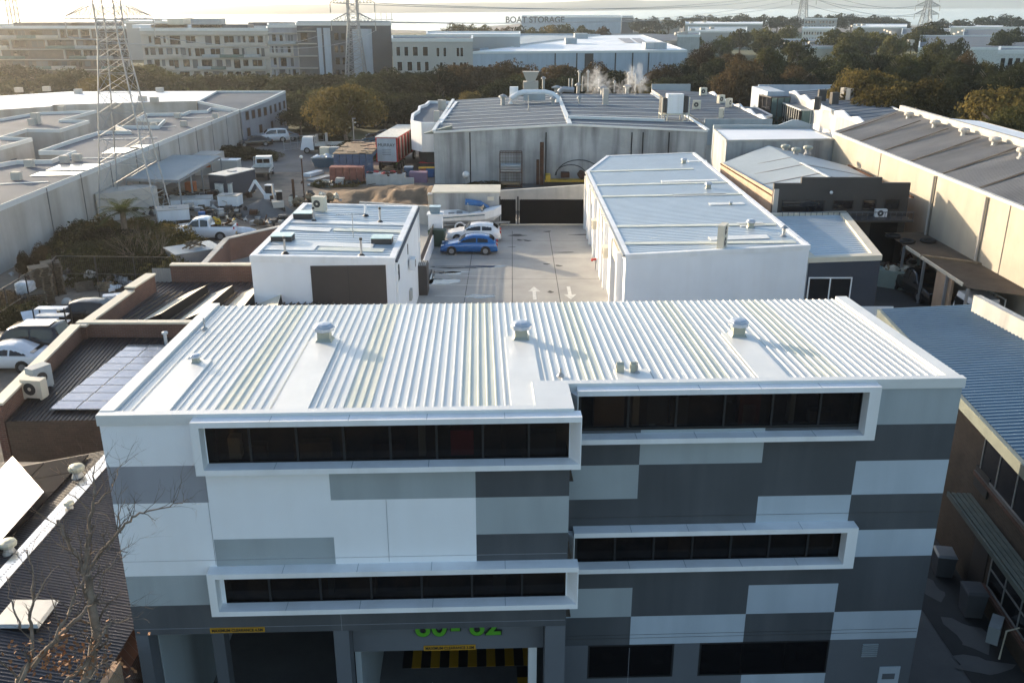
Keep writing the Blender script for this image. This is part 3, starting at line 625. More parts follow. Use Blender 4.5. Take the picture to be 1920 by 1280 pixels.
# solar roof
q=[U(10,790,3.6),V((-8.9,U(185,782,3.6).y,3.6)),V((-8.9,U(340,632,3.6).y,3.6)),U(160,632,3.6)]
t=bld('brick_building','low brick building whose dark ribbed roof carries solar panels beside the white warehouse','building',q,0,['brick_brown'],'roof_black',(60,'x'),None,'cream',.035,.3)
bk=MB(); a=q[3]; b_=q[2]; bk.box(a.x-.2,b_.x,a.y,a.y+.25,3.3,4.25); bk.hexa([V((x+dx,y,z)) for z in (0,4.25) for x,y,dx in ((q[0].x,q[0].y,-.35),(q[0].x,q[0].y,-.05),(q[3].x,q[3].y,-.05),(q[3].x,q[3].y,-.35))]); bk.build('parapet',M['brick'],t)
cp=MB(); cp.box(a.x-.3,b_.x,a.y-.06,a.y+.32,4.25,4.34); cp.hexa([V((x+dx,y,z)) for z in (4.252,4.34) for x,y,dx in ((q[0].x,q[0].y,-.42),(q[0].x,q[0].y,.04),(q[3].x,q[3].y-.3,.04),(q[3].x,q[3].y-.3,-.42))]); cp.build('parapet_capping',M['cream'],t)
# solar array as individual panels
gx0,gy0=U(75,766,3.75).x,U(75,766,3.75).y; gy1=U(200,645,3.75).y
sx=.98; nr=9; sy=(gy1-gy0)/nr
for k in range(9):
    for j_ in range(nr):
        if k==0 and j_>8: continue
        x=gx0+.35+k*(sx+.03)+ .03*j_; y=gy0+j_*sy
        if x+sx>-8.95: continue
        s=MB(); s.box(x,x+sx,y,y+sy-.03,3.70,3.74,1); s.box(x+.02,x+sx-.02,y+.02,y+sy-.05,3.7405,3.745,0); s.build('solar_panel',[M['solar'],M['steel']],t)
p=U(315,633,3.8); s=MB(); s.tube([p+V((0,-.3,-.2)),p+V((0,-.3,.35))],.08,8); s.lathe(p+V((0,-.3,.3)),[(.14,0),(.14,.08),(.02,.12)],10); s.build('vent_pipe',M['flashing'],t)
aircon('cream fan condenser at the left edge of the solar roof, nearer of two',U(68,745,3.65),R(-8),.85,.4,.8)
aircon('tall grey slatted condenser behind the cream one on the solar roof',U(78,727,3.65),R(60),.8,.5,.95,m='patch_light')
# sawtooth building behind it
q=[V((U(160,608,3.4).x,a.y+.3,3.4)),V((-8.9,a.y+.3,3.4)),V((-8.9,49.3,3.4)),U(290,527,3.4)]
t=bld('brick_building','brick building with a sawtooth roof of cream slopes behind the solar roof','building',q,0,['brick_brown'],'roof_dark',(44,'x'),None,'cream',.05,.3)
sw=MB()
x0=U(245,607,3.4).x
for k,(pa,pb) in enumerate((((256,606),(346,551)),((326,606),(395,551)),((400,606),(447,551)),((470,606),(490,551)))):
    a1=U(*pa,3.4); b1=U(*pb,3.4); 
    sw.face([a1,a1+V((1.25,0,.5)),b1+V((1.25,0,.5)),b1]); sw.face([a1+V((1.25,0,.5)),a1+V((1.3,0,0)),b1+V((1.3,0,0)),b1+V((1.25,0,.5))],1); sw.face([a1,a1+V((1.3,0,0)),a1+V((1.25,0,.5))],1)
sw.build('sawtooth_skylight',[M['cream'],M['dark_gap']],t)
rb=MB()
for k in range(34):
    a1=U(230,606,3.42)+V((k*.36,0,.0)); b1=U(318,549,3.42)+V((k*.36,0,.0))
    if a1.x>-9.6: break
    rb.bar(a1+V((0,0,.05)),b1+V((0,0,.05)),.05,.05)
rb.build('roof_batten',M['wood_grey'],t)
pl=[U(160,610,4.25),U(250,545,4.25),U(290,519,4.25)]
bk=MB()
for i,(a1,b1) in enumerate(((pl[0],pl[1]),(pl[1]+V((0,0,.15)),pl[2]+V((0,0,.15))))):
    bk.hexa([V((p.x+dx,p.y,z)) for z,k in ((0,0),(1,1)) for p,dx in ((a1,-.35),(a1,0),(b1,0),(b1,-.35)) for z in ((0.0 if k==0 else p.z-.05),)])
bk.box(U(325,527,3.4).x,-8.9,49.3,49.6,0,4.35); bk.build('parapet',M['brick'],t)
cp=MB(); cp.bar(pl[0]+V((-.17,-.1,0)),pl[1]+V((-.17,0,0)),.5,.09); cp.bar(pl[1]+V((-.17,0,.16)),pl[2]+V((-.17,0,.16)),.55,.09); cp.box(U(325,527,3.4).x,-8.9,49.22,49.7,4.35,4.43); cp.build('parapet_capping',M['cream'],t)
cg=MB(); ribquad(cg,V((U(290,527,3.4).x,49.35,2.5)),V((U(325,527,3.4).x,49.35,2.5)),V((U(325,527,3.4).x,49.35,4.2)),V((U(290,527,3.4).x,49.35,4.2)),8,.03,.3); cg.build('corrugated_sheet',M['galv'],t)
# concrete pad with low brick walls
pp=P4([(350,515),(475,515),(560,430),(452,446)],.9)
b=MB(); b.face([V((p.x,p.y,.9)) for p in [V((-17.2,49.8,0)),V((-13.5,49.8,0)),V((-13.6,62,0)),V((-15.5,62.5,0))]]) 
t=thing('boundary_wall','low brick boundary wall with a grey capping behind the white workshop','wall',(-16,55,0))
w1=[U(362,517,1.7),U(425,448,1.7),U(530,424,1.7)]
bk=MB()
for a1,b1 in ((w1[0],w1[1]),(w1[1],w1[2])):
    d=(b1-a1).normalized(); n_=V((d.y,-d.x,0))*.15; bk.hexa([V((p.x,p.y,z)) for z in (0,1.7) for p in (a1+n_,b1+n_,b1-n_,a1-n_)])
bk.build('brickwork',M['brick'],t); cp=MB(); cp.bar(w1[0]+V((0,0,.04)),w1[1]+V((0,0,.04)),.4,.08); cp.bar(w1[1]+V((0,0,.045)),w1[2]+V((0,0,.045)),.4,.08); cp.build('coping',M['concrete_light'],t)
sheet('concrete_pad',[(w1[0].x,w1[0].y),(-13.6,w1[0].y),(-13.6,w1[2].y),(w1[2].x,w1[2].y),(w1[1].x,w1[1].y)],.02,'concrete_yard')
# ================================================================ BOTTOM LEFT RIBBED ROOF
RX=-12.35
rt=[V((RX,10,5.0)),V((-8.85,10,4.3)),V((-8.85,25.6,4.3)),V((RX,25.6,5.0))]
lt=[V((-19.5,10,3.6)),V((RX,10,5.0)),V((RX,25.6,5.0)),V((-19.5,25.6,3.6))]
t=thing('shed_building','low brick shed with a dark corrugated gable roof beneath the bare tree','building',(-14,18,0))
r=MB(); ribquad(r,rt[0],rt[3],rt[2],rt[1],150,.025,.45); ribquad(r,lt[0],lt[3],lt[2],lt[1],150,.025,.45); r.build('roof',M['roof_dark'],t)
b=MB(); b.box(-19.3,-8.9,10.1,25.5,0,3.5); b.build('wall',M['brick'],t); b=MB(); b.face([V((-19.3,25.45,3.5)),V((-8.9,25.45,3.5)),V((-8.9,25.45,4.3)),V((RX,25.45,4.95))]); b.build('gable',M['brick'],t)
c=MB(); c.hexa([V((RX+dx,y,5.03+dz-abs(dx)*.2)) for dz in (0,.03) for dx,y in ((-.2,10),(.2,10),(.2,25.6),(-.2,25.6))]); c.build('ridge_capping',M['bright_metal'] if 'bright_metal' in M else mat('bright_metal',(.8,.79,.77),.22,metal=.8,var=.05),t)
for px,py,s_ in ((146,893,.28),(131,953,.17),(18,1035,.26)):
    whirly(t,U(px,py,4.95),s_*.8,'vent_body')
# solar array on left slope
slz=lambda x: 3.6+(x+19.5)/(19.5+RX)*1.4
for k in range(4):
    for j_ in range(9):
        x=-18.7+k*1.42; y=14.9+j_*1.16
        s=MB(); s.hexa([V((xx,yy,slz(xx)+dz)) for dz in (.08,.12) for xx,yy in ((x,y),(x+1.38,y),(x+1.38,y+1.12),(x,y+1.12))]); s.build('solar_panel',M['solar_dark'],t)
b=MB(); b.hexa([V((x,y,z)) for z in (3.6,4.3) for x,y in ((-19.8,25.7),(-8.95,25.7),(-8.95,26.1),(-19.8,26.1))]); b.build('parapet',M['brick'],t)
sf=MB(); p=U(52,1172,4.6); sf.box(p.x-.42,p.x+.42,p.y-.4,p.y+.4,p.z,p.z+.3,1); sf.hexa([p+V(v) for v in ((-.55,-.5,.31),(.55,-.5,.31),(.55,.5,.31),(-.55,.5,.31),(-.5,-.45,.38),(.5,-.45,.38),(.5,.45,.38),(-.5,.45,.38))],0); sf.build('roof_cooler',[M['galv'],M['black']],t,label='square roof unit with a light metal lid')
sb=MB(); q=[U(-90,985,4.6),U(-30,1075,4.9),U(86,942,4.85),U(24,858,4.5)]
q=[V((p.x,p.y,slz(p.x)+.2+(p.x+16)*.04)) for p in q]; sb.hexa([p for p in q]+[p+V((0,0,.04)) for p in q]); sb.build('metal_sheet',M['bright_metal'],t,label='glossy pale metal sheet glaring in the sun')
# ================================================================ RIGHT LOWER BLUE ROOF BUILDING
e0=V((13.1,8,6.0)); e1=V((13.6,27.5,6.0)); e2=U(1652,580,6.0); e3=U(1835,571,6.6)
t=thing('brick_office','two storey brick office with a blue grey corrugated roof at the right edge','office',(18,24,0))
r=MB(); far=V((e3.x+.2,e3.y,6.6)); nr_=V((24.5,8,7.0)); ribquad(r,e0,e2,far,nr_,124,.04,.5); r.build('roof',M['roof_darkblue'],t)
b=MB(); b.hexa([V((x,y,z)) for z in (0,5.7) for x,y in ((13.6,8),(24,8),(far.x,far.y-.2),(e2.x+.4,e2.y-.2))]); b.build('wall',M['brick_brown'],t)
fb=MB(); fb.hexa([V(v) for v in ((12.95,8,5.65),(13.1,8,5.65),(e2.x,e2.y,5.65),(e2.x-.15,e2.y,5.65),(12.95,8,6.02),(13.1,8,6.02),(e2.x,e2.y,6.02),(e2.x-.15,e2.y,6.02))]); fb.build('fascia',M['green_rail'],t)
sofm=MB(); sofm.face([V((13.1,8,5.66)),V((13.6,8,5.66)),V((e2.x+.4,e2.y,5.66)),V((e2.x,e2.y,5.66))]); sofm.build('soffit',M['green_metal'],t)
pr=MB(); pw=[U(1822,560,7.0),U(1920,612,7.0)]; pr.bar(pw[0]+V((.2,0,-.4)),pw[1]+(pw[1]-pw[0])*1.2+V((.2,0,-.4)),.3,1.1); pr.build('parapet',M['concrete_light'],t)
A=V((13.6,8,0)); A=V((14.0,e2.y,0)); WA=V((e2.x+.4,e2.y-.2,0)); WB=V((13.6,8,0)); Lw=(WB-WA).length
def sD(D): return (WA.y-D)*Lw/(WA.y-8)
for D0,D1,z0,z1,dv,hd in ((22.6,26.2,3.9,5.3,3,1),(15.5,21.9,3.9,5.3,4,1),(20.0,24.3,.9,2.2,4,2),(13.5,19.6,.9,2.2,6,2)):
    window(t,WA,WB,sD(D1),sD(D0),z0,z1,'galv','glass',.06,dv,hd)
s=MB(); 
for D0,D1,z in ((22.4,26.4,3.82),(15.3,22.1,3.82),(19.8,24.5,.82)): s.hexa([wpt(WA,WB,a,zz,o) for zz in (z-.1,z+.05) for a,o in ((sD(D1),.12),(sD(D0),.12),(sD(D0),.003),(sD(D1),.003))])
s.build('window_sill',M['brick'],t)
aw=MB()
for k in range(4): aw.hexa([wpt(WA,WB,a,z,o) for z in (3.0,3.06) for a,o in ((sD(26.3),.12+.16*k+.12),(sD(14.2),.12+.16*k+.12),(sD(14.2),.12+.16*k),(sD(26.3),.12+.16*k))])
aw.hexa([wpt(WA,WB,a,z,o) for z in (2.9,3.07) for a,o in ((sD(26.35),.84),(sD(14.1),.84),(sD(14.1),.78),(sD(26.35),.78))]); aw.build('awning',M['green_rail'],t)
pn=panel(t,WA,WB,sD(25.6),sD(24.6),0,2.3,'door_brown','door',.03)
sg=panel(t,WA,WB,sD(26.4),sD(25.4),3.35,4.05,'charcoal','wall_sign',.06,label='dark square sign board above the awning')
nrm_=(WB-WA).normalized(); ang=math.atan2((WB-WA).y,(WB-WA).x)
for ch,D in (('6',24.75),('4',24.42)): text(t,ch,wpt(WA,WB,sD(D),2.62,.06),.42,'steel',ang,.012,name='street_number')
po=MB(); pq=wpt(WA,WB,sD(14.9),0,.7); po.tube([pq,pq+V((0,0,3.0))],.05,8); po.build('awning_post',M['galv'],t)
# ================================================================ LONG RIGHT HALL AND ITS NEIGHBOURS
WX=29.0; yb=84.0
rdg=[V((34.2,38,8.8)),V((35.6,86.5,8.8))]
ea=[V((WX,38,7.2)),V((WX,yb,7.2))]
t=thing('industrial_hall','long concrete hall at the right with a grey striped roof and ridge ventilators','hall',(33,60,0))
b=MB(); b.face([V((WX,yb,0)),V((WX,38,0)),ea[0],ea[1]]); b.face([V((36.4,86.6,0)),V((WX,yb,0)),ea[1],rdg[1]]); b.face([V((36.2,38,0)),V((36.4,86.6,0)),rdg[1],V((36,38,8.8))]); b.face([V((WX,38,0)),V((36.2,38,0)),V((36,38,8.8)),rdg[0],ea[0]]); b.build('wall',M['concrete_beige'],t)
r=MB(); ribquad(r,ea[0],ea[1],rdg[1],rdg[0],190,.05,.4); r.build('roof',M['roof_weather'],t)
RQ=[ea[0],rdg[0],rdg[1],ea[1]]
fs=MB()
for k in range(9):
    y=41+k*5.2; fs.hexa([V((x,yy+dy,z+dz)) for dz in (.04,.065) for x,yy,z,dy in ((WX+.1,y,7.23,0),(34.3,y+1.0,8.8,0),(34.3,y+1.0,8.8,.28),(WX+.1,y,7.23,.28))])
fs.build('dirty_roof_strip',M['strip_dark'],t)
pj=MB()
for y in (42.5,52.6,62.4,72.5): pj.box(WX-.03,WX-.002,y,y+.06,0,7.15)
pj.build('panel_joint',M['asphalt_light'],t)
dp=MB()
for y in (40.3,55.3,62.6): dp.tube([V((WX-.12,y,.1)),V((WX-.12,y,7.0))],.09,8)
dp.build('downpipe',M['plaster'],t)
gu=MB(); gu.bar(V((WX-.05,38,7.2)),V((WX-.05,yb,7.2)),.28,.16); gu.build('gutter',M['paint_white'],t)
pw=MB(); pw.bar(V((34.45,38,9.0)),V((35.85,86.5,9.0)),.35,.6); pw.build('ridge_parapet',M['concrete_light'],t)
for px,py in ((1703,225),(1752,241),(1806,257),(1864,275),(1916,296)):
    a1=UD(px,py,70); 
    z=8.5
    for _ in range(5):
        p=U(px,py,z); z=7.2+(p.x-WX)/(34.9-WX)*1.6
    whirly(t,p,.4,'plaster')
# lit roof beyond the ridge
q=[V((36.6,40,8.6)),V((41,40,8.2)),V((42,84,8.2)),V((37.2,84,8.6))]
bld('industrial_hall','white roofed building just beyond the right hall parapet','hall',q,0,['concrete_light'],'roof_bright')
# white strip roof between the halls
z=6.65; q=[V((19.1,82.6,z)),V((WX-.02,83.6,z)),V((WX-.02,90.3,z+.05)),V((19.5,90,z+.05))]
t=bld('industrial_hall','narrow concrete building with a pale lean-to roof joining two halls','hall',q,0,['concrete_grey'],'roof_bright',None,(.15,.03,.15,.05),'concrete_light')
# blotchy roof factory with dark parapet
fq=[V((18.2,63.3,5.2)),V((27.6,63.3,5.2)),V((27.9,77.1,5.0)),V((17.5,77.1,5.0))]
t=thing('factory','factory with a dark brown stepped parapet and a blotchy grey gable roof','factory',(23,70,0))
b=MB(); b.face([V((17.5,77.1,0)),V((18.2,63.3,0)),V((18.2,63.3,5.8)),V((17.5,77.1,5.6))]); b.face([V((27.6,63.3,0)),V((27.9,77.1,0)),V((27.9,77.1,5.2)),V((27.6,63.3,5.2))]); b.build('wall',M['tan_wall'],t)
rz0=V((22.9,63.5,6.3)); rz1=V((22.7,82.0,6.3))
r=MB(); r.face([V((18.2,63.4,5.4)),rz0,rz1,V((17.5,77.5,5.4))]); r.face([rz0,V((27.9,63.4,5.3)),V((28.2,77,5.3)),rz1]); r.build('roof',M['roof_blotch'],t)
c=MB(); c.bar(rz0+V((0,0,.03)),V((22.75,72.5,6.33)),.22,.04); c.bar(V((18.2,63.4,5.47)),V((17.5,77.1,5.47)),.12,.1,1); c.bar(V((27.95,63.4,5.37)),V((28.2,77,5.37)),.2,.12,2); c.build('ridge_capping',[M['flashing'],M['rust'],M['rust']],t)
fs=MB()
for y in (67.5,71.5,75): fs.hexa([V(v) for v in ((18.1,y,5.4),(22.8,y+.2,6.3),(22.8,y+.35,6.3),(18.1,y+.15,5.4),(18.1,y,5.43),(22.8,y+.2,6.33),(22.8,y+.35,6.33),(18.1,y+.15,5.43))])
for y in (66.5,71.5): fs.hexa([V(v) for v in ((22.9,y,6.3),(27.9,y+.2,5.35),(27.9,y+.35,5.35),(22.9,y+.15,6.3),(22.9,y,6.33),(27.9,y+.2,5.38),(27.9,y+.35,5.38),(22.9,y+.15,6.33))])
fs.build('dirty_roof_strip',M['roof_weather'],t)
pf=MB(); Y=63.2
def pz(py,px=1600): return UD(px,py,Y).z
prof=[(18.15,0),(27.6,0),(27.6,pz(343)),(UD(1655,333,Y).x,pz(343)),(UD(1655,333,Y).x,pz(333)),(UD(1504,333,Y).x,pz(333)),(UD(1504,333,Y).x,pz(344)),(18.15,pz(344))]
pf.face([V((x,Y,z)) for x,z in prof]); pf.face([V((x,Y+.25,z)) for x,z in prof][::-1])
for k in range(len(prof)): a1,b1=prof[k],prof[(k+1)%len(prof)]; pf.face([V((b1[0],Y,b1[1])),V((a1[0],Y,a1[1])),V((a1[0],Y+.25,a1[1])),V((b1[0],Y+.25,b1[1]))])
pf.build('front_parapet',M['charcoal'],t)
A,B=V((18.15,Y,0)),V((27.6,Y,0))
for x0,x1,y0,y1 in ((1463,1547,375,400),(1560,1601,375,393),(1615,1644,374,393),(1656,1688,373,394)):
    a1=UD(x0,y1,Y); b1=UD(x1,y0,Y); window(t,A,B,a1.x-18.15,b1.x-18.15,a1.z,b1.z,'black','glass',.07)
bz_=UD(1600,409,Y-.8).z; s=MB(); s.box(18.4,27.5,Y-1.5,Y-.02,bz_-.12,bz_); 
s.build('balcony_slab',M['charcoal'],t); s=MB()
for k in range(24): s.bar((18.5+k*.39,Y-1.45,bz_),(18.5+k*.39,Y-1.45,bz_+.55),.03,.03)
s.bar((18.4,Y-1.45,bz_+.55),(27.5,Y-1.45,bz_+.55),.05,.05); s.build('balcony_rail',M['slate'],t)
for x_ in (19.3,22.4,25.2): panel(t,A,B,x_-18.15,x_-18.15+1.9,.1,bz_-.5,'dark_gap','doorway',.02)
panel(t,A,B,.02,.35,0,6.0,'plaster','corner_pier',.12)
p=UD(1557,360,Y); s=MB(); s.blob(p+V((0,-.2,0)),.12,amp=0); s.build('flood_lamp',M['flashing'],t)
aircon('white air conditioner under the windows of the dark brown factory',UD(1650,408,Y-.3),0,.8,.3,.6,m='white_paint')
for i,(px,py) in enumerate(((1450,270),(1467,268),(1479,276),(1472,286),(1492,292),(1514,288))):
    whirly(t,onroof([V((18.2,63.4,5.9)),V((27.9,63.4,5.9)),V((27.9,80,5.9)),V((18.2,80,5.9))],px,py),.4,'vent_body')
# ================================================================ BIG GREY HALL
HD=97.8
h0=UD(813,247,HD); h1=UD(1068,233,HD+.3); h2=UD(1327,245,HD)
hb0=U(850,188,h0.z); hb1=U(1045,176,h1.z); hb2=U(1222,176,h2.z)
t=thing('industrial_hall','large grey concrete hall with a ribbed gable roof and rooftop ducts behind the yard','hall',((h0.x+h2.x)/2,120,0))
b=MB(); fr=[V((h0.x,HD,0)),V((h2.x,HD,0)),h2,h1,h0]; b.face(fr); b.face([V((hb0.x,hb0.y,0)),V((h0.x,HD,0)),h0,hb0]); b.face([V((h2.x,HD,0)),V((hb2.x,hb2.y,0)),hb2,h2]); b.build('wall',M['concrete_grey'],t)
r=MB(); r.face([h0,h1,hb1,hb0]); r.face([h1,h2,hb2,hb1]); r.build('roof',M['roof_grey'],t)
pj=MB()
for px in (881,1024,1185,1206,1255): x=UD(px,250,HD).x; pj.box(x-.06,x+.06,HD-.03,HD-.003,0,5.4)
pj.build('panel_joint',M['dark_gap'],t)
c=MB(); c.bar(h1+V((0,0,.06)),hb1+V((0,0,.06)),.5,.08); c.bar(h0+V((0,0,.08)),hb0+V((0,0,.08)),.35,.2); c.bar(h0+V((0,-.1,-.05)),h1+V((0,-.1,-.05)),.15,.2); c.bar(h1+V((0,-.1,-.05)),h2+V((0,-.1,-.05)),.15,.2); c.bar(h2+V((0,0,.08)),hb2+V((0,0,.08)),.4,.12); c.build('roof_capping',M['flashing'],t)
HQ1=[h0,h1,hb1,hb0]; HQ2=[h1,h2,hb2,hb1]
fs=MB()
for i in range(9):
    s0=.04+i*.105; a1=h0.lerp(hb0,s0+.02); b1=h1.lerp(hb1,s0); fs.hexa([V((p.x,p.y+dy,p.z+dz)) for dz in (.03,.06) for p,dy in ((a1,0),(b1,0),(b1,.22),(a1,.22))])
    a1=h1.lerp(hb1,s0); b1=h2.lerp(hb2,s0+.02); fs.hexa([V((p.x,p.y+dy,p.z+dz)) for dz in (.03,.06) for p,dy in ((a1,0),(b1,0),(b1,.22),(a1,.22))])
a1=h1.lerp(hb1,.13); b1=h2.lerp(hb2,.15); b1=a1.lerp(b1,.75); fs.hexa([V((p.x,p.y+dy,p.z+dz)) for dz in (.05,.35) for p,dy in ((a1,0),(b1,0),(b1,.5),(a1,.5))])
fs.build('flashing_strip',M['flashing'],t)
def rr(px,py,z=6.1): return U(px,py,z)
# white duct loop
d=MB(); a1=rr(957,193); b1=rr(1043,188)
yy=a1.y
d.tube([V((a1.x,yy,6.0)),V((a1.x+.1,yy,6.7)),V((a1.x+1.0,yy,7.25)),V((a1.x+1.6,yy,7.4)),V((b1.x-1.6,yy,7.4)),V((b1.x-.7,yy,7.2)),V((b1.x,yy,6.7)),V((b1.x,yy,6.0))],.36,10)
d.box(a1.x-.1,a1.x+1.0,yy+.6,yy+1.6,6.4,8.0); d.build('duct',M['white_paint'],t)
d=MB(); d.box(a1.x+1.7,b1.x-1.6,yy-.3,yy+.7,6.4,7.5); o=d.build('duct_plenum',M['patch_light'],t)
d=MB(); p=rr(995,166,6.4); d.box(p.x-1.1,p.x+1.1,p.y-1,p.y+1,6.2,7.4); d.hexa([p+V(v) for v in ((-.6,-.6,1.0),(.6,-.6,1.0),(.6,.6,1.0),(-.6,.6,1.0),(-1.2,-.8,2.4),(1.2,-.8,2.4),(1.2,.8,2.4),(-1.2,.8,2.4))]); d.build('extractor_hood',M['plaster'],t)
k=0
for px,py,h_,r_ in ((1067,165,1.8,.14),(1073,165,1.8,.14),(1086,163,3.0,.2),(1092,164,2.2,.12),(1102,164,3.0,.16),(1122,164,1.6,.12),(1152,166,1.2,.15),(1178,164,2.6,.18),(1191,164,2.8,.1),(1037,196,1.0,.25),(1086,195,1.0,.2),(991,206,2.2,.08),(943,192,1.0,.35),(1019,160,1.4,.25),(1176,168,.6,.4),(1084,168,.9,.3),(1044,170,.6,.5),(1130,174,.9,.4)):
    p=rr(px,py,6.2); s=MB(); s.tube([V((p.x,p.y,5.6)),V((p.x,p.y,6.2+h_*.75))],r_*.8,8); 
    if r_>.14: s.lathe(V((p.x,p.y,6.2+h_*.75-.1)),[(r_*1.6,0),(r_*1.6,.15),(.03,.4)],8)
    s.build('exhaust_pipe',M['galv'],t)
s=MB(); p=rr(1073,188,6.2)
arc=[V((p.x-1.1+math.cos(a)*.9,p.y,6.3+math.sin(a)*1.3)) for a in [math.pi-i*math.pi/2/6 for i in range(7)]]+[V((p.x+.2,p.y,7.5))]; s.tube(arc,.35,8); s.build('curved_duct',M['steel'],t)
s=MB(); p=rr(1135,193,6.2); s.box(p.x-.35,p.x+.35,p.y-.4,p.y+.4,6,8.0); s.build('condenser_box',M['plaster'],t)
# big plant unit at right edge
p=rr(1263,222,5.9); s=MB(); s.box(p.x-.9,p.x+.9,p.y-.7,p.y+.7,6.5,8.6); o=s.build('plant_unit',M['white_paint'],t)
s=MB(); 
for dx in (-1.5,-.9,.9,1.5):
    for dy in (-1,1): s.bar(V((p.x+dx,p.y+dy,5.6)),V((p.x+dx,p.y+dy,8.3 if abs(dx)>1 else 6.5)),.1,.1)
s.box(p.x-1.6,p.x+1.6,p.y-1,p.y+1,6.35,6.48); s.box(p.x-1.45,p.x-1.0,p.y-.8,p.y+.8,6.6,8.2,1); s.box(p.x+1.0,p.x+1.4,p.y-.8,p.y+.8,6.6,8.4,1); s.build('plant_platform',[M['cream'],M['charcoal']],o)
# curved white side office
x0=UD(772,232,101).x
pts2=[UD(790,236,101),UD(846,236,101),UD(862,198,135),UD(800,197,132),UD(796,203,122),UD(786,210,118),UD(776,222,108),UD(773,230,102)]
pts2=[V((p.x,p.y,5.3)) for p in [U(790,236,5.3),U(828,236,5.3),U(858,195,5.3),U(803,194,5.3),U(797,200,5.3),U(785,204,5.3),U(783,212,5.3),U(772,219,5.3),U(770,232,5.3)]]
t=thing('office','small white office with a curved parapet attached to the grey hall','office',centre(pts2))
b=MB(); b.prism(pts2,2.4,5.3); b.build('wall',M['white_paint'],t); b=MB(); b.prism(inset(pts2,.8),0,2.39); b.build('ground_storey',M['charcoal'],t)
b=MB(); b.face([p+V((0,0,.01)) for p in inset(pts2,.3)]); b.build('roof',M['roof_grey'],t); c=MB(); ring(c,pts2,.3,.35,.0,.02); c.build('parapet',M['white_paint'],t)
for px,py in ((826,205),(832,206),(819,228)): p=U(px,py,5.4); s=MB(); s.box(p.x-.3,p.x+.3,p.y-.3,p.y+.3,5.31,6.6); s.build('roof_unit',M['plaster'],t)
sn=MB(); p=U(795,248,5.3); sn.hexa([p+V(v) for v in ((0,-.3,-.15),(3,-.3,-.15),(3,.6,-.15),(0,.6,-.15),(0,-.3,-.1),(3,-.3,.7),(3,.6,.7),(0,.6,-.1))]); sn.build('canopy',M['green_rail'],t)
# ================================================================ VEHICLES
def wheels(t,xs,y,r,w=.22):
    for x in xs:
        for s in (-1,1):
            b=MB(); b.tube([V((x,s*(y-w),r)),V((x,s*y,r))],r,16); o=b.build('wheel',M['rubber'],t)
            c=MB(); c.tube([V((x,s*(y-.02),r)),V((x,s*(y+.012),r))],r*.62,10); c.build('rim',M['rim'],o)
KIND={'hatch':(4.4,1.76,1.46,.92,.80,.95,-2.05,.20,-1.55),'suv':(4.8,1.9,1.8,1.12,1.02,1.1,-2.3,.45,-2.05),'sedan':(4.7,1.84,1.44,.92,.82,1.0,-1.75,.25,-1.1),'van':(4.9,1.9,1.95,1.15,1.05,1.75,-2.35,1.05,-2.25),'ute':(5.3,1.88,1.82,1.08,1.05,1.15,-.75,.55,-.6)}
PROF={ # x, top z, top halfwidth factor ; belt index range of the cabin given by names
'hatch':[(2.2,.50,.60),(2.12,.66,.74),(1.7,.80,.82),(1.05,.92,.86),(.85,.96,.86),(.25,1.36,.68),(-.3,1.455,.66),(-1.0,1.44,.66),(-1.55,1.34,.66),(-2.0,1.0,.74),(-2.12,.80,.80),(-2.2,.50,.72)],
'sedan':[(2.35,.48,.60),(2.25,.64,.74),(1.8,.78,.82),(1.1,.90,.86),(.9,.93,.86),(.2,1.34,.66),(-.3,1.43,.64),(-.9,1.40,.64),(-1.7,1.05,.72),(-2.0,1.0,.78),(-2.28,.92,.76),(-2.35,.50,.72)],
'suv':[(2.4,.6,.66),(2.32,.85,.80),(1.9,1.02,.86),(1.2,1.12,.88),(1.05,1.15,.88),(.5,1.68,.74),(0,1.8,.73),(-1.2,1.8,.73),(-2.0,1.74,.72),(-2.3,1.15,.82),(-2.36,.9,.86),(-2.4,.6,.8)],
'van':[(2.4,.6,.66),(2.35,.95,.82),(2.0,1.12,.88),(1.75,1.18,.88),(1.65,1.22,.88),(1.0,1.86,.76),(.5,1.95,.76),(-1.2,1.95,.76),(-2.2,1.92,.76),(-2.32,1.2,.84),(-2.36,.9,.88),(-2.4,.6,.82)],
'ute':[(2.65,.6,.68),(2.58,.88,.80),(2.1,1.05,.86),(1.35,1.12,.88),(1.15,1.15,.88),(.6,1.70,.74),(.1,1.80,.73),(-.3,1.80,.73),(-.6,1.72,.72),(-.75,1.12,.86),(-2.58,1.08,.88),(-2.65,.6,.84)]}
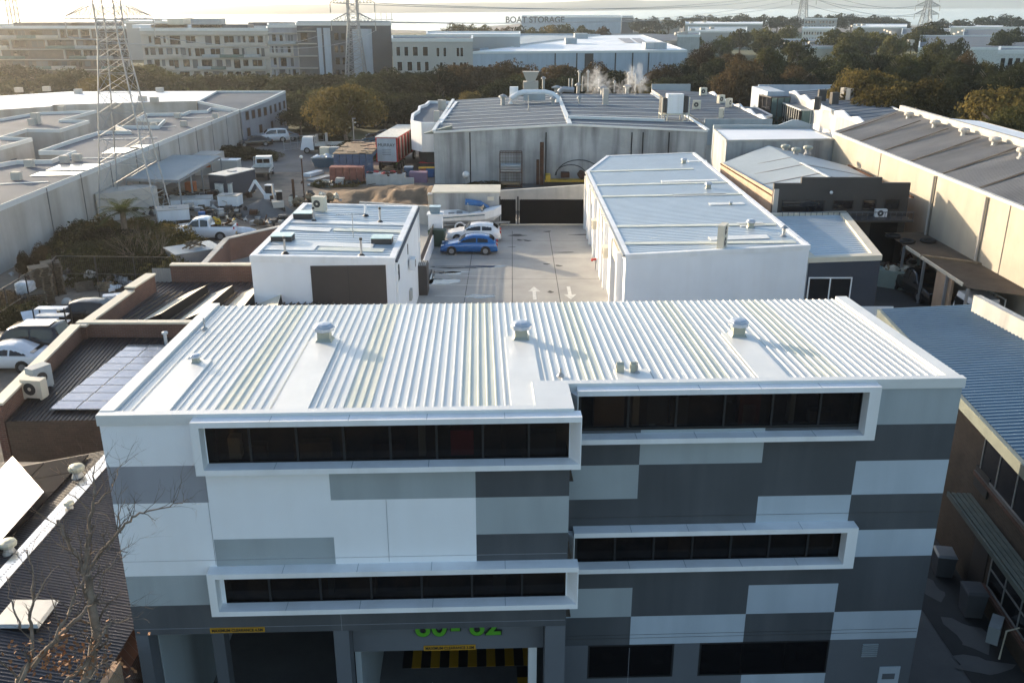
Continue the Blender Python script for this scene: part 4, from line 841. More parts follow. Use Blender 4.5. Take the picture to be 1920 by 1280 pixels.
def car(label,kind,paint,p,rz,group=None,roof=None,lite=False):
    L,W,H=KIND[kind][:3]; P=PROF[kind]; nm={'ute':'utility_truck','van':'van'}.get(kind,'car'); t=thing(nm,label,{'ute':'pickup','van':'van'}.get(kind,'car'),p,rz,group,local=True)
    w=W/2; zb={'hatch':.93,'sedan':.91,'suv':1.13,'van':1.2,'ute':1.12}[kind]; g=.2
    def sec(x,zt,kt):
        end=1-max(0,(abs(x)-(L/2-.5))/.5)**2*.16; ww=w*end; z1=min(zb,zt); top=zt>zb+.05
        r=[(.80,g),(.97,g+.12),(1.0,g+(z1-g)*.55),(.97,z1-.06),(.93 if top else .88,z1),(kt+.05 if top else .80,zt-.045 if top else z1+.0),(kt-.10 if top else .55,zt if top else max(z1,zt)+.02),(.0,zt+.02)]
        h=[V((x,-ww*k,z)) for k,z in r]; return h+[V((q.x,-q.y,q.z)) for q in h[-2::-1]]
    xs=[]
    for k in range(len(P)-1):
        for q in range(3): u=q/3; xs.append(tuple(P[k][m]*(1-u)+P[k+1][m]*u for m in range(3)))
    xs.append(P[-1]); S=[sec(*q) for q in xs]; n=len(S[0]); b=MB()
    for s_ in S: b.v+=s_
    for i in range(len(S)-1):
        for k in range(n-1): a=i*n+k; b.f.append((a,a+n,a+n+1,a+1)); b.m.append(0)
        b.f.append((i*n+n-1,(i+1)*n+n-1,(i+1)*n,i*n)); b.m.append(0)
    b.f.append(tuple(range(n))); b.m.append(0); b.f.append(tuple(range((len(S)-1)*n,len(S)*n))[::-1]); b.m.append(0)
    b.build('body',M[paint],t,smooth=True)
    def top(x):
        for k in range(len(P)-1):
            if P[k][0]>=x>=P[k+1][0]: u=(P[k][0]-x)/(P[k][0]-P[k+1][0]); return tuple(P[k][m]*(1-u)+P[k+1][m]*u for m in range(3))
        return P[-1]
    x0,x1,x2,x3=P[4][0],P[5][0]-.02,P[8][0],P[9][0] if kind!='ute' else P[8][0]-.08
    for s in (-1,1):
        c=MB(); m_=(x1+x2)/2+.05
        for xa,xb in ((x1+.12 if kind!='van' else x1,m_+.05),(m_-.05,x2+(.1 if kind!='ute' else 0))):
            q=[]
            nn=4; lo=[];hi=[]
            for k in range(nn+1):
                x=xa+(xb-xa)*k/nn; _,zt,kt=top(x); lo.append(V((x+(.32 if (k==0 and xa>m_) else 0),s*(w*.925+.012),zb+.05))); hi.append(V((x,s*(w*(kt+.055)+.012),zt-.10)))
            for k in range(nn): c.face([lo[k],lo[k+1],hi[k+1],hi[k]] if s<0 else [lo[k+1],lo[k],hi[k],hi[k+1]])
        c.build('side_window',M['car_glass'],t)
    def cross(xa,xb,nmn,o):
        c=MB(); a=top(xa); q=top(xb); c.face([V((xa,-w*(a[2]-.06),a[1]+.035)),V((xa,w*(a[2]-.06),a[1]+.035)),V((xb,w*(q[2]-.07),q[1]+.03)),V((xb,-w*(q[2]-.07),q[1]+.03))] if o else [V((xa,w*(a[2]-.06),a[1]+.035)),V((xa,-w*(a[2]-.06),a[1]+.035)),V((xb,-w*(q[2]-.07),q[1]+.03)),V((xb,w*(q[2]-.07),q[1]+.03))]); c.build(nmn,M['car_glass'],t)
    cross(x0-.08,x1+.05,'windscreen',True); cross(x3+.06,x2-.02,'rear_window',False)
    if roof: c=MB(); c.box(x2+.3,x1-.5,-w*.6,w*.6,top(-.3)[1]+.03,top(-.3)[1]+.04); c.build('roof_sheen',M[roof],t)  # pale panel paints the sky's reflection onto a glossy roof
    h=L/2
    if kind=='ute': c=MB(); c.box(-h+.15,-.85,-w*.78,w*.78,1.12,1.135); c.build('tray',M['black'],t)
    for s in (-1,1):
        c=MB(); c.box(h-.26,h-.07,s*w*.66-.13,s*w*.66+.13,zb*.66,zb*.80); c.build('headlight',M['headlight'],t)
        c=MB(); c.box(-h-.005,-h+.12,s*w*.68-.12,s*w*.68+.12,zb-.22,zb-.04); c.build('taillight',M['taillight'],t)
        c=MB(); c.box(x0-.2,x0-.05,s*(w+.03)-.08,s*(w+.03)+.08,zb,zb+.13); c.build('mirror',M[paint],t)
    c=MB(); c.box(-h-.012,-h+.02,-.25,.25,.42,.54); c.build('number_plate',M['sign_yellow'],t)
    c=MB()
    for x in (L*.3,-L*.29):
        for s in (-1,1): c.tube([V((x,s*(w-.1),.33)),V((x,s*(w+.004),.33))],.38 if kind in('hatch','sedan') else .43,16)
    c.build('wheel_arch',M['black'],t)
    wheels(t,(L*.3,-L*.29),w+.012,.32 if kind in('hatch','sedan') else .37)
    return t
def HD_(a,b): d=b-a; return math.atan2(d.y,d.x)
car('blue hatchback parked side-on in front of the white one','hatch','car_blue',U(880,473)+V((0,.0,0)),R(180))
car('white hatchback parked behind the blue one','hatch','car_white',U(889,450),R(180))
car('black double cab pickup parked nose to the camera in the right hand yard','ute','car_black',U(1722,553),HD_(U(1695,535),U(1752,568)))
car('white sedan parked below the brick wall at the left edge','sedan','car_white',U(12,688),R(180))
car('black people carrier with sky sheen painted on its roof, parked behind the white sedan','suv','car_black',U(52,664),R(182),roof='car_silver')
car('dark car parked beside the white racks near the brick wall','hatch','car_black',U(150,604),R(184))
car('white four wheel drive parked by the sliding gate of the far lot','suv','car_white',U(510,266),R(200))
car('dark sedan parked left of the white four wheel drive','sedan','car_black',U(478,274),R(200))
car('dark car half hidden behind the white four wheel drive','sedan','car_grey',U(529,264),R(200))
car('dark pickup facing the camera left of the big tree','ute','car_grey',U(566,232),R(-80))
car('silver car between the dark pickup and the big tree','hatch','car_silver',U(583,236),R(-80))
car('white van facing the camera at the back of the tree lined car park','van','car_white',U(707,228),R(-85))
car('silver car under the trees left of the white van','sedan','car_silver',U(684,224),R(-70))
car('pale car partly under the big tree, farthest left of its row','hatch','car_silver',U(664,226),R(-70))
car('grey sedan in front of the silver car under the trees','sedan','car_grey',U(688,238),R(190))
for i,(px,py,pt,lb) in enumerate(((718,262,'car_black','black car parked behind the curtain trailer, farthest of four'),(712,270,'car_teal','dark teal car behind the trailer, second farthest of four'),(706,277,'car_teal','dark teal car behind the trailer, second nearest of four'),(703,285,'car_grey','grey car behind the trailer, nearest of four'))): car(lb,'sedan',pt,U(px,py),R(172))
car('white four wheel drive under the carport among the trees at the right','suv','car_white',U(1802,196),R(180))
car('white van beside the carport among the trees at the right','van','car_white',U(1770,216),R(185))
for i,(px,py,pt,lb) in enumerate(((1330,80,'car_white','white car in the distant car park, leftmost'),(1345,82,'car_silver','silver car in the distant car park'),(1360,81,'car_white','white car in the distant car park, second from the right'),(1366,84,'car_grey','grey car in the distant car park, rightmost'))): car(lb,'suv',pt,U(px,py+4),R(170))
# white ute with tools
t=car('white pickup loaded with yellow machinery behind the brick boundary wall','ute','car_white',U(383,447),R(184))
b=MB(); 
for k in range(16):
    x=-2.5+rnd.random()*1.9; y=rnd.uniform(-.7,.7); z=1.1+rnd.random()*.4; b.bar((x,y,z),(x+rnd.uniform(-.6,.6),y+rnd.uniform(-.4,.4),z+rnd.uniform(-.1,.5)),.12,.16,rnd.randrange(3))
b.build('load',[M['yellow'],M['rust'],M['cream']],t)
# flatbed truck facing away
def flatbed(label,p,rz,paint='car_white',tray='wood_grey',s=1.0):
    t=thing('flatbed_truck',label,'truck',p,rz,local=True)
    b=MB(); b.hexa([V(v)*s for v in ((.9,-.95,.45),(2.6,-.95,.45),(2.6,.95,.45),(.9,.95,.45),(.95,-.85,2.05),(2.3,-.85,2.05),(2.3,.85,2.05),(.95,.85,2.05))]); b.build('cab',M[paint],t)
    b=MB(); b.box(.88*s,.9*s,-.7*s,.7*s,1.4*s,1.85*s); b.box(2.42*s,2.47*s,-.75*s,.75*s,1.25*s,1.8*s); b.build('windows',M['car_glass'],t)
    b=MB(); b.box(-2.8*s,.7*s,-1.05*s,1.05*s,.85*s,.95*s); b.build('tray',M[tray],t)
    b=MB(); 
    for y in (-1.05,1.0): b.box(-2.8*s,.7*s,y*s,(y+.05)*s,.95*s,1.25*s)
    b.box(.7*s,.76*s,-1.05*s,1.05*s,.95*s,1.3*s)
    for y in (-1.0,0,1.0): b.bar((.73*s,y*s,.95*s),(.73*s,y*s,2.1*s),.06,.06)
    b.bar((.73*s,-1.0*s,2.1*s),(.73*s,1.0*s,2.1*s),.06,.06); b.build('side_rail',M['paint_white'],t)
    b=MB(); b.box(-2.7*s,2.4*s,-.4*s,.4*s,.4*s,.8*s); b.build('chassis',M['black'],t); wheels(t,(1.8*s,-1.9*s),.95*s,.4*s); return t
flatbed('white flatbed truck facing away on the dirt yard',U(494,332),HD_(U(488,338),U(502,318)))
flatbed('small white truck with two boxes on its tray by the skip',U(604,286),R(185))
for i,px in enumerate((610,628)): b=MB(); p=U(px,293,.9); b.box(p.x-.55,p.x+.55,p.y-.5,p.y+.5,.95,2.0); b.build('crate',M['cream' if i==0 else 'patch_light'],label=['cream box on the small truck tray, left of two','grey box on the small truck tray, right of two'][i],cat='crate')
t=flatbed('white cab tipper truck behind the blue grey roof at the right',U(1880,622),R(180),s=1.1)
# curtain trailer truck
p=U(727,322); t=thing('semi_trailer','white roofed red curtain trailer with lettering on its rear doors','trailer',p,R(84),local=True)
b=MB(); b.box(0,11.5,-1.25,1.25,1.1,3.85); b.build('box_body',M['red'],t); b=MB(); b.box(-.03,11.55,-1.3,1.3,3.852,3.92); b.build('roof',M['paint_white'],t)
b=MB(); b.box(-.05,-.004,-1.1,1.1,1.15,3.75); rd=b.build('rear_door',M['patch_pale'],t)
b=MB(); 
for k in range(16): b.box(.3+k*.55,.75+k*.55,-1.3,-1.26,1.3,3.7,k%3)
b.build('curtain',[M['rust'],M['red'],M['plaster']],t)
me=textmesh('MURRAY',.5,.01); me.materials.append(M['charcoal']); o=bpy.data.objects.new('lettering',me); col.objects.link(o); o.parent=rd; o.location=V((-.06,0,3.0))-V(OFF[rd]); o.rotation_euler=(R(90),0,R(-90))
b=MB()
for k in range(4): b.box(-.06,-.052,-.5,.5,2.5-k*.2,2.55-k*.2)
b.build('small_print',M['patch_mid'],rd)
b=MB(); b.box(0,11,-.5,.5,.7,1.05); b.build('chassis',M['black'],t); wheels(t,(1.2,2.4,3.6,9.5),1.2,.5)
p=U(740,312); b=MB(); b.box(11.9-11.5,0+2.2,-1.2,1.2,.6,3.2)
# ================================================================ BOAT
bt=U(882,428); t=thing('motor_boat','white open motor boat with a rolled blue cover on a trailer by the concrete wall','boat',bt,R(4),local=True)
b=MB(); S=[(-2.6,.98,.55,.95,.95),(-1.5,1.02,.5,1.0,.98),(0,1.02,.5,1.0,1.02),(1.2,.88,.55,1.05,1.12),(2.0,.55,.7,1.2,1.25),(2.65,.06,1.2,1.38,1.4)]
R_=[]
for x,wd,kz,cz,gz in S:
    gz+=.45; cz+=.1
    R_.append([V((x,0,kz-.05)),V((x,-wd*.75,cz-.25)),V((x,-wd,gz)),V((x,-wd*.86,gz+.02)),V((x,-wd*.75,max(gz-.55,cz-.1)) if x<.6 else V((x,-wd*.3,gz+.12))),V((x,wd*.75,max(gz-.55,cz-.1)) if x<.6 else V((x,wd*.3,gz+.12))),V((x,wd*.86,gz+.02)),V((x,wd,gz)),V((x,wd*.75,cz-.25))])
for r_ in R_: b.v+=r_
for i in range(len(R_)-1):
    for k in range(9): a=i*9+k; c=i*9+(k+1)%9; b.f.append((a,a+9,c+9,c)); b.m.append(0)
b.f.append(tuple(range(9))); b.m.append(0); b.build('hull',M['white_paint'],t)
b=MB(); b.bar((-2.3,-1.04,1.15),(1.2,-.97,1.35),.02,.09); b.build('stripe',M['car_teal'],t)
b=MB(); b.tube([(-.4,0,2.3),(.9,.1,2.1),(1.6,.2,1.75)],[.26,.24,.12],10); b.build('rolled_cover',M['blue_tarp'],t)
b=MB()
for y in (-.85,.85): b.bar((-.1,y,1.4),(-.2,y,2.3),.05,.05); b.bar((1.3,y*.8,1.5),(.6,y*.8,2.05),.05,.05)
b.bar((-.2,-.85,2.25),(-.2,.85,2.25),.05,.05); b.build('frame',M['steel'],t)
b=MB(); b.face([V(v) for v in ((1.0,-.75,1.5),(1.5,0,1.55),(1.2,0,2.05),(.8,-.7,1.95))]); b.face([V(v) for v in ((1.0,.75,1.5),(.8,.7,1.95),(1.2,0,2.05),(1.5,0,1.55))]); b.build('windscreen',M['car_glass'],t)
b=MB(); b.box(-2.9,-2.6,-.25,.25,1.1,1.9); b.box(-2.85,-2.7,-.1,.1,.5,1.1); b.build('outboard_motor',M['white_paint'],t)
for x,y in ((-.9,.2),(-1.6,-.4)): b=MB(); b.box(x-.25,x+.25,y-.25,y+.25,1.0,1.45); b.build('seat',M['steel'],t)
t=thing('boat_trailer','galvanised trailer carrying the white motor boat','trailer',bt,R(4),local=True)
b=MB()
for y in (-.8,.8): b.bar((-2.6,y,.5),(1.8,y*.5,.5),.1,.1); b.bar((1.8,y*.5,.5),(3.4,0,.5),.1,.1)
for x in (-2.0,-.6,.8): b.bar((x,-.85,.48),(x,.85,.48),.08,.08)
b.bar((2.6,0,.5),(2.6,0,1.5),.08,.08); b.bar((3.3,0,.0),(3.3,0,.5),.06,.06); b.build('frame',M['galv'],t)
b=MB()
for s in (-1,1): b.tube([V((-.9+math.cos(a)*.42,s*1.05,.34+math.sin(a)*.42)) for a in [i*math.pi/8 for i in range(9)]],.07,6)
b.build('mudguard',M['white_paint'],t); wheels(t,(-.9,),1.12,.3)
# ================================================================ YARD WALLS, GATE, BINS
def box_thing(name,label,cat,px,py,w,d,h,m,z=0,rz=0,part=None):
    p=U(px,py,z); t=thing(name,label,cat,p,rz,local=True); b=MB(); b.box(-w/2,w/2,-d/2,d/2,0,h); b.build(part or 'body',M[m],t); return t
Yw=U(875,431).y+1.4
wa_=UD(812,398,Yw); wb_=UD(936,398,Yw); zt=UD(875,362,Yw).z
t=thing('concrete_enclosure','grey concrete enclosure with a flat pale top behind the boat','enclosure',V(((wa_.x+wb_.x)/2,Yw,0)))
b=MB(); b.box(wa_.x,wb_.x,Yw,Yw+3.2,0,zt); b.build('wall',M['concrete_grey'],t); b=MB(); b.box(wa_.x-.1,wb_.x+.1,Yw-.08,Yw+3.3,zt+.002,zt+.12); b.build('top_slab',M['cream'],t)
A=V((wa_.x,Yw,0));B=V((wb_.x,Yw,0)); f=lambda x:UD(x,398,Yw).x-wa_.x
panel(t,A,B,f(912),f(929),UD(900,393,Yw).z,UD(900,379,Yw).z,'steel','meter_box',.12); panel(t,A,B,f(914),f(926),UD(900,376,Yw).z,UD(900,369,Yw).z,'cream','wall_sign',.05); panel(t,A,B,f(897),f(903),UD(900,383,Yw).z,UD(900,377,Yw).z,'paint_white','notice',.04); b=MB(); 
p=wpt(A,B,f(900),UD(900,380,Yw).z,.045); b.box(p.x-.1,p.x+.1,p.y-.01,p.y,p.z-.02,p.z+.12); b.build('notice',M['red'],t)
# retaining walls (left and right)
a1=UD(696,372,83); b1=UD(812,370,79); t=thing('retaining_wall','concrete retaining wall above the driveway left of the enclosure','wall',(-9.5,82,0))
y0=U(760,388).y
b=MB(); b.hexa([V(v) for v in ((-13.4,79.5,0),(-6.9,78.2,0),(-6.9,78.6,0),(-13.4,79.9,0),(-13.4,79.5,1.75),(-6.9,78.2,1.6),(-6.9,78.6,1.6),(-13.4,79.9,1.75))]); b.build('wall',M['concrete_light'],t)
t=thing('retaining_wall','sloping concrete retaining wall behind the dark gate','wall',(2,84,0)); ya=84.
z1=UD(938,358,84).z; z2=UD(1102,345,84).z
b=MB(); b.hexa([V(v) for v in ((-1.2,84,0),(8.0,84,0),(8.0,84.35,0),(-1.2,84.35,0),(-1.2,84,z1),(8.0,84,z2),(8.0,84.35,z2),(-1.2,84.35,z1))]); b.build('wall',M['concrete_light'],t)
# gate
gy=U(1030,422).y
t=thing('sliding_gate','black sheeted sliding gate with a spiked top and a matching pedestrian gate','gate',V((2.2,gy,0)))
gz=lambda x:UD(x,372,gy).z; gx=lambda x:UD(x,400,gy).x
b=MB(); b.box(gx(974),gx(1099),gy,gy+.06,.12,2.25); b.build('gate_leaf',M['gate_black'],t); b=MB(); b.box(gx(938),gx(967),gy,gy+.06,.12,2.25); b.build('pedestrian_gate',M['gate_black'],t)
b=MB(); n=34
for k in range(n): x=gx(976)+(gx(1097)-gx(976))*k/(n-1); b.tube([(x,gy,2.2),(x,gy,2.42)],[.02,.004],4)
for k in range(8): x=gx(940)+(gx(966)-gx(940))*k/7; b.tube([(x,gy,2.2),(x,gy,2.42)],[.02,.004],4)
b.build('spikes',M['steel'],t)
for px in (937,971,1100): b=MB(); b.box(gx(px)-.07,gx(px)+.07,gy-.1,gy+.1,0,2.5); b.build('gate_post',M['black'],t)
b=MB(); b.box(gx(938),gx(1100),gy-.12,gy-.03,0.015,.1); b.build('gate_track',M['cream'],t)
# white pillar with blue box
p=U(817,458); t=thing('gate_pillar','square white pillar between the driveway fence and the boat','pillar',p); b=MB(); b.box(p.x-.55,p.x+.55,p.y,p.y+1.0,0,2.35); b.build('pillar',M['wall_white'],t); b=MB(); b.box(p.x-.65,p.x+.65,p.y-.08,p.y+1.1,2.352,2.44); b.build('cap',M['white_paint'],t)
b=MB(); q=p+V((0,.45,2.45)); b.hexa([q+V(v) for v in ((-.35,-.35,0),(.35,-.35,0),(.35,.35,0),(-.35,.35,0),(-.45,-.42,.55),(.45,-.42,.55),(.45,.42,.55),(-.45,.42,.55))]); b.build('planter_box',M['water_blue'],label='pale blue tapered box standing on the white pillar',cat='box')
p2=U(810,425)+V((0,2.6,0)); t=thing('gate_pillar','pale pillar with a grey cap behind the white one','pillar',p2); b=MB(); b.box(p2.x-.5,p2.x+.5,p2.y,p2.y+.8,0,2.2); b.build('pillar',M['concrete_light'],t); b=MB(); b.box(p2.x-.55,p2.x+.55,p2.y-.05,p2.y+.85,2.202,2.3); b.build('cap',M['galv'],t)
# driveway fence: low wall with dark slats
f0=V((-6.35,59.6,0)); f1=V((-6.25,U(817,458).y,0))
t=thing('slatted_fence','dark slatted fence on a white kerb wall beside the driveway','fence',(f0+f1)/2); b=MB(); b.bar(f0+V((0,0,.5)),f1+V((0,0,.5)),.2,1.0); b.build('wall',M['wall_white'],t)
b=MB()
for k in range(5): b.bar(f0+V((0,0,1.08+k*.13)),f1+V((0,0,1.08+k*.13)),.04,.1)
b.build('slats',M['door_brown'],t)
# bins
def wheelie(label,p,m,lid=None,w=.6,h=1.05,group=None):
    t=thing('wheelie_bin',label,'bin',p,rnd.uniform(-.2,.2),group,local=True); b=MB(); b.hexa([V(v) for v in ((-w*.42,-.28,.05),(w*.42,-.28,.05),(w*.42,.28,.05),(-w*.42,.28,.05),(-w/2,-.35,h*.92),(w/2,-.35,h*.92),(w/2,.35,h*.92),(-w/2,.35,h*.92))]); b.build('body',M[m],t)
    b=MB(); b.hexa([V(v) for v in ((-w*.53,-.38,h*.92+.003),(w*.53,-.38,h*.92+.003),(w*.53,.38,h*.92+.003),(-w*.53,.38,h*.92+.003),(-w*.45,-.3,h),(w*.45,-.3,h),(w*.45,.3,h),(-w*.45,.3,h))]); b.build('lid',M[lid or m],t); return t
wheelie('large dark green bin beside the white pillar',U(820,462),'bin_green',w=1.3,h=1.4)
t=box_thing('bin_enclosure','brown slatted enclosure standing against the white workshop wall','enclosure',790,548,.95,1.4,2.0,'door_brown'); b=MB()
for k in range(7): b.box(-.4+k*.12,-.34+k*.12,-.6,.6,2.002,2.05)
b.build('slats',M['concrete_light'],t)
p=U(1117,505); t=thing('fire_hydrant','red and silver fire hydrant by the long white workshop wall','hydrant',p,0,local=True); b=MB(); b.tube([(0,0,0),(0,0,.8)],.07,8); b.build('riser',M['steel'],t); b=MB(); b.tube([(-.3,0,.75),(.3,0,.75)],.09,8); b.tube([(-.3,0,.75),(-.3,-.15,.7)],.08,8); b.tube([(.3,0,.75),(.3,-.15,.7)],.08,8); b.build('valve_head',M['red'],t)
# globe lamp
p=U(874,352); t=thing('globe_lamp','white globe lamp on a short post by the grey hall','street lamp',p); b=MB(); b.tube([p,p+V((0,0,1.0))],.05,8); b.build('post',M['steel'],t); b=MB(); b.blob(p+V((0,0,1.35)),.38,amp=0,nu=16,nv=12); b.build('globe',M['flashing'],t,smooth=True)
# rusty cage
p=U(958,352); t=thing('storage_cage','tall rusty mesh cage holding stacked sheets against the grey hall wall','cage',p); b=MB(); w_=1.15; h_=3.6
for x in (-w_,w_):
    for y in (0,1.2): b.bar(p+V((x,y,0)),p+V((x,y,h_)),.08,.08)
for z in (.1,1.6,h_): 
    for y in (0,1.2): b.bar(p+V((-w_,y,z)),p+V((w_,y,z)),.08,.08)
for k in range(1,8): b.bar(p+V((-w_+k*.29,1.2,0)),p+V((-w_+k*.29,1.2,h_)),.02,.02)
for k in range(1,10): b.bar(p+V((-w_,1.2,k*.36)),p+V((w_,1.2,k*.36)),.02,.02)
b.build('frame',M['rust'],t)
for z,m_ in ((1.65,'galv'),(1.9,'galv'),(2.15,'patch_light'),(.3,'wood')): b=MB(); b.box(p.x-w_+.1,p.x+w_-.15,p.y+.1,p.y+1.1,z,z+.18); b.build('stored_sheet',M[m_],t)
# drill rig
p=U(1016,350); t=thing('drill_rig','rusty yellow drilling rig with a vertical mast and looping hoses','drill rig',p); b=MB(); b.box(p.x-.25,p.x+.15,p.y-.2,p.y+.2,.2,4.6); b.box(p.x-.6,p.x-.3,p.y-.1,p.y+.3,.2,2.8); b.build('mast',M['rust'],t)
b=MB(); b.box(p.x+.3,p.x+4.6,p.y,p.y+1.2,.45,.62); b.box(p.x+.4,p.x+.9,p.y,p.y+1.2,.62,1.2); b.box(p.x+2.0,p.x+2.9,p.y+.1,p.y+1.0,.9,1.4,1); b.blob((p.x+4.2,p.y+.4,1.2),.45,1,amp=.3); b.build('chassis',[M['yellow'],M['rust']],t)
b=MB(); b.box(p.x+.2,p.x+4.8,p.y-.25,p.y+.1,0,.5); b.build('track',M['black'],t)
b=MB()
for r_,x0 in ((1.9,1.5),(1.3,1.4)): b.tube([p+V((x0+r_*(1-math.cos(a))*1.25,.5,1.1+math.sin(a)*r_*.85)) for a in [i*math.pi/12 for i in range(13)]],.05,6)
b.build('hose',M['black'],t)
# ================================================================ CRATES, BINS, SHEETS NEAR THE HALL
def crate_proto(m,label,grp):
    t=thing('crate',label,'crate',(0,0,0),0,grp,local=True); b=MB(); b.box(-.33,.33,-.33,.33,0,.36); b.build('box',M[m],t); b=MB(); b.box(-.35,.35,-.35,.35,.361,.42); b.build('rim',M[m],t); return t
rc=crate_proto('red_crate','reddish plastic crate in the stacks nearest the dirt mound','red crates stacked by the dirt mound'); p0=U(626,343); first=True
for i in range(5):
    for k in range(4):
        for j_ in range(2):
            loc=p0+V((i*.72,j_*.72,k*.43)); 
            if first: rc.location=loc; first=False
            else: dup(rc,loc,0)
bc=crate_proto('blue_crate','blue plastic crate in the tall stacks left of the curtain trailer','blue crates stacked by the trailer'); p0=U(634,332); first=True
gl=M['wood_grey']
for i in range(6):
    for j_ in range(11):
        for k in range(6):
            if k<5 and j_>0: continue
            if i==5 and j_<0: continue
            loc=p0+V((i*.72,j_*.8,k*.43))
            if first: bc.location=loc; first=False
            else: dup(bc,loc,0)
lidp=None
for i in range(6):
    for j_ in range(11):
        z=6*.43+rnd.choice((0,0,0,.08)); loc=p0+V((i*.72,j_*.8,z))
        if rnd.random()<.07: continue
        if lidp is None:
            b=MB(); b.box(-.36,.36,-.39,.39,0,.07); lidp=b.build('timber_board',M['wood'],label='weathered timber lid on top of a blue crate stack',cat='board',group='timber lids on the blue crates'); lidp.location=loc
        else: c=lidp.copy(); col.objects.link(c); c.location=loc
def skip(label,px,py,w,d,h,m,fill,rz=0,fm=None,z=0):
    t=thing('skip_bin',label,'skip bin',U(px,py,z),rz,local=True); b=MB(); b.hexa([V(v) for v in ((-w*.36,-d/2,0),(w*.36,-d/2,0),(w*.36,d/2,0),(-w*.36,d/2,0),(-w/2,-d*.53,h),(w/2,-d*.53,h),(w/2,d*.53,h),(-w/2,d*.53,h))]); b.build('body',M[m],t)
    b=MB()
    for k in range(16):
        x=rnd.uniform(-w*.38,w*.38); y=rnd.uniform(-d*.38,d*.38); b.blob((x,y,h+.05),(rnd.uniform(.15,.4),rnd.uniform(.15,.35),rnd.uniform(.1,.3)),k%len(fill),seed=k,amp=.4,nu=7,nv=5)
    b.build('rubbish',[M[f_] for f_ in fill],t,kind='stuff'); return t
skip('blue skip heaped with white sacks beside the dirt track',612,312,3.2,1.8,1.1,'car_teal',['plastic_wrap','paint_white'])
skip('green skip full of timber scraps left of the black pickup',1677,536,2.6,1.6,1.2,'green_metal',['wood','cream','rust','wood_grey'],R(-35))
skip('pale green skip behind the black pickup',1745,513,2.0,1.5,1.2,'green_metal',['rust','black'],R(-30))
# sheet stacks
for i,(px,py,m_,w_,d_,h_,rz,lb) in enumerate(((588,328,'plastic_wrap',.9,2.6,.35,-24,'stack of pale channel sheets lying nearest the dirt track'),(600,336,'galv',1.0,3.4,.2,-28,'grey sheet stack lying beside the pale channel sheets'),(612,345,'water_blue',2.6,3.4,.15,-22,'large pale blue sheet leaning near the red crates'))):
    t=thing('sheet_stack',lb,'sheets',U(px,py),R(rz),local=True); b=MB(); b.box(-w_/2,w_/2,-d_/2,d_/2,0,h_); b.build('sheets',M[m_],t)
t=box_thing('site_bin','grey open steel bin in front of the trailer','bin',725,344,4.1,1.6,1.1,'concrete_light'); b=MB(); 
for k in range(12): b.blob((rnd.uniform(-1.9,1.9),rnd.uniform(-.6,.6),1.1),(.3,.3,.2),k%3,seed=k,amp=.5,nu=7,nv=5)
b.build('scrap',[M['rust'],M['black'],M['red']],t,kind='stuff')
box_thing('concrete_barrier','long pale concrete barrier in front of the grey steel bin','barrier',734,346,4.8,.5,.7,'concrete_light')
for px,py,m_,lid,lb in ((746,316,'bin_green','bin_green','dark green bin with a lime leaf mark beside the trailer'),(767,330,'blue_crate','plastic_wrap','blue tub with white bags'),(795,322,'charcoal','red','red lidded bin by the hall, left of two'),(808,322,'charcoal','red','red lidded bin by the hall, right of two'),(794,332,'red_crate','yellow','red bin with a yellow lid by the hall'),(807,332,'blue_tarp','yellow','blue bin with a yellow lid at the hall corner')):
    wheelie(lb,U(px,py),m_,lid,w=1.0,h=1.1)
b=MB(); p=U(746,316)+V((-.02,-.36,.72)); b.face([p+V(v) for v in ((-.22,-.02,-.2),(.1,-.02,-.2),(.25,-.02,.1),(.12,-.02,.25),(-.05,-.02,0))]); b.build('leaf_mark',M['lime'],label='lime green leaf shaped mark on the dark bin',cat='sign')
t=box_thing('timber_crate','purplish tarpaulined crate with crossed straps near the hall corner','crate',785,341,1.9,1.2,1.1,'purple')
# dirt mound
b=MB(); n=44; m_=16; pa=U(590,392); pb=U(830,392)
for i in range(n+1):
    for j_ in range(m_+1):
        u=i/n; v=j_/m_; x=pa.x+(5.0+-pa.x-8.5+2)*u if False else -18.8+14.5*u; y=80.2+16*v; e=math.sin(math.pi*v)**.8*min(1,u*3)*min(1,(1-u)*6)
        z=.03+1.25*e*(.55+.9*noise.noise(V((x*.25,y*.25,0)))+.45*noise.noise(V((x*1.1,y*1.1,3)))); b.v.append(V((x,y,max(z,-.05))))
for i in range(n):
    for j_ in range(m_): a=i*(m_+1)+j_; b.f.append((a,a+m_+1,a+m_+2,a+1)); b.m.append(0)
b.build('dirt_mound',M['dirt_brown'],smooth=True,kind='structure')
# gravel pile
def pile(px,py,r,h,m,label,cat='pile'):
    p=U(px,py); b=MB(); n=24
    for k in range(7):
        f_=1-k/6
        for i in range(n): t=2*math.pi*i/n; rr_=r*f_*(1+.12*noise.noise(V((math.cos(t)*2,math.sin(t)*2,k)))); b.v.append(p+V((math.cos(t)*rr_,math.sin(t)*rr_,h*(1-f_)**.9)))
    for k in range(6):
        for i in range(n): a=k*n+i; c=k*n+(i+1)%n; b.f.append((a,c,c+n,a+n)); b.m.append(0)
    b.build('gravel_pile',M[m],smooth=True,label=label,cat=cat)
pile(495,398,2.6,1.3,'asphalt_light','grey gravel pile in front of the white excavator'); 
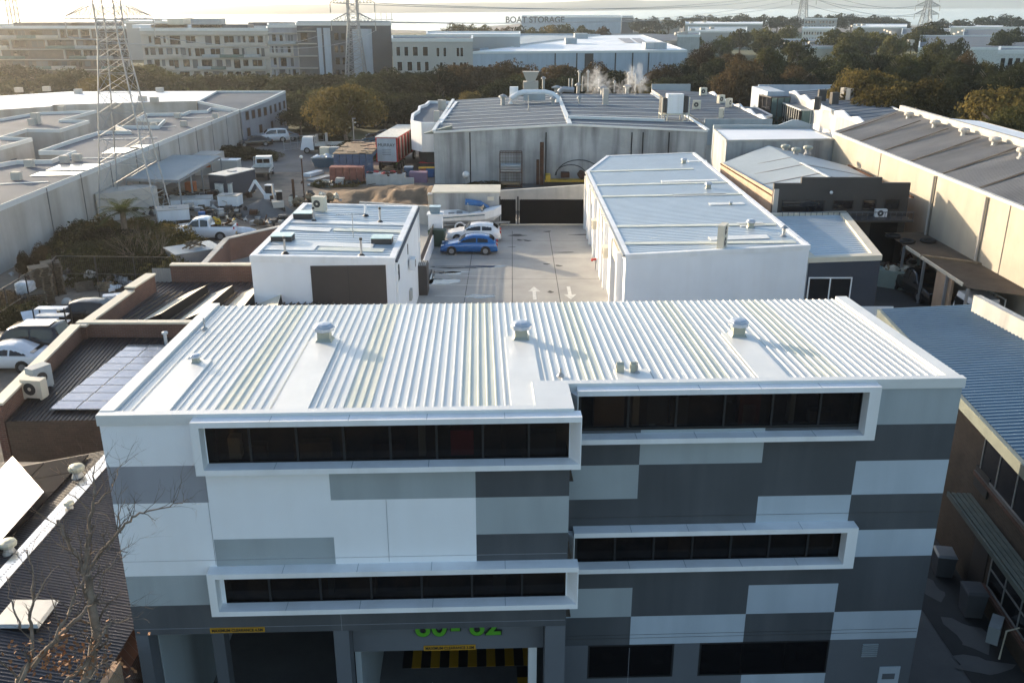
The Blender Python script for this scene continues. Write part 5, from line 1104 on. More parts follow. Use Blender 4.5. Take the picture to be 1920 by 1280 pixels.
# machines in dirt yard
def excavator(label,px,py,rz,m='white_paint'):
    t=thing('excavator',label,'excavator',U(px,py),rz,local=True)
    for y in (-.75,.75): b=MB(); b.tube([V((math.cos(a)*.35+(1.0 if math.cos(a)>0 else -1.0),y,.38+math.sin(a)*.35)) for a in [i*math.pi/8 for i in range(17)]],.16,6); b.box(-1.1,1.1,y-.16,y+.16,.15,.6); b.build('track',M['black'],t)
    b=MB(); b.box(-1.3,.7,-.8,.8,.75,1.5); b.build('house',M[m],t); b=MB(); b.box(-.2,.8,-.75,.1,1.5,2.5); b.build('cab',M['car_glass'],t); b=MB(); b.box(-.25,.85,-.8,.15,2.502,2.6); b.build('cab_roof',M[m],t)
    b=MB(); b.bar((.7,.3,1.3),(2.3,.3,3.1),.25,.35); b.bar((2.3,.3,3.1),(3.4,.3,1.7),.2,.3); b.build('boom',M[m],t); b=MB(); b.hexa([V(v) for v in ((3.2,-.1,.9),(3.7,-.1,.9),(3.7,.7,.9),(3.2,.7,.9),(3.2,-.1,1.6),(3.9,-.1,1.5),(3.9,.7,1.5),(3.2,.7,1.6))]); b.build('bucket',M['rust'],t); t.scale=(.62,.62,.75); return t
excavator('white excavator standing behind the grey gravel pile',509,385,R(165)); excavator('small white excavator right of the larger one',522,398,R(110),'plaster')
t=thing('drilling_machine','yellow and cream drilling machine with a thin post beside the dirt mound','machine',U(578,388)); p=U(578,388); b=MB()
for k in range(14): b.blob(p+V((rnd.uniform(-1.6,3.0),rnd.uniform(-.5,.8),rnd.uniform(.3,1.0))),rnd.uniform(.2,.45),k%3,seed=k,amp=.5,nu=7,nv=5)
b.build('engine',[M['wood'],M['charcoal'],M['cream']],t); b=MB(); b.tube([p+V((-.3,0,0)),p+V((-.3,0,4.6))],.06,6); b.box(p.x-1.4,p.x-1.2,p.y,p.y+.2,0,2.6); b.build('post',M['rust'],t); b=MB(); b.blob(p+V((-.3,0,4.7)),.16,amp=0); b.build('lamp',M['flashing'],t)
def trailerbox(label,px,py,w,d,h,m,mt,rz,z0=.6,cat='trailer'):
    t=thing('box_trailer',label,cat,U(px,py),rz,local=True); b=MB(); b.box(-w/2,w/2,-d/2,d/2,z0,z0+h); b.build('body',M[m],t); b=MB(); b.box(-w/2-.03,w/2+.03,-d/2-.03,d/2+.03,z0+h+.002,z0+h+.07); b.build('roof',M[mt],t); b=MB(); b.box(-.35,.35,-.3,.3,z0+h+.071,z0+h+.14); b.build('roof_hatch',M['galv'],t); b=MB(); b.box(-w/2+.1,w/2-.1,-d/2+.1,d/2-.1,.3,z0); b.build('chassis',M['black'],t); wheels(t,(0,),d/2-.05,.3,.15); return t
t=trailerbox('navy box trailer with a white roof on the dirt yard',440,372,2.1,4.3,2.0,'navy','paint_white',R(-24)); b=MB(); b.box(-.3,.5,-2.18,-2.155,1.2,1.6); b.build('sticker',M['paint_white'],t)
trailerbox('white generator box behind the nearer one, left of the navy trailer front',425,378,1.5,1.3,1.2,'paint_white','galv',R(-5)); trailerbox('white generator box on wheels nearest the gravel pile',434,396,1.9,1.3,.9,'white_paint','plaster',R(-5))
trailerbox('low white van body lying among scrap by the carport',362,392,3.6,1.8,.7,'white_paint','plaster',R(12),.35)
trailerbox('white boxy unit at the foot of the lattice tower',328,420,2.6,2.0,.9,'white_paint','plaster',R(20),.5)
t=box_thing('shipping_container','long white container behind the lattice tower legs','container',236,405,5.4,2.4,2.5,'plaster',rz=R(42)); 
t=box_thing('shipping_container','white and orange container at the back of the carport','container',395,325,2.6,3,2.3,'plaster'); b=MB(); b.box(-1.31,1.31,-1.52,-1.501,.9,1.5); b.build('stripe',M['orange'],t)
t=trailerbox('white caravan body beside the orange striped container',426,330,3.0,1.4,1.2,'plaster','white_paint',R(-3))
t=box_thing('orange_cabinet','orange cabinet under the carport','cabinet',360,367,.9,.8,1.4,'orange')
b=MB(); pz_=U(440,440)
for px,py,m_,lb in ((460,442,'plastic_wrap','long white wrapped bundle lying behind the brick boundary wall'),): 
    b=MB(); p=U(px,py); b.blob(p+V((0,0,.4)),(1.2,.5,.35),0,amp=.2); b.build('wrapped_bundle',M[m_],label=lb,cat='bundle')
# small junk things under / near the carport
jl=['rusty drum','grey drum','black crate','timber offcut pile','white bucket','blue drum','brown box','steel frame']
jm=['rust','galv','black','wood','plaster','blue_tarp','wood_grey','steel']
spots=[(300,372),(312,382),(345,372),(330,365),(322,375),(350,385),(372,372),(382,380),(392,388),(402,394),(388,366),(376,402),(398,408),(380,416),(350,412),(410,400),(405,380),(415,410),(340,398),(308,395)]
for i,(px,py) in enumerate(spots):
    k=i%8; p=U(px,py); t=thing('scrap_'+['drum','drum','crate','timber','bucket','drum','box','trestle'][k],'%s lying in the scrap around the carport, %s'%(jl[k],['near its left post','close to the tower','in its middle','at its open front','by the orange cabinet','below the navy trailer'][i%6]+(', farther in' if i>11 else '')),['drum','drum','crate','timber','bucket','drum','box','frame'][k],p,rnd.random()*3,local=True)
    b=MB()
    if k in(0,1,5): b.lathe((0,0,0),[(.32,0),(.33,.3),(.31,.32),(.33,.6),(.31,.62),(.32,.9)],12)
    elif k==4: b.lathe((0,0,0),[(.22,0),(.3,.5)],10)
    elif k==3: [b.bar((rnd.uniform(-.8,.8),rnd.uniform(-.4,.4),.1+q*.08),(rnd.uniform(-.8,.8),rnd.uniform(-.4,.4),.1+q*.1),.1,.06) for q in range(7)]
    elif k==7: [b.bar((a,-.5,0),(a,-.5,1.1),.06,.06) for a in (-.8,.8)]; b.bar((-.8,-.5,1.1),(.8,-.5,1.1),.06,.06); b.bar((-.8,-.5,.4),(.8,-.5,.4),.06,.06)
    else: b.box(-.45,.45,-.35,.35,0,.6); b.box(-.48,.48,-.38,.38,.602,.66)
    b.build('body',M[jm[k]],t)
# carport
q=P4([(236,335),(335,338),(413,293),(324,291)],3.0)
t=thing('carport','flat grey carport roof on thin posts beside the concrete wall','carport',centre(q)); b=MB(); ribquad(b,q[0],q[3],q[2],q[1],50,.04,.3); b.build('roof',M['roof_blotch'],t); b=MB(); ring(b,[p-V((0,0,.05)) for p in q],.1,.0,.18,.02); b.build('fascia',M['galv'],t)
for p in (q[0],q[1],q[2],q[3],q[1].lerp(q[2],.5),q[1].lerp(q[2],.25),q[1].lerp(q[2],.75)): b=MB(); b.box(p.x-.06,p.x+.06,p.y-.06,p.y+.06,0,2.85); b.build('post',M['galv'],t)
# hedges, sliding gate of far lot
p0=U(533,283); p1=U(608,275); t=thing('sliding_gate','long grey mesh gate across the entrance of the far lot','gate',(p0+p1)/2); b=MB()
for z in (.1,.9,1.7): b.bar(p0+V((0,0,z)),p1+V((0,0,z)),.06,.06)
for k in range(7): q_=p0.lerp(p1,k/6); b.bar(q_,q_+V((0,0,1.7)),.06,.06)
b.build('frame',M['galv'],t)
for px,py,h_ in ((614,288,2.6),(596,280,2.0)): p=U(px,py); b=MB(); b.box(p.x-.15,p.x+.15,p.y-.15,p.y+.15,0,h_); b.build('bollard_post',M['plaster'],label='pale post at the far lot gate, '+('right one' if px>600 else 'left one'),cat='post')
p=U(665,285); t=thing('lamp_post','thin pale lamp post among the shrubs behind the crates','lamp post',p); b=MB(); b.tube([p,p+V((0,0,4.2))],.06,6); b.build('pole',M['plaster'],t); b=MB(); b.box(p.x-.1,p.x+.35,p.y-.08,p.y+.08,4.2,4.3); b.build('lamp_head',M['galv'],t)
# ================================================================ RIGHT YARD
q=P4([(1655,434),(1755,560),(1925,545),(1722,430)],2.9); q=[U(1655,434,2.9),U(1815,540,2.9),U(1960,560,2.9),U(1733,436,2.9)]
t=thing('lean_to','long brown lean-to roof against the beige hall wall','shed',centre(q)); b=MB(); ribquad(b,q[0],q[1],q[2],q[3],80,.03,.3); b.build('roof',M['roof_brown'],t)
b=MB(); b.bar(q[0].lerp(q[1],.32),q[0].lerp(q[1],.95),.08,.2); b.bar(q[3],q[2],.1,.12); b.build('fascia',M['cream'],t)
b=MB(); a_,b_=q[0].lerp(q[1],.5),q[3].lerp(q[2],.55); b.bar(a_+V((0,0,.08)),b_+V((0,0,.08)),.35,.1); b.build('roof_flashing',M['wood'],t)
for s_ in (0.0,.3,.55,.8,1.0): p=q[0].lerp(q[1],s_); b=MB(); b.box(p.x-.07,p.x+.07,p.y-.07,p.y+.07,0,2.85); b.build('post',M['galv'],t)
b=MB(); p=q[0].lerp(q[1],.72); b.hexa([V((x,y,z)) for z in (0,2.7) for x,y in ((p.x+.1,p.y-1.5),(p.x+.25,p.y-1.5),(p.x+.25,p.y+.6),(p.x+.1,p.y+.6))]); b.build('side_sheet',M['tan_wall'],t)
for px,py,lb in ((1674,445,'pale ring lying on the lean-to roof, leftmost of three'),(1701,455,'black tyre on the lean-to roof, middle of three rings'),(1740,454,'black tyre on the lean-to roof, rightmost of three rings')):
    p=U(px,py,2.95); b=MB(); b.tube([p+V((math.cos(a)*.42,math.sin(a)*.42,.1)) for a in [i*2*math.pi/16 for i in range(17)]],.11,8,cap=False); b.build('tyre',M['rubber'],smooth=True,label=lb,cat='tyre')
p=U(1650,482); t=thing('forklift','yellow forklift with a raised mast by the annex','forklift',p,0,local=True); b=MB(); b.box(-.6,.6,-.9,.5,.4,1.1); b.build('body',M['yellow'],t); b=MB()
for x in (-.3,.3): b.bar((x,.9,0.1),(x,.9,3.2),.12,.15)
b.bar((-.3,.9,3.1),(.3,.9,3.1),.1,.1); b.build('mast',M['yellow'],t); b=MB()
for x in (-.55,.55):
    for y in (-.7,.3): b.bar((x,y,1.1),(x,y,2.1),.06,.06)
b.box(-.6,.6,-.75,.4,2.1,2.16); b.build('overhead_guard',M['black'],t); wheels(t,(-.35,.35),.75,.3)
wheelie('tall rusty bin at the top of the right hand yard',U(1698,432,1.0),'rust','rust',w=1.1,h=1.8)
for px,py,m_,lb in ((1660,497,'charcoal','dark machine part right of the forklift'),(1712,500,'rust','rusty pallet frame under the lean-to edge'),(1735,520,'wood_grey','grey workbench under the lean-to'),(1620,470,'car_black','black bin behind the annex parapet'),(1690,470,'rust','rusty crate below the tall bin')):
    t=thing('scrap_stack',lb,'scrap',U(px,py),rnd.random(),local=True); b=MB(); b.box(-.6,.6,-.5,.5,.6,.75); [b.bar((x,y,0),(x,y,.6),.08,.08) for x in (-.5,.5) for y in (-.4,.4)]; [b.bar((rnd.uniform(-.6,.6),rnd.uniform(-.5,.5),.8),(rnd.uniform(-.6,.6),rnd.uniform(-.5,.5),1.1),.12,.1) for _ in range(6)]; b.build('body',M[m_],t)
# tank behind parapet right
t=thing('steel_tank','open oval steel tank on a trailer behind the blue grey roof parapet','tank',U(1890,590,0),R(-10),local=True); b=MB()
pts_=[V((math.cos(a)*2.4*(1 if abs(math.cos(a))<.8 else .95),math.sin(a)*1.1,0)) for a in [i*2*math.pi/20 for i in range(20)]]
for i in range(20): j_=(i+1)%20; b.face([pts_[i]+V((0,0,.6)),pts_[j_]+V((0,0,.6)),pts_[j_]*1.05+V((0,0,2.3)),pts_[i]*1.05+V((0,0,2.3))])
b.face([p+V((0,0,1.7)) for p in pts_]); b.build('shell',M['galv'],t); b=MB(); b.tube([(-1,-.5,3.1),(2.6,-1.6,2.6)],.16,8); b.build('pipe',M['car_teal'],t)
# ================================================================ RIGHT LOWER LANE
aircon('grey air conditioner on the lane floor below the brick office',U(1862,1196,0.3)+V((0,0,0)),R(-125),.75,.32,.6,m='patch_light')
wheelie('dark blue grey bin against the brick office wall in the lane',U(1818,1150),'slate','slate',w=.6,h=1.0); wheelie('black bin at the office doorway',U(1765,1075),'slate','galv',w=.6,h=.9)
b=MB(); p=U(1872,1240); b.tube([p+V((0,0,.1)),p+V((.1,.1,1.0)),p+V((.7,.2,1.1)),p+V((.8,.0,.2))],.03,6); b.build('bent_pipe',M['cream'],label='bent cream pipe rail beside the lane air conditioner',cat='rail')
st=MB()
for px,py,rx,ry,sd in ((1815,1190,.5,.9,1),(1835,1245,.8,.35,2),(1750,1105,.3,.5,4)):
    c=U(px,py,.012); st.face([V((c.x+math.cos(t)*rx*(1+.4*math.sin(3*t+sd)),c.y+math.sin(t)*ry*(1+.4*math.cos(2*t+sd)),.012)) for t in [2*math.pi*i/14 for i in range(14)]])
st.build('oil_stain',M['asphalt_light'],kind='structure')
# ================================================================ LEFT LOWER YARD
def pallet(label,p,rz=0,n=1,tilt=0,m='wood',group=None,w=1.1):
    t=thing('pallet',label,'pallet',p,rz,group,local=True)
    if tilt: t.rotation_euler=(tilt,0,rz)
    b=MB()
    for k in range(7): b.box(-w/2,w/2,-w/2+k*w/7+.01,-w/2+(k+1)*w/7-.03,.11,.13)
    for x in (-w/2,-.05,w/2-.1): b.box(x,x+.1,-w/2,w/2,.02,.108)
    for k in range(3): b.box(-w/2,w/2,-w/2+k*w/2.3,-w/2+k*w/2.3+.1,0,.019)
    b.build('deck',M[m],t); return t
pp_=pallet('weathered pallet in the tall stacks beside the mesh fence',U(85,568),R(35),m='wood_grey',group='weathered pallets stacked by the fence')
for s_,(px,py,nn) in enumerate(((85,568,17),(105,550,15),(72,580,8))):
    for k in range(nn):
        if s_==0 and k==0: continue
        dup(pp_,U(px,py)+V((rnd.uniform(-.05,.05),rnd.uniform(-.05,.05),k*.145)),R(35+rnd.uniform(-5,5)))
pallet('light pallet standing on its edge against the mesh fence',U(200,546)+V((0,0,.1)),R(0),tilt=R(80)); pallet('brown pallet leaning left of the light one',U(160,545)+V((0,0,.1)),R(30),tilt=R(65),m='wood_grey')
for px,py,z,lb in ((57,578,0,'white wrapped bale, lower of two stacked'),(55,578,.85,'white wrapped bale, upper of two stacked')):
    b=MB(); p=U(px,py); b.blob(p+V((0,0,z+.5)),(.52,.48,.42),0,seed=z*3+1,amp=.06,nu=20,nv=14,fr=2.5,cube=.8); b.build('wrapped_bale',M['plastic_wrap'],smooth=True,label=lb,cat='bale')
t=thing('steel_rack','black steel rack with four white shelves near the fence','rack',U(105,626),0,local=True); b=MB()
for x in (-.9,.9):
    for y in (-.35,.35): b.bar((x,y,0),(x,y,1.7),.06,.06)
b.build('frame',M['black'],t)
for k in range(4): b=MB(); b.box(-.85,.85,-.3,.3,.3+k*.42,.36+k*.42); b.build('shelf',M['plastic_wrap'],t)
t=thing('white_board','white notched panel lying propped on the shrubs by the fence','panel',U(78,600,.9),R(35),local=True); t.rotation_euler=(R(25),0,R(35)); b=MB(); b.face([V(v) for v in ((-.9,-.4,0),(-.3,-.4,0),(-.3,-1.2,0),(.9,-1.0,0),(.9,1.0,0),(-.9,1.0,0))]); b.face([V(v) for v in ((-.9,-.4,-.04),(-.9,1.0,-.04),(.9,1.0,-.04),(.9,-1.0,-.04),(-.3,-1.2,-.04),(-.3,-.4,-.04))]); b.build('board',M['plastic_wrap'],t)
b=MB(); p=U(240,540)
for k in range(26): b.blob(p+V((rnd.uniform(-1.6,1.2),rnd.uniform(-.8,.8),rnd.uniform(.1,.7))),(rnd.uniform(.15,.4),rnd.uniform(.15,.35),rnd.uniform(.1,.3)),k%3,seed=k,amp=.6,nu=7,nv=5)
b.build('rubbish_heap',[M['plastic_wrap'],M['galv'],M['wood_grey']],label='heap of white bags and scrap by the mesh fence',cat='rubbish',kind='stuff')
t=thing('trolley','black trolley stacked with white boxes beside the brick wall','trolley',U(212,575),R(20),local=True); b=MB(); b.box(-.8,.8,-.4,.4,.2,.3); [b.bar((x,.4,.2),(x,.4,1.2),.05,.05) for x in (-.7,.7)]; b.build('frame',M['black'],t); b=MB(); b.box(-.5,.6,-.3,.3,.301,.8); b.build('boxes',M['plastic_wrap'],t)
b=MB(); p=U(128,578); b.blob(p+V((0,0,.35)),.35,amp=.05); b.build('plastic_drum',M['plaster'],smooth=True,label='small round white drum near the mesh fence',cat='drum')
# mesh fence
fpts=[U(-20,640),U(60,585),U(110,555),U(116,545),U(330,548)]
t=thing('mesh_fence','tall dark mesh fence around the pallet yard','fence',U(110,555)); b=MB()
for a1,b1 in zip(fpts[:-1],fpts[1:]):
    L_=(b1-a1).length; n=max(2,int(L_/2))
    for k in range(n+1): q_=a1.lerp(b1,k/n); b.bar(q_,q_+V((0,0,2.4)),.06,.06)
    for z in (.1,1.2,2.4): b.bar(a1+V((0,0,z)),b1+V((0,0,z)),.04,.04)
    for k in range(int(L_/.14)): q_=a1.lerp(b1,k*.14/L_); b.bar(q_+V((0,0,.1)),q_+V((0,0,2.4)),.012,.012)
b.build('mesh_panel',M['charcoal'],t)
t=box_thing('flat_roof_store','low grey flat roofed store with scrap on top behind the brick boundary wall','shed',367,506,3.2,2.4,1.6,'galv',rz=R(38)); b=MB(); b.box(-1.7,1.7,-1.3,1.3,1.602,1.68); b.build('roof',M['roof_blotch'],t); b=MB(); 
for k in range(14): b.bar((rnd.uniform(-.9,.9),rnd.uniform(-.6,.6),1.75),(rnd.uniform(-.9,.9),rnd.uniform(-.6,.6),2.1),.08,.08)
b.build('scrap',M['wood_grey'],t)
b=MB(); p=U(176,447); b.box(p.x-.6,p.x+.6,p.y-.03,p.y,.9,1.5); b.build('small_sign',M['paint_white'],label='small white sign in the shrubs below the concrete wall',cat='sign')

for i,(px,py,rx,ry,h_,n_,lb) in enumerate(((345,385,4.5,2.2,1.0,90,'jumbled scrap and tools heaped under the carport'),(420,408,3.5,1.6,.7,50,'scrap parts scattered right of the low white van body'),(290,400,3,1.5,.8,40,'scrap parts around the feet of the lattice tower'),(520,425,3.2,1.0,.6,40,'pipes and white sacks lying behind the brick boundary wall'),(590,390,2.2,1.0,.6,30,'machine parts lying at the end of the dirt mound'),(120,530,3.5,1.4,.8,50,'broken pallets and scrap behind the mesh fence'),(1690,500,2.6,1.6,.9,60,'scrap metal piled in the shade of the right hand yard'),(640,350,3.5,.6,.5,36,'weeds and rubble below the red crates'))):
    p=U(px,py); b=MB(); rg_=random.Random(i)
    for k in range(n_):
        q=p+V((rg_.gauss(0,rx*.45),rg_.gauss(0,ry*.5),rg_.random()*h_)); u=rg_.random()
        if u<.35: b.bar(q,q+V((rg_.gauss(0,.6),rg_.gauss(0,.5),rg_.gauss(0,.25))),.06,.08,k%6)
        elif u<.7: s_=rg_.uniform(.12,.4); b.hexa([q+V((x*s_*rg_.uniform(.7,1.2),y*s_*rg_.uniform(.7,1.2),z*s_)) for x,y,z in ((-1,-1,0),(1,-1,0),(1,1,0),(-1,1,0),(-1,-1,1),(1,-1,1),(1,1,1),(-1,1,1))],k%6)
        else: b.blob(q,(rg_.uniform(.12,.35),rg_.uniform(.12,.3),rg_.uniform(.1,.25)),k%6,seed=k,amp=.5,nu=7,nv=5)
    b.build('scrap_heap',[M['rust'],M['galv'],M['black'],M['wood_grey'],M['plaster'],M['charcoal']],label=lb,cat='scrap',kind='stuff')
for px,py,w_,h_,m_,lb in ((462,284,6,1.2,'patch_light','pale low wall behind the parked cars at the grey wing'),):
    pass
# ================================================================ LEFT FACTORY ROWS
Z1=4.6
o1=P4([(-80,417),(450,206),(395,202),(388,207),(355,208),(345,212),(275,213),(255,222),(308,224),(296,236),(216,236),(243,246),(188,246),(128,264),(72,283),(140,283),(95,300),(30,301),(-80,320)],Z1)
t=thing('factory_row','long concrete walled factory with a stepped parapet along the left yard','factory',centre(o1))
b=MB(); walls(b,o1,0); b.build('wall',M['concrete_old'],t); b=MB(); b.face([p-V((0,0,.35)) for p in o1]); b.build('roof',M['roof_grey'],t); b=MB(); ring(b,o1,.12,.03,.4,.02); b.build('parapet_capping',M['flashing'],t)
b=MB()
for y in range(46,116,6): 
    x=-37.4+ (0 if y<200 else 0)
for s_ in (.18,.27,.36,.45,.54,.63,.72,.81,.9): p=o1[0].lerp(o1[1],s_); b.box(p.x+.0,p.x+.04,p.y,p.y+.1,0,4.5)
b.build('panel_joint',M['asphalt_light'],t)
for pl_,nm in (([(85,320),(185,318),(215,306),(110,309)],1),([(55,330),(160,328),(175,321),(75,322)],1),([(190,288),(235,287),(262,276),(210,277)],1),([(240,279),(285,277),(300,271),(255,272)],1)):
    q=P4(pl_,Z1-.28); b=MB(); b.face(q); b.build('roof_skylight',M['bright_metal'],t)
b=MB()
for y0,y1 in ((345,341),(262,258),(298,296),(240,237),(222,220)):
    x0={345:0,262:175,298:100,240:250,222:330}[y0]; a1=U(x0,y0,Z1-.3); b1=U(x0+{345:90,262:120,298:120,240:80,222:70}[y0],y1,Z1-.3); b.bar(a1,b1,.25,.05)
b.build('roof_flashing',M['flashing'],t)
for i,(px,py) in enumerate(((122,305),(145,302),(56,313),(32,337),(289,240),(345,237),(333,222),(405,222))): p=U(px,py,Z1-.3); b=MB(); b.box(p.x-.35,p.x+.35,p.y-.3,p.y+.3,Z1-.3,Z1+.35); b.build('roof_unit',M['plaster'],t)
o2=P4([(-90,300),(60,259),(0,257),(50,242),(112,243),(167,226),(112,225),(181,207),(70,211),(-90,238)],4.9)
t=thing('factory_row','second stepped factory roof behind the long concrete wall at the left','factory',centre(o2)); b=MB(); walls(b,o2,0); b.build('wall',M['concrete_old'],t); b=MB(); b.face([p-V((0,0,.3)) for p in o2]); b.build('roof',M['roof_grey'],t); b=MB(); ring(b,o2,.12,.03,.35,.02); b.build('parapet_capping',M['flashing'],t)
A,B=o2[4],o2[5]
for e in ((0,1),(3,4),(4,5),(6,7)):
    A,B=o2[e[0]],o2[e[1]]; L_=(B-A).length
    if e[0] in (4,6,0,3):
        for k in range(int(L_/4)): 
            s_=1.5+k*4; 
            if s_+1<L_: window(t,A,B,s_,s_+1.1,1.2,3.4,'patch_mid','glass',.08)
for px,py in ((68,228),(61,229),(116,205)): p=U(px,py,4.9); b=MB(); b.box(p.x-.4,p.x+.4,p.y-.4,p.y+.4,4.6,5.9 if px==68 else 5.3); b.build('roof_unit',M['plaster'],t)
o3=P4([(-90,212),(95,200),(100,197),(310,191),(368,190),(405,171),(130,172),(-90,186)],5.2)
t=thing('factory_row','bright white roofed factory at the far end of the left rows','factory',centre(o3)); b=MB(); walls(b,o3,0); b.build('wall',M['concrete_old'],t); b=MB(); b.face([p+V((0,0,.01)) for p in o3]); b.build('roof',M['roof_bright'],t)
for px,py in ((36,173),(88,171),(147,176),(300,173),(268,190),(290,192)): p=U(px,py,5.2); b=MB(); b.box(p.x-.5,p.x+.5,p.y-.4,p.y+.4,5.2,5.9); b.build('roof_unit',M['plaster'],t)
A4=U(451,207,4.6); o4=[A4,U(499,188,5.2),U(535,171,5.6),U(405,171,5.6),U(370,190,5.2)]
t=thing('factory_row','grey wing with small dark windows at the end of the long concrete wall','factory',centre(o4)); b=MB(); walls(b,o4,0); b.build('wall',M['patch_warm'],t); b=MB(); b.face([p-V((0,0,.2)) for p in o4]); b.build('roof',M['roof_grey'],t); b=MB(); ring(b,o4,.25,.05,.3,.02); b.build('parapet_capping',M['flashing'],t)
for A,B in ((o4[0],o4[1]),(o4[1],o4[2])):
    L_=(B-A).length
    for k in range(4):
        for z_ in (.9,3.1):
            if (k+z_)%2<1.2 or k%2==0: window(t,A,B,1.2+k*L_/4.3,1.2+k*L_/4.3+1.0,z_,z_+1.2,'patch_mid','rust',.06)
# ================================================================ MIDDLE RIGHT FLAT ROOFS
ha=P4([(1318,230),(1441,227),(1332,174),(1222,168)],5.5)
t=bld('flat_roof_hall','dark flat roofed hall with a white zigzag parapet right of the grey hall','hall',ha,0,['concrete_light'],'roof_grey',(14,'y'),None,'white_paint',.06,.12)
def zigzag(t,a,b_,z0,hl,hh,n,th=.25,m='white_paint'):
    q=MB(); d=V((b_.x-a.x,b_.y-a.y,0)); nr_=V((d.y,-d.x,0)).normalized()*th
    L_=d.length; pr=[]
    s=0
    hs=[hl]
    for k in range(n*2+1):
        f_=k/(n*2); base=hl; pr.append((f_,hh if k%2 and (k//2)%4<3 else hl))
    for (f0,h0_),(f1,h1_) in zip(pr[:-1],pr[1:]):
        p0=a+d*f0; p1=a+d*f1; q.hexa([V((p0.x,p0.y,z0)),V((p1.x,p1.y,z0)),V((p1.x,p1.y,z0))-nr_,V((p0.x,p0.y,z0))-nr_,V((p0.x,p0.y,h0_)),V((p1.x,p1.y,h1_)),V((p1.x,p1.y,h1_))-nr_,V((p0.x,p0.y,h0_))-nr_])
    return q.build('zigzag_parapet',M[m],t)
zigzag(t,ha[1],ha[2],4.8,5.55,5.95,6)
b=MB(); b.box(ha[0].x+.2,ha[1].x,ha[0].y-.1,ha[0].y+.15,3,5.9); b.build('front_parapet',M['patch_light'],t)
b=MB(); b.box(ha[3].x,ha[2].x-2,ha[3].y,ha[3].y+.3,5,6.3); b.build('rear_parapet',M['roof_blotch'],t)
for i,(px,py) in enumerate(((1306,205),(1318,179),(1351,194),(1366,201),(1352,221))): p=U(px,py,5.5); aircon('small air conditioner on the dark flat roof, '+['far left of five','at the back','nearest the zigzag parapet in the middle','right of the middle, by the parapet','nearest the camera'][i],V((p.x,p.y,5.5)),R(-10+20*i),1.0,.5,1.1)
b=MB(); p=P4([(1345,200),(1420,200),(1448,214),(1410,222)],4.2); t=bld('side_annex','low annex roof outside the zigzag parapet of the dark hall','annex',[V((p[3].x,p[3].y,4)),V((p[2].x,p[2].y,4)),V((p[1].x,p[1].y,4)),V((p[1].x-5,p[1].y+2,4))],0,['charcoal'],'roof_grey',None,(.2,.1,.2,.05),'flashing')
# glass office hall
gq=P4([(1622,234),(1720,222),(1592,165),(1480,173)],6.0)
t=bld('glass_office','hall with a white zigzag parapet, grey roof and two projecting glass offices','office',gq,0,['white_paint'],'roof_grey',(14,'y'),(.2,.1,.2,.05),'flashing',.06,.12)
zigzag(t,gq[3],gq[0],3.5,6.05,6.5,6)
for pl_,zt_,m_ in (([(1467,193),(1503,207),(1557,208),(1515,192)],5.0,0),([(1424,178),(1447,183),(1482,182),(1452,175)],5.8,1)):
    q=P4(pl_,zt_)
    b=MB(); walls(b,q,.4); o=b.build('glass_office_block',M['glass_green'],t); b=MB(); b.face([p+V((0,0,.01)) for p in q]); b.build('roof',M['roof_grey'],o); b=MB()
    A,B=q[0],q[1]; n_=(B-A).cross(V((0,0,1))).normalized()*.04
    b.face([V((A.x,A.y,.5))+n_,V((B.x,B.y,.5))+n_,B+n_,A+n_]); b.build('dark_glazing',M['glass'],o); b=MB()
    for e_ in range(2):
        A,B=q[e_],q[(e_+1)%4]; n=9 if (e_==0 and m_==0) else 3
        for k in range(n+1): p=A.lerp(B,k/n); b.bar(V((p.x,p.y,.4)),V((p.x,p.y,zt_)),.12,.12)
        for z_ in (.45,2.6,zt_): b.bar(V((A.x,A.y,z_)),V((B.x,B.y,z_)),.16,.16)
    b.build('glazing_frame',M['paint_white' if m_==0 else 'charcoal'],o)
A=U(1410,162,6.4)
b=MB(); b.box(A.x,A.x+2.5,A.y-9,A.y,0,6.4); b.box(A.x+1.0,gq[2].x,A.y,A.y+.4,3,6.6); b.build('end_wall',M['patch_pale'],t)
for i,(px,py) in enumerate(((1540,190),(1563,196),(1582,186),(1592,188),(1532,206))): p=U(px,py,6.0); aircon('rooftop air conditioner on the glass office hall, '+['leftmost','left of the pale pair','left one of the pale pair','right one of the pale pair','on the projecting glass block'][i],V((p.x,p.y,6.0)),R(15*i),1.0,.6,1.5,m='plaster' if i in(2,3) else 'charcoal')
cw=P4([(1326,246),(1575,246)],7.6); b=MB(); b.box(19.6,29.0,90.6,90.9,0,7.0); b.hexa([V(v) for v in ((25.9,90.6,7.0),(29.3,90.6,7.0),(29.3,90.9,7.0),(25.9,90.9,7.0),(27.2,90.6,7.5),(27.8,90.6,7.5),(27.8,90.9,7.5),(27.2,90.9,7.5))]); b.build('corrugated_wall',M['roof_blotch'],label='grey corrugated parapet wall behind the pale lean-to roof',cat='wall')
# carport in the trees
q=P4([(1783,176),(1858,180),(1860,170),(1786,166)],4.0); t=bld('carport','open carport among the trees at the right','carport',[p+V((0,0,.2)) for p in q],3.9,['galv'],'roof_blotch'); 
for p in q: b=MB(); b.bar(V((p.x,p.y,0)),V((p.x,p.y,4)),.15,.15); b.build('post',M['galv'],t)
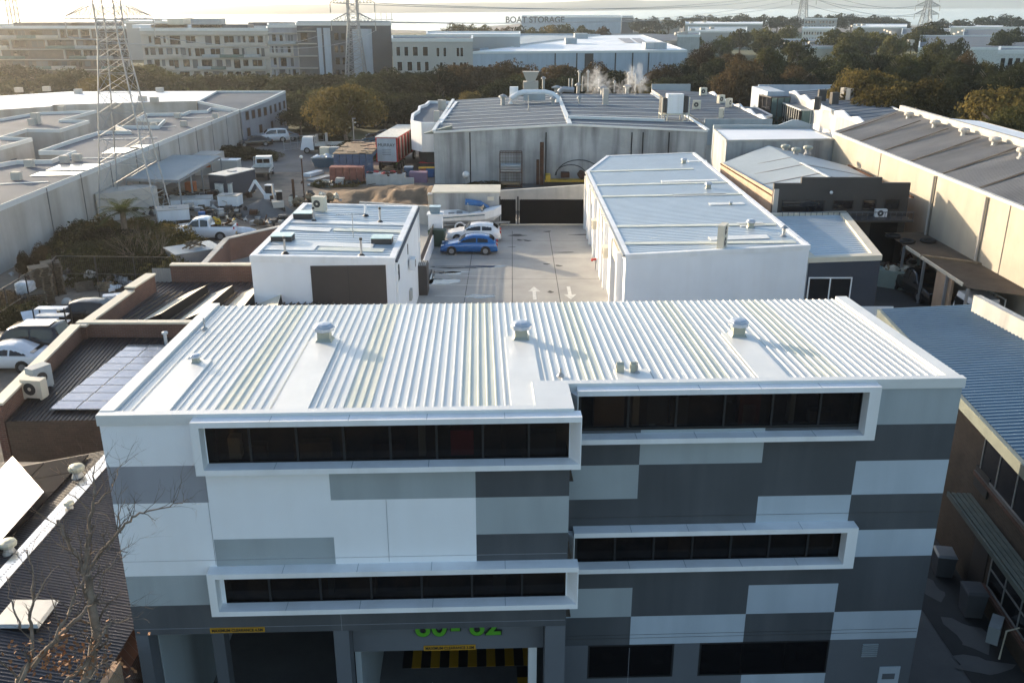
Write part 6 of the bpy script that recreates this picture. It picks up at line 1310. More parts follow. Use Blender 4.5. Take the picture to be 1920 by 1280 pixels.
# ================================================================ FAR BUILDINGS
wq=P4([(886,98),(1288,95),(1205,66),(1128,67)],8.1)
t=bld('warehouse','large pale warehouse with a dazzling white roof behind the tree line','warehouse',wq,0,['patch_pale'],'roof_bright',None,(.4,.1,.4,.1),'flashing')
for px,w_ in ((1044,.3),(1086,.3),(1162,.4),(1196,.4),(1228,.4),(1110,2.2)): x=UD(px,120,wq[0].y).x; b=MB(); b.box(x-w_/2,x+w_/2,wq[1].y-3,wq[0].y-.02 if False else wq[0].y-.02,0,7.8); 
A,B=wq[0],wq[1]; 
for px in (1044,1086,1162,1196,1228): s_=(UD(px,100,wq[0].y).x-A.x); panel(t,A,B,s_-.15,s_+.15,0,7.8,'charcoal','panel_joint',.05)
s_=UD(1110,100,wq[0].y).x-A.x; panel(t,A,B,s_-1,s_+1,0,7.6,'charcoal','window_bay',.06)
for px,py,w_ in ((1071,83,3),(1090,73,4),(1230,93,5)): p=U(px,py,8.1); b=MB(); b.box(p.x-w_/2,p.x+w_/2,p.y,p.y+6,8.1,9.6); b.build('roof_unit',M['patch_light'],t)
b=MB(); p1=U(1165,74,8.2); p2=U(1200,80,8.2); 
for q in (P4([(1172,80),(1190,80),(1180,72),(1158,72)],8.2),P4([(1196,80),(1214,80),(1200,72),(1184,72)],8.2)): b=MB(); b.face(q); b.build('roof_skylight',M['patch_warm'],t)
bq=P4([(885,94),(900,96),(1125,67),(975,66)],7.4); bld('warehouse','grey roofed warehouse left of the dazzling white roof','warehouse',bq,0,['far_wall'],'roof_blotch',None,(.4,.5,.3,.1),'patch_pale')
bq=P4([(975,78),(1312,76),(1310,64),(970,63)],7.0); bld('warehouse','long grey roof with small vents behind the white roof','warehouse',[p for p in bq],0,['far_wall'],'roof_grey')
# office with balconies 735-890
def facade(t,A,B,n,fl,z0,z1,fill='glass',fr='paint_white',bal=False,gap=.25,skip_=()):
    L_=(V((B.x-A.x,B.y-A.y))).length; fh=(z1-z0)/fl; rg=random.Random(int(L_*10)+fl)
    for f_ in range(fl):
        s=.4
        while s<L_-1.6:
            w_=L_/n*rg.choice((.5,.8,1.0,1.6) if bal else (.8,1.0)); 
            if s+w_>L_-.3: w_=L_-.3-s
            if rg.random()>(.12 if bal else .04) and w_>.8:
                window(t,A,B,s+w_*gap/2,s+w_*(1-gap/2),z0+f_*fh+(.25 if bal and rg.random()<.5 else .6),z0+(f_+1)*fh-.5,rg.choice((fr,'charcoal')) if bal else fr,rg.choice((fill,fill,'glass_warm','patch_dark','patch_mid')) if bal else fill,.08,2 if w_>2.5 else 1)
            s+=w_
            if bal and rg.random()<.22: panel(t,A,B,s-.25,s+.15,z0+f_*fh,z0+(f_+1)*fh-.3,rg.choice(('plaster','far_wall')),'pier',.35)
        if bal: 
            panel(t,A,B,0,L_,z0+f_*fh+fh-.3,z0+f_*fh+fh-.05,'plaster','balcony_slab',.5)
            k=0
            while k<L_-6:
                wd=rg.uniform(3,7)
                if rg.random()<.45: panel(t,A,B,k,k+wd,z0+f_*fh+.02,z0+f_*fh+.75,rg.choice(('glass_green','patch_light','plaster')),'balustrade',.9)
                k+=wd
def fbox(name,label,cat,x0,x1,ytop,D0,D1,wm,rm,z=None,parz=.4):
    a=UD(x0,ytop,D0); b_=UD(x1,ytop,D0); z=a.z if z is None else z
    q=[V((a.x,D0,z)),V((b_.x,D0,z)),V((b_.x*D1/D0,D1,z)),V((a.x*D1/D0,D1,z))]
    return bld(name,label,cat,q,0,[wm],rm,None,(.3,parz,.3,.1),'flashing'),q
t,q=fbox('office_block','pale three storey office with a dark glass end bay left of the white warehouse','office',735,886,76,212,235,'plaster','roof_grey'); A,B=q[0],q[1]; L_=(B-A).length
facade(t,A,A.lerp(B,.5),4,3,0.3,9.8,'glass','paint_white',False,.45); facade(t,A.lerp(B,.52),B,10,3,.3,9.6,'glass','paint_white',False,.12)
t2,q2=fbox('office_block','lower roof deck behind the pale office','office',800,975,67,238,262,'far_wall','roof_bright')
# apartments
t,q=fbox('apartment_block','cream four storey apartment block with balconies at the upper left','apartment building',262,502,56,238,262,'plaster','roof_grey'); A,B=q[0],q[1]
facade(t,A,B,13,4,0.0,11.2,'glass','patch_light',True,.35,(1,))
for px,w_,m_ in ((300,14,'roof_bright'),(350,18,'roof_bright'),(420,12,'patch_mid'),(385,7,'patch_light'),(330,4,'cream')): p=UD(px,52,245); b=MB(); b.box(p.x-w_/2,p.x+w_/2,245,251,12.3,13.2 if w_>10 else 14.6); b.build('roof_unit',M[m_],t)
t,q=fbox('apartment_block','grey apartment block between the cream and charcoal ones','apartment building',502,556,50,238,262,'patch_warm','roof_grey'); A,B=q[0],q[1]; facade(t,A,B,4,4,0.5,11.5,'glass','patch_light',True,.5)
t,q=fbox('apartment_block','charcoal apartment block with two tall white bands','apartment building',556,733,46,236,262,'slate','roof_grey'); A,B=q[0],q[1]; L_=(B-A).length
sx_=L_/177
panel(t,A,B,38*sx_,46*sx_,0,12.6,'patch_pale','white_band',.4); panel(t,A,B,50*sx_,62*sx_,0,12.6,'patch_pale','white_band',.5); panel(t,A,B,104*sx_,140*sx_,0,12.4,'patch_pale','white_band',.3)
facade(t,A,A+(B-A)*.2,3,4,.5,12,'glass','slate',True,.3)
facade(t,A+(B-A)*.36,A+(B-A)*.58,3,4,.5,12,'glass','slate',False,.3)
t,q=fbox('apartment_block','long shaded brown apartment block at the far left edge','apartment building',-60,236,52,244,270,'brown_roof','roof_grey'); A,B=q[0],q[1]; facade(t,A,B,14,5,0.0,12.4,'glass','wood_grey',True,.3,(2,))
for px,w_ in ((60,10),(120,8),(175,12),(500,10),(540,10),(610,8)): p=UD(px,46,262); b=MB(); b.box(p.x-w_/2,p.x+w_/2,262,268,10,13.4); b.build('plant_room',M['patch_mid'],label='rooftop plant room on the far apartments near %s'%{60:'the far left edge',120:'the lattice tower, left side',175:'the lattice tower, right side',500:'the cream block, right end',540:'the grey block',610:'the charcoal block'}[px],cat='plant room')
# boat storage
t,q=fbox('boat_storage','pale boat storage shed with lettering near the water','warehouse',978,1165,33,600,680,'patch_pale','roof_blotch'); text(t,'BOAT STORAGE',V((UD(1003,38,600).x,599.9,UD(1003,38,600).z)),5.0,'slate',0,.12)
fbox('warehouse','dark end section of the boat storage shed','warehouse',1166,1188,33,602,660,'slate','roof_grey')
FB=[('white stepped office far right of centre',1505,1565,55,420,450,'paint_white','roof_bright'),('distant four storey office with rows of windows',1508,1570,36,620,640,'far_wall','roof_grey'),
('pale warehouse roof in the distance above the car park',1285,1430,46,560,700,'far_wall','roof_bright'),('cream warehouse beside the distant car park',1270,1312,68,300,330,'concrete_light','roof_grey'),
('flat grey factory with a cream wall behind the right hand trees',1452,1695,90,306,376,'cream','roof_grey'),('white walled warehouse with a wide grey roof at the right',1722,1935,92,276,388,'paint_white','roof_grey'),
('dark grey roofed warehouse behind the white walled one',1805,2010,70,395,520,'far_wall','roof_grey'),('white roofed warehouse far right',1780,1930,52,540,660,'cream','roof_bright'),('grey shed between the two far right warehouses',1690,1780,66,420,520,'far_wall','roof_grey'),
('small white building left of the far trees',1225,1275,42,600,640,'paint_white','roof_grey'),('long low grey roof at the far right shoreline',1600,1700,52,520,600,'far_wall','roof_bright'),('low roof beyond the cream apartment block',180,330,42,330,380,'far_wall','roof_bright'),('blue roofed low warehouse in the distance centre',1290,1400,60,420,500,'far_wall','roof_blotch'),('white shopfront building at the far right edge',1872,1960,98,175,190,'paint_white','roof_grey')]
for lb,x0,x1,yt,D0,D1,wm,rm in FB:
    t,q=fbox('warehouse',lb,'warehouse',x0,x1,yt,D0,D1,wm,rm); A,B=q[0],q[1]
    L_=(B-A).length
    if 'office' in lb: facade(t,A,B,10,3,0,A.z-.5,'glass','paint_white',False,.3)
    elif 'shopfront' in lb: facade(t,A,B,5,2,0,A.z-.5,'glass','paint_white',False,.3)
    else:
        for k in range(3): p=A.lerp(B,.2+.3*k)+V((0,(D1-D0)*(.2+.2*k),0)); b=MB(); b.box(p.x-1,p.x+1,p.y,p.y+2,A.z,A.z+.9); b.build('roof_unit',M['plaster'],t)
# jetty structure in water
p=UD(718,36,1100); b=MB(); 
for dx in (-8,-2,4,10): b.bar(p+V((dx,0,-3)),p+V((dx,0,6)),.8,.8)
b.box(p.x-10,p.x+12,p.y,p.y+2,p.z-1,p.z); b.build('dolphin_frame',M['galv'],label='pale mooring structure standing in the bay',cat='mooring')
# ================================================================ PYLONS AND LINES
def pylon(label,feet,top,w_top,zs_w,arms,ztop,r=.09):
    t=thing('transmission_tower',label,'pylon',sum(feet,V((0,0,0)))/4); cx=sum(feet,V((0,0,0)))/4
    def leg(i,z):
        f_=min(1,z/zs_w); c=V((cx.x,cx.y,z)); ft=feet[i]-cx; ft.z=0; k=(1-f_)+f_*(w_top/ft.length if ft.length else 1); return c+ft*k
    b=MB(); 
    for i in range(4): b.tube([leg(i,0),leg(i,zs_w),leg(i,ztop)],r*1.3,4)
    zs=[0]; z=0
    while z<ztop-.5:
        wd=(leg(0,z)-leg(1,z)).length; z+=max(wd*.5,1.1*r*10 if r>.1 else .9); zs.append(min(z,ztop))
    for z0,z1 in zip(zs[:-1],zs[1:]):
        for i in range(4):
            j=(i+1)%4; b.tube([leg(i,z0),leg(j,z1)],r*.45,3); b.tube([leg(j,z0),leg(i,z1)],r*.45,3); b.tube([leg(i,z1),leg(j,z1)],r*.45,3)
    b.build('lattice_frame',M['galv'],t); ends=[]
    for z,hl in arms:
        b=MB(); w_=w_top*.7
        for s in (-1,1):
            tip=V((cx.x+s*hl,cx.y,z)); ends.append(tip)
            for dy in (-w_,w_):
                b.tube([V((cx.x+s*w_,cx.y+dy,z)),tip],r*.8,3); b.tube([V((cx.x+s*w_,cx.y+dy,z+hl*.38)),tip+V((0,0,.15))],r*.7,3)
                for k in range(1,5): f_=k/5; a1=V((cx.x+s*w_,cx.y+dy,z)).lerp(tip,f_); c1=V((cx.x+s*w_,cx.y+dy,z+hl*.38)).lerp(tip,f_); b.tube([a1,c1],r*.4,3); c0=V((cx.x+s*w_,cx.y+dy,z+hl*.38)).lerp(tip,f_-.2); b.tube([a1,c0],r*.4,3)
        b.build('cross_arm',M['galv'],t)
        for s in (-1,1): b=MB(); tip=V((cx.x+s*hl,cx.y,z)); b.tube([tip,tip+V((0,0,-hl*.4))],r*.9,5); b.build('insulator',M['plaster'],t)
    return ends
fe=[U(187,424),U(300,430),U(326,415),U(224,404)]
E1=pylon('tall lattice power pylon rising from the scrap yard at the left',fe,None,1.05,15.5,[(16.9,3.6)],27,.05)
def farp(label,px,ybase,D,sp,zs_w,arms,ztop,r,wt):
    c=UD(px,ybase,D); c.z=0; f=[c+V((dx*sp,dy*sp,0)) for dx,dy in ((-1,-1),(1,-1),(1,1),(-1,1))]; return pylon(label,f,None,wt,zs_w,arms,ztop,r)
E2=farp('lattice power pylon in front of the charcoal apartments',668,140,228,2.4,14,[(14.2,5.2),(18.3,5.2)],27,.13,1.6)
E3=farp('lattice power pylon at the far left beyond the apartments',30,60,300,2.2,14,[(19,5)],28,.16,1.6)
E4=farp('distant lattice pylon above the far trees, left of two at the right',1503,50,640,3.5,22,[(21,8),(26,8)],36,.25,2.2)
E5=farp('distant lattice pylon by the water, rightmost',1735,45,640,4.0,18,[(12,8),(17,8),(22,7)],34,.25,2.0)
def cable(a,b_,sag,label,r):
    m=MB(); m.tube([a.lerp(b_,k/14)-V((0,0,sag*4*(k/14)*(1-k/14))) for k in range(15)],r,3); m.build('power_cable',M['galv'],label=label,cat='cable',group='power cables between the pylons')
lbs=['left lower','right lower','left upper','right upper']
for i in range(2): cable(E1[i]-V((0,0,1.4)),E2[i]-V((0,0,2)),2.2,'thin power cable from the near tower to the middle pylon, %s arm'%['left','right'][i],.035)
for i in range(4): cable(E2[i],E4[i],5,'thin power cable from the middle pylon to the distant one, %s arm'%lbs[i],.10)
for i in range(4): cable(E4[i],E5[i],5,'faint power cable between the two distant pylons, %s arm'%lbs[i],.14)
for i in range(2): cable(E3[i],V((-150+i*10,90,30)),3,'faint power cable at the upper left, %s one'%['left','right'][i],.06)
# ================================================================ TREES
def leafmat(name,c,c2):
    m=mat(name,c,.9,0,.2,.35,c2=c2,spec=.05); n=m.node_tree.nodes; l=m.node_tree.links; b=n['Principled BSDF']
    mx=[x for x in n if x.type=='MIX'][0]
    oi=n.new('ShaderNodeObjectInfo'); hs=n.new('ShaderNodeHueSaturation'); mr=n.new('ShaderNodeMapRange'); mr.inputs[3].default_value=.6; mr.inputs[4].default_value=1.6; l.new(oi.outputs['Random'],mr.inputs[0]); l.new(mr.outputs[0],hs.inputs['Value'])
    l.new(mx.outputs[2],hs.inputs['Color']); l.new(hs.outputs[0],b.inputs['Base Color'])
    tl=n.new('ShaderNodeBsdfTranslucent'); ms=n.new('ShaderNodeMixShader'); ms.inputs[0].default_value=.38; l.new(hs.outputs[0],tl.inputs[0]); l.new(b.outputs[0],ms.inputs[1]); l.new(tl.outputs[0],ms.inputs[2]); l.new(ms.outputs[0],n['Material Output'].inputs[0]); return m
leafmat('leaf_dark',(.042,.047,.02),(.013,.017,.009)); leafmat('leaf_olive',(.15,.112,.036),(.05,.044,.016)); leafmat('leaf_brown',(.10,.068,.032),(.032,.025,.014)); leafmat('leaf_green',(.10,.095,.032),(.024,.026,.012)); leafmat('leaf_palm',(.12,.14,.035),(.05,.07,.02))
def crown_mesh(name,m,seed,nl=1500,size=.085,nlob=11):
    rg=random.Random(seed); v=[];f=[]; lob=[]
    for k in range(nlob):
        a=k*2.4+rg.uniform(-.5,.5); rr_=.5*math.sqrt((k+.4)/nlob)*rg.uniform(.8,1.15); z=.74-rr_*.55+rg.uniform(-.09,.09)
        lob.append((V((math.cos(a)*rr_,math.sin(a)*rr_,z)),rg.uniform(.17,.29)))
    for k in range(4): a=rg.uniform(0,6.28); lob.append((V((math.cos(a)*.33,math.sin(a)*.33,rg.uniform(.32,.45))),rg.uniform(.14,.2)))
    for _ in range(nl):
        L,r_=rg.choice(lob); d=V((rg.gauss(0,1),rg.gauss(0,1),rg.gauss(.25,1))).normalized(); k=r_*rg.uniform(.72,1.05)*(1+.25*noise.noise(d*2.2+L*7))
        p=L+V((d.x*k,d.y*k,d.z*k*.72)); n=(d+V((rg.gauss(0,.45),rg.gauss(0,.45),rg.gauss(0,.45)))).normalized()
        a=n.cross(V((rg.gauss(0,1),rg.gauss(0,1),rg.gauss(0,1)))).normalized(); b=n.cross(a); s=size*rg.uniform(.5,1.1)
        i=len(v); v+=[p+a*s,p+b*s*.65,p-a*s,p-b*s*.65]; f.append((i,i+1,i+2,i+3))
    me=bpy.data.meshes.new(name); me.from_pydata([tuple(q) for q in v],[],f); me.materials.append(M[m]); me.update(); return me
def trunk_mesh(seed,pale=False):
    rg=random.Random(seed); b=MB(); b.tube([(0,0,0),(.01,.02,.3),(.03,-.01,.6)],[.035,.025,.012],6)
    for k in range(7):
        a=rg.random()*6.28; z0=rg.uniform(.25,.5); b.tube([(.01,.01,z0),(math.cos(a)*.2,math.sin(a)*.2,z0+.18),(math.cos(a)*.42,math.sin(a)*.42,z0+.3)],[.016,.011,.004],4)
    me=bpy.data.meshes.new('trunk'); me.from_pydata([tuple(q) for q in b.v],[],b.f); me.materials.append(M['bark_pale' if pale else 'bark']); me.update(); return me
CM={}
for m_ in ('leaf_dark','leaf_olive','leaf_brown','leaf_green'):
    CM[m_]=[(crown_mesh('crown',m_,s*11+3,1600,.055),trunk_mesh(s)) for s in range(3)]
CB={m_:[(crown_mesh('crown',m_,s*17+5,9000,.027,12+s*3),trunk_mesh(s+5,True)) for s in range(4)] for m_ in ('leaf_olive','leaf_brown','leaf_green','leaf_dark')}
tn_=0
def tree(px,yt,D,wpx,m,label,group=None,big=False,name='tree',z0=0,cat='tree'):
    global tn_
    p=UD(px,yt,D); h=p.z-z0; wd=wpx/FPX*D*1.0/.94; L=(CB if (big or D<215) else CM)[m]; cm_,tm_=L[tn_%len(L)]; tn_+=1
    t=thing(name,label,cat,(p.x,D,z0),rnd.random()*6.28,group); hs=h/1.0; t.scale=(wd/1.08,wd/1.08,h/1.02)
    for nm,me in (('crown',cm_),('trunk',tm_)): o=bpy.data.objects.new(nm,me); col.objects.link(o); o.parent=t
    return t
ORD=['leftmost','second from the left','third from the left','fourth from the left','fifth from the left','sixth from the left','seventh from the left','eighth from the left','ninth from the left','tenth from the left','eleventh from the left','twelfth from the left','thirteenth from the left','fourteenth from the left','fifteenth from the left','sixteenth from the left','seventeenth from the left','eighteenth from the left','nineteenth from the left','twentieth from the left','twenty first from the left','twenty second from the left','twenty third from the left','twenty fourth from the left']
CN={'leaf_dark':'dark green','leaf_olive':'olive gold','leaf_brown':'brownish','leaf_green':'green'}
def row(where,group,L):
    for i,(px,yt,D,wp,m) in enumerate(L): tree(px,yt,D,wp,{'d':'leaf_dark','o':'leaf_olive','b':'leaf_brown','g':'leaf_green'}[m],'%s tree %s, %s'%(CN[{'d':'leaf_dark','o':'leaf_olive','b':'leaf_brown','g':'leaf_green'}[m]],where,ORD[i]),group)
row('in front of the far left apartments','trees in front of the apartments',[(-20,118,175,90,'g'),(30,108,180,90,'d'),(85,122,178,80,'g'),(135,116,182,90,'g'),(190,130,170,80,'o'),(235,112,185,80,'g'),(275,104,195,70,'g'),(320,128,185,70,'g'),(360,142,180,60,'d'),(400,134,185,70,'d'),(440,140,180,60,'d'),(480,132,185,70,'d'),(525,138,175,60,'d')])
row('below the charcoal apartments','trees below the charcoal apartments',[(555,132,185,70,'d'),(600,126,190,70,'d'),(690,128,180,80,'d'),(735,118,175,80,'d'),(775,124,180,70,'d'),(560,165,160,70,'d'),(600,158,160,60,'g'),(700,150,155,80,'d'),(740,165,150,80,'d'),(775,160,150,70,'d'),(810,168,148,50,'d'),(720,180,140,80,'d'),(760,188,138,60,'d'),(590,168,140,80,'d'),(560,186,136,70,'d'),(695,158,146,90,'g'),(745,172,142,80,'d'),(655,165,142,80,'d'),(530,168,150,70,'d')])
row('behind the grey hall','trees behind the grey hall',[(820,112,165,80,'d'),(860,104,170,80,'b'),(905,100,168,90,'b'),(950,98,170,90,'b'),(990,112,165,70,'b'),(1050,106,172,80,'b'),(1015,132,158,60,'d'),(1090,124,165,60,'d'),(1125,106,172,80,'b'),(1160,118,166,60,'d'),(880,155,152,40,'o'),(935,135,155,80,'d'),(975,130,155,70,'d'),(1055,130,160,80,'d')])
row('right of the steam above the hall','trees right of the steam',[(1215,138,160,50,'o'),(1250,106,170,70,'b'),(1285,100,175,60,'d'),(1265,130,160,90,'d'),(1310,118,165,70,'d'),(1345,92,180,60,'d'),(1320,72,205,50,'b'),(1375,84,190,60,'b'),(1410,95,185,60,'d'),(1350,125,160,90,'d'),(1400,100,155,90,'b'),(1445,72,190,50,'g'),(1455,110,160,80,'d'),(1500,105,155,70,'b'),(1540,112,160,70,'d'),(1480,130,150,80,'d'),(1530,140,148,80,'d')])
row('in the wood at the right','trees in the wood at the right',[(1575,100,170,70,'d'),(1560,130,150,60,'d'),(1600,84,185,70,'d'),(1650,78,190,70,'d'),(1700,86,180,60,'g'),(1745,82,185,70,'g'),(1790,98,170,60,'d'),(1830,96,165,70,'d'),(1870,104,160,60,'d'),(1820,84,185,40,'b'),(1905,110,150,60,'d'),(1830,128,140,90,'d'),(1790,125,142,80,'d'),(1870,135,138,70,'d')])
row('screening the far right warehouses','trees screening the far right warehouses',[(1440,92,200,60,'g'),(1475,96,198,60,'d'),(1520,92,202,60,'d'),(1560,97,200,60,'g'),(1610,92,198,70,'d'),(1655,90,200,70,'d'),(1700,94,196,60,'d'),(1735,96,192,60,'d'),(1775,100,188,60,'g'),(1812,104,185,60,'d'),(1850,100,180,60,'g'),(1890,106,176,60,'d'),(1925,100,172,60,'d')])
row('by the carport at the right','trees by the carport',[(1740,205,118,50,'d'),(1835,150,140,60,'d'),(1770,150,150,60,'d')])
for i,(px,yt,D,wp,m) in enumerate(((1640,112,128,110,'leaf_olive'),(1695,124,124,110,'leaf_olive'),(1740,130,122,100,'leaf_olive'),(1605,122,135,70,'leaf_olive'),(1665,150,120,90,'leaf_olive'),(1908,128,112,140,'leaf_olive'),(1895,185,104,90,'leaf_green'),(1395,102,150,70,'leaf_brown'),(642,144,126,105,'leaf_olive'))):
    tree(px,yt-6,D,wp*1.15,m,['tall golden olive tree leading the big clump at the right','tall golden olive tree in the middle of the big right clump','rounded olive tree at the right end of the big clump','smaller olive tree at the left end of the big clump','low olive tree in front of the big clump','big olive tree at the right edge of the photo','lower olive tree below the one at the right edge','reddish brown gum tree left of the glass offices','broad olive tree standing between the two car parks'][i],big=True)
row('near the water in the centre','trees near the water in the centre',[(855,34,420,40,'g'),(885,40,410,30,'d'),(905,39,400,36,'g'),(945,42,380,40,'b'),(975,42,380,40,'g'),(1000,44,370,40,'g'),(1035,38,400,50,'o'),(1060,38,400,40,'g'),(1095,40,380,44,'g'),(1130,40,370,28,'b'),(930,50,360,40,'g'),(1020,50,360,40,'g')])
row('along the far shore at the right','trees along the far shore',[(1285,26,650,36,'d'),(1310,24,660,36,'d'),(1335,23,660,30,'d'),(1365,24,640,36,'d'),(1395,21,650,40,'d'),(1430,22,650,30,'d'),(1460,24,640,40,'d'),(1490,26,640,30,'d'),(1530,22,650,40,'d'),(1570,19,640,40,'d'),(1600,22,640,40,'d'),(1635,23,640,40,'d'),(1665,26,640,40,'d'),(1690,30,620,36,'d'),(1765,30,560,30,'d'),(1850,24,600,40,'d'),(1890,22,600,40,'d'),(1915,26,560,40,'d'),(1200,28,560,30,'d'),(1225,26,560,30,'d'),(1255,28,600,40,'d'),(1805,30,580,40,'g')])
row('among the distant warehouses','trees among the distant warehouses',[(1215,48,420,40,'g'),(1240,52,380,40,'g'),(1300,56,330,40,'g'),(1355,60,300,40,'g'),(1390,46,350,50,'g'),(1430,42,360,44,'g'),(1450,52,300,60,'g'),(1480,40,400,40,'g'),(1575,44,330,60,'g'),(1600,52,300,60,'g'),(1620,42,330,50,'g'),(1650,48,300,60,'g'),(1680,56,280,50,'g'),(1745,34,400,60,'g'),(1715,50,330,40,'g'),(1760,62,260,40,'g'),(1800,60,250,40,'d'),(1900,42,330,50,'d'),(1880,50,300,40,'d'),(1590,62,260,50,'g'),(1500,60,250,50,'g')])
row('in the distance left of the apartments','distant trees at the upper left',[(70,48,420,40,'g'),(730,60,300,40,'d'),(770,58,330,40,'g'),(800,60,320,40,'g')])
# shrubs
def shrub(px,py,wp,h,m,label,group=None,big=False):
    p=U(px,py); L=CB[m] if big and m in CB else CM[m]; me=L[0][0]; t=bpy.data.objects.new('shrub',me); col.objects.link(t); wd=wp/FPX*p.y*1.05; t.location=(p.x,p.y,-h*.5); t.rotation_euler=(0,0,rnd.random()*6); t.scale=(wd/1.1,wd/1.1,h*1.5); tag(t,label,'shrub',group); return t
SH=[(310,445,60,1.6,'leaf_green','near the tower foot'),(270,450,90,2.2,'leaf_olive','around the palm, right part'),(190,450,80,2.4,'leaf_olive','around the palm, left part'),(325,520,80,1.8,'leaf_green','left of the flat roofed store'),(275,522,110,2.1,'leaf_dark','in front of the bare shrub, right part'),(215,520,110,2.0,'leaf_green','in front of the bare shrub, left part'),(150,520,100,1.9,'leaf_green','right of the pallet stacks'),(430,290,70,1.4,'leaf_dark','beside the white four wheel drive, left'),(470,296,70,1.5,'leaf_dark','beside the white four wheel drive, middle'),(505,300,50,1.2,'leaf_green','beside the white four wheel drive, right'),(590,246,60,.8,'leaf_dark','on the kerb island of the far car park'),(690,300,50,1.8,'leaf_dark','behind the crates, right'),(650,290,70,2.0,'leaf_dark','behind the crates, middle'),(625,270,60,2.2,'leaf_dark','behind the crates, left'),
(120,462,34,1.8,'leaf_dark','round one, nearest the concrete wall'),(100,480,26,1.6,'leaf_dark','round one, second from the wall'),(80,492,36,1.7,'leaf_brown','round one, above the pallets'),(50,510,34,1.8,'leaf_brown','round one, farthest left'),(160,455,70,2.2,'leaf_dark','left of the small sign'),(200,475,110,2.4,'leaf_dark','left of the bare shrub'),(170,500,110,2.2,'leaf_dark','behind the leaning pallet'),(240,500,110,2.4,'leaf_dark','below the bare shrub'),(300,500,110,2.2,'leaf_dark','right of the bare shrub'),(330,470,90,2.4,'leaf_olive','sunlit, right of the bare shrub'),(345,500,60,2.0,'leaf_olive','sunlit, by the flat roofed store'),(20,590,90,1.8,'leaf_brown','at the left edge below the bales'),(60,610,100,1.7,'leaf_dark','below the white notched panel'),(20,620,80,1.7,'leaf_dark','at the left edge above the van'),(900,352,60,.7,'leaf_olive','by the globe lamp'),(930,350,40,.7,'leaf_dark','left of the rusty cage'),(600,350,30,.8,'leaf_dark','by the pale blue sheet'),(650,347,70,.5,'leaf_olive','below the red crates'),(1600,408,40,1.6,'leaf_olive','on the dark factory balcony')]
for px,py,wp,h,m,w_ in SH: shrub(px,py,wp,h,m,'bushy shrub '+w_,big=True)
# forest floor mass
gm=bpy.data.meshes.new('undergrowth'); rg=random.Random(5); v=[];f=[]
def inreg(x,y): return True
for _ in range(30000):
    k=rg.random()
    if k<.5: x=rg.uniform(-85,-17); y=rg.uniform(160,215)
    elif k<.75: x=rg.uniform(-17,30); y=rg.uniform(146,185)
    else: x=rg.uniform(30,95); y=rg.uniform(128,190)
    z=rg.uniform(0,3.5); p=V((x,y,z)); a=V((rg.gauss(0,1),rg.gauss(0,1),rg.gauss(0,1))).normalized(); b=a.cross(V((rg.gauss(0,1),rg.gauss(0,1),rg.gauss(0,1)))).normalized(); s=rg.uniform(.3,.6); i=len(v); v+=[p+a*s,p+b*s*.8,p-a*s,p-b*s*.8]; f.append((i,i+1,i+2,i+3))
gm.from_pydata([tuple(q) for q in v],[],f); gm.materials.append(M['leaf_dark']); o=bpy.data.objects.new('undergrowth',gm); col.objects.link(o); tag(o,'dark undergrowth filling the woods behind the halls','undergrowth',kind='stuff')
rg=random.Random(9); v=[];f=[]
for _ in range(16000):
    px=rg.gauss(225,62); py=rg.uniform(445,541); 
    if px<70+(545-py)*.6: continue
    if px>345 or px>400-(py-440)*.3: continue
    q=U(px,py); p=V((q.x,q.y,rg.random()**1.5*1.5)); a_=V((rg.gauss(0,1),rg.gauss(0,1),rg.gauss(0,1))).normalized(); b_=a_.cross(V((rg.gauss(0,1),rg.gauss(0,1),rg.gauss(0,1)))).normalized(); s=rg.uniform(.05,.16); i=len(v); v+=[p+a_*s,p+b_*s*.7,p-a_*s,p-b_*s*.7]; f.append((i,i+1,i+2,i+3))
gm=bpy.data.meshes.new('ground_cover'); gm.from_pydata([tuple(q) for q in v],[],f); gm.materials.append(M['leaf_green']); o=bpy.data.objects.new('ground_cover',gm); col.objects.link(o); tag(o,'tangled green scrub below the lattice tower','scrub',kind='stuff')
# palm
p=U(238,468); t=thing('palm_tree','leafy yellow green palm growing between the tower legs','palm',p,0,local=True); b=MB(); b.tube([(0,0,0),(.1,0,3.0)],[.3,.22],8); b.build('trunk',M['bark'],t); b=MB()
for k in range(34):
    a=k*2.4; el=rnd.uniform(-.1,1.2); L_=rnd.uniform(1.8,2.8); pts_=[V((.1,0,3.0))+V((math.cos(a)*math.cos(el)*L_*s,math.sin(a)*math.cos(el)*L_*s,math.sin(el)*L_*s-1.1*s*s)) for s in (0,.25,.5,.75,1)]
    for i in range(4):
        d=(pts_[i+1]-pts_[i]); sd=d.cross(V((0,0,1))).normalized()
        for s in (-1,1):
            for q in range(5): p0=pts_[i].lerp(pts_[i+1],q/5); b.face([p0,p0+d*.12,p0+sd*s*.38+d*.5+V((0,0,-.12))])
b.build('crown',M['leaf_palm'],t)
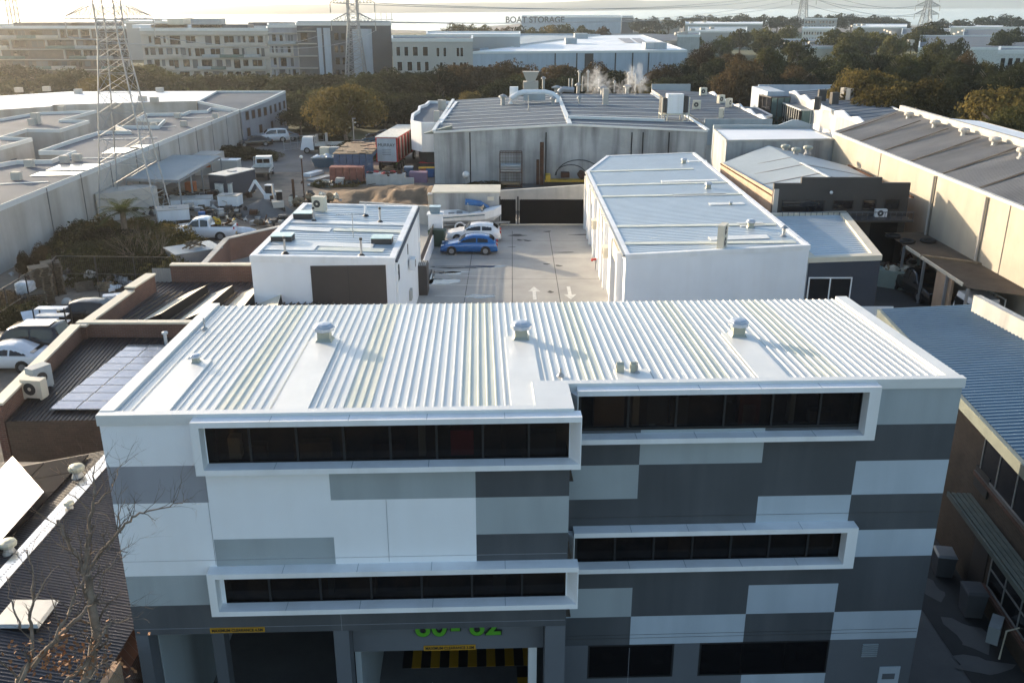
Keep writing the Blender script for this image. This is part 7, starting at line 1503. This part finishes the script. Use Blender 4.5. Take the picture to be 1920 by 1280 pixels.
# bare branching
def branch(b,p,d,L,r,depth,rg,n=3,up=.1,spread=.6):
    q=p; pts=[p]; rs=[r]
    for k in range(n):
        d=(d+V((rg.gauss(0,.16),rg.gauss(0,.16),rg.gauss(0,.12)+up*.3))).normalized(); q=q+d*L/n; pts.append(q); rs.append(r*(1-.45*(k+1)/n))
    b.tube(pts,rs,5 if depth>2 else 3,cap=False)
    if depth>0:
        for k in range(rg.choice((2,2,3))):
            i=rg.randint(max(1,n-1),n); dd=(d+V((rg.gauss(0,spread),rg.gauss(0,spread),rg.gauss(0,spread*.8)+up))).normalized(); branch(b,pts[i],dd,L*rg.uniform(.6,.85),rs[i]*.75,depth-1,rg,n,up,spread)
p=U(272,512); t=thing('bare_shrub','large leafless shrub with many upright stems in the scrub','shrub',p,0,local=True); b=MB(); rg=random.Random(4)
for k in range(16): a=k*.39; branch(b,V((math.cos(a)*.3,math.sin(a)*.2,0)),V((math.cos(a)*.7,math.sin(a)*.35,1.2)).normalized(),1.5,.035,4,rg,3,.12,.3)
b.build('branches',M['bark_pale'],t)
# foreground bare tree, limbs follow real lengths at a distance of 12 to 14 m
t=thing('bare_tree','bare gnarled tree with twisting pale branches in front of the dark corrugated roof','tree',(-9,13,0)); rg=random.Random(12)
def limb(L,D0,D1,r0,r1,tw=True,dep=2):
    pts=[UD(x,y,D0+(D1-D0)*i/(len(L)-1)) for i,(x,y) in enumerate(L)]; fine=[]; rs=[]
    n=len(pts)
    for i in range(n-1):
        for k in range(4):
            u=k/4; q=pts[i].lerp(pts[i+1],u)+V((rg.gauss(0,.012),rg.gauss(0,.02),rg.gauss(0,.012))); fine.append(q); rs.append((r0+(r1-r0)*((i+u)/(n-1)))*.72)
    fine.append(pts[-1]); rs.append(r1); b=MB(); b.tube(fine,rs,7); b.build('branch',M['bark_pale'],t,smooth=True)
    if tw:
        b=MB()
        for i in range(3,len(fine),3):
            d=(fine[i]-fine[i-1]).normalized(); 
            for s in range(2): dd=(d+V((rg.gauss(0,.7),rg.gauss(0,.5),rg.gauss(0,.6)+.2))).normalized(); branch(b,fine[i],dd,rg.uniform(.15,.5),rs[i]*.35+.003,dep,rg,3,.1,.5)
        b.build('twigs',M['bark'],t)
limb([(150,1330),(165,1260),(178,1190),(172,1130),(165,1085),(158,1070)],12.4,12.8,.12,.085)
limb([(158,1075),(150,1040),(135,1030),(118,1000),(108,975)],12.8,13.4,.06,.03)
limb([(160,1072),(166,1020),(170,970),(178,930),(175,900),(178,872)],12.8,13.6,.06,.012)
limb([(163,1072),(185,1040),(210,1010),(232,985),(255,965),(285,955),(325,945),(355,940)],12.8,13.6,.05,.006)
limb([(226,1000),(222,965),(235,935)],13.1,13.5,.02,.005); limb([(178,945),(205,920),(222,880),(235,868)],13.5,13.8,.022,.004)
limb([(20,1330),(45,1255),(90,1215),(140,1165),(170,1130),(205,1130)],11.8,12.8,.09,.02)
limb([(60,1250),(100,1200),(130,1150),(142,1105),(160,1080),(185,1060)],11.8,12.6,.05,.012)
limb([(90,1330),(130,1270),(165,1240),(190,1190),(205,1165),(218,1160)],11.8,12.4,.06,.01)
limb([(30,1300),(62,1225),(58,1170),(62,1120),(60,1060),(50,1030)],11.6,12.6,.05,.012); limb([(40,1180),(20,1130),(12,1080)],12,12.6,.025,.006); limb([(62,1130),(85,1085),(110,1060)],12,12.6,.02,.005)
limb([(130,1280),(170,1275),(195,1235),(205,1250)],11.8,12.2,.03,.008); limb([(185,1100),(195,1070),(215,1050),(222,1035)],12.6,13,.02,.004)
b=MB()
for k in range(260):
    p=UD(rg.gauss(125,50),rg.gauss(1235,28),rg.uniform(11.6,12.6)); a=V((rg.gauss(0,1),rg.gauss(0,1),rg.gauss(0,1))).normalized()*.045; c=a.cross(V((rg.gauss(0,1),rg.gauss(0,1),1))).normalized()*.03; b.face([p+a,p+c,p-a,p-c])
b.build('dry_leaves',mat('leaf_dry',(.30,.13,.05),.8,var=.3,scale=3),t)
# second brickish wall at bottom left corner
b=MB(); p0=V((-8.95,10.2,0)); b.box(-8.85,-8.68,8,16.6,0,4.35); b.build('garden_wall',M['brick_tan'],label='narrow tan brick wall between the dark roof and the white warehouse',cat='wall')
# ================================================================ HILLS, STEAM, HAZE
b=MB(); L=[(-9000,1500,10),(-2600,1500,14),(-1200,1620,15),(-500,2000,18),(200,3000,30),(900,4300,42),(2200,5000,60),(4500,5000,66),(11000,5000,66)]
n=len(L)*8; pts_=[]
for i in range(n):
    s=i/(n-1)*(len(L)-1); k=min(int(s),len(L)-2); u=s-k; a,c=L[k],L[k+1]; x=a[0]*(1-u)+c[0]*u; y=a[1]*(1-u)+c[1]*u; h=a[2]*(1-u)+c[2]*u; h*=1+.25*noise.noise(V((i*.31,0,0))); pts_.append((x,y,h))
for j in range(5):
    for x,y,h in pts_: k=[0,.35,.8,1,.9][j]; d=[0,.02,.08,.2,.5][j]; b.v.append(V((x*(1+d),y*(1+d),-1.6+h*k*(1+.15*noise.noise(V((x*.002,y*.002,j)))))))
for j in range(4):
    for i in range(n-1): a=j*n+i; b.f.append((a,a+1,a+n+1,a+n)); b.m.append(0)
b.build('hills',M['hill'],smooth=True,kind='structure')
def volmat(name,dens,c,an):
    m=bpy.data.materials.new(name); m.use_nodes=True; n=m.node_tree.nodes; n.remove(n['Principled BSDF']); pv=n.new('ShaderNodeVolumePrincipled'); pv.inputs['Density'].default_value=dens; pv.inputs['Color'].default_value=(*c,1); pv.inputs['Anisotropy'].default_value=an; m.node_tree.links.new(pv.outputs[0],n['Material Output'].inputs['Volume']); M[name]=m; return m
volmat('steam',.22,(1,1,1),.0)
for i,(px,py,s_) in enumerate(((1112,160,.8),(1128,156,.7),(1117,146,.6),(1121,137,.45),(1183,142,.5),(1188,133,.4),(1196,154,.9),(1164,168,.6),(1140,164,.6))):
    p=UD(px,py,137); b=MB(); b.blob(p,(s_*1.5,s_*1.2,s_*1.6),seed=i+2,amp=.8,nu=24,nv=16,fr=2.6); b.build('steam',M['steam'],smooth=True,label='puff of white steam rising behind the grey hall pipes',cat='steam',kind='stuff')
HZ=volmat('haze',HAZE_D,(.96,.95,.94),.88)
b=MB(); b.box(-13500,13500,-150,15500,-3,180); b.build('haze',M['haze'],label='thin pale haze over the whole district',cat='haze',kind='stuff')
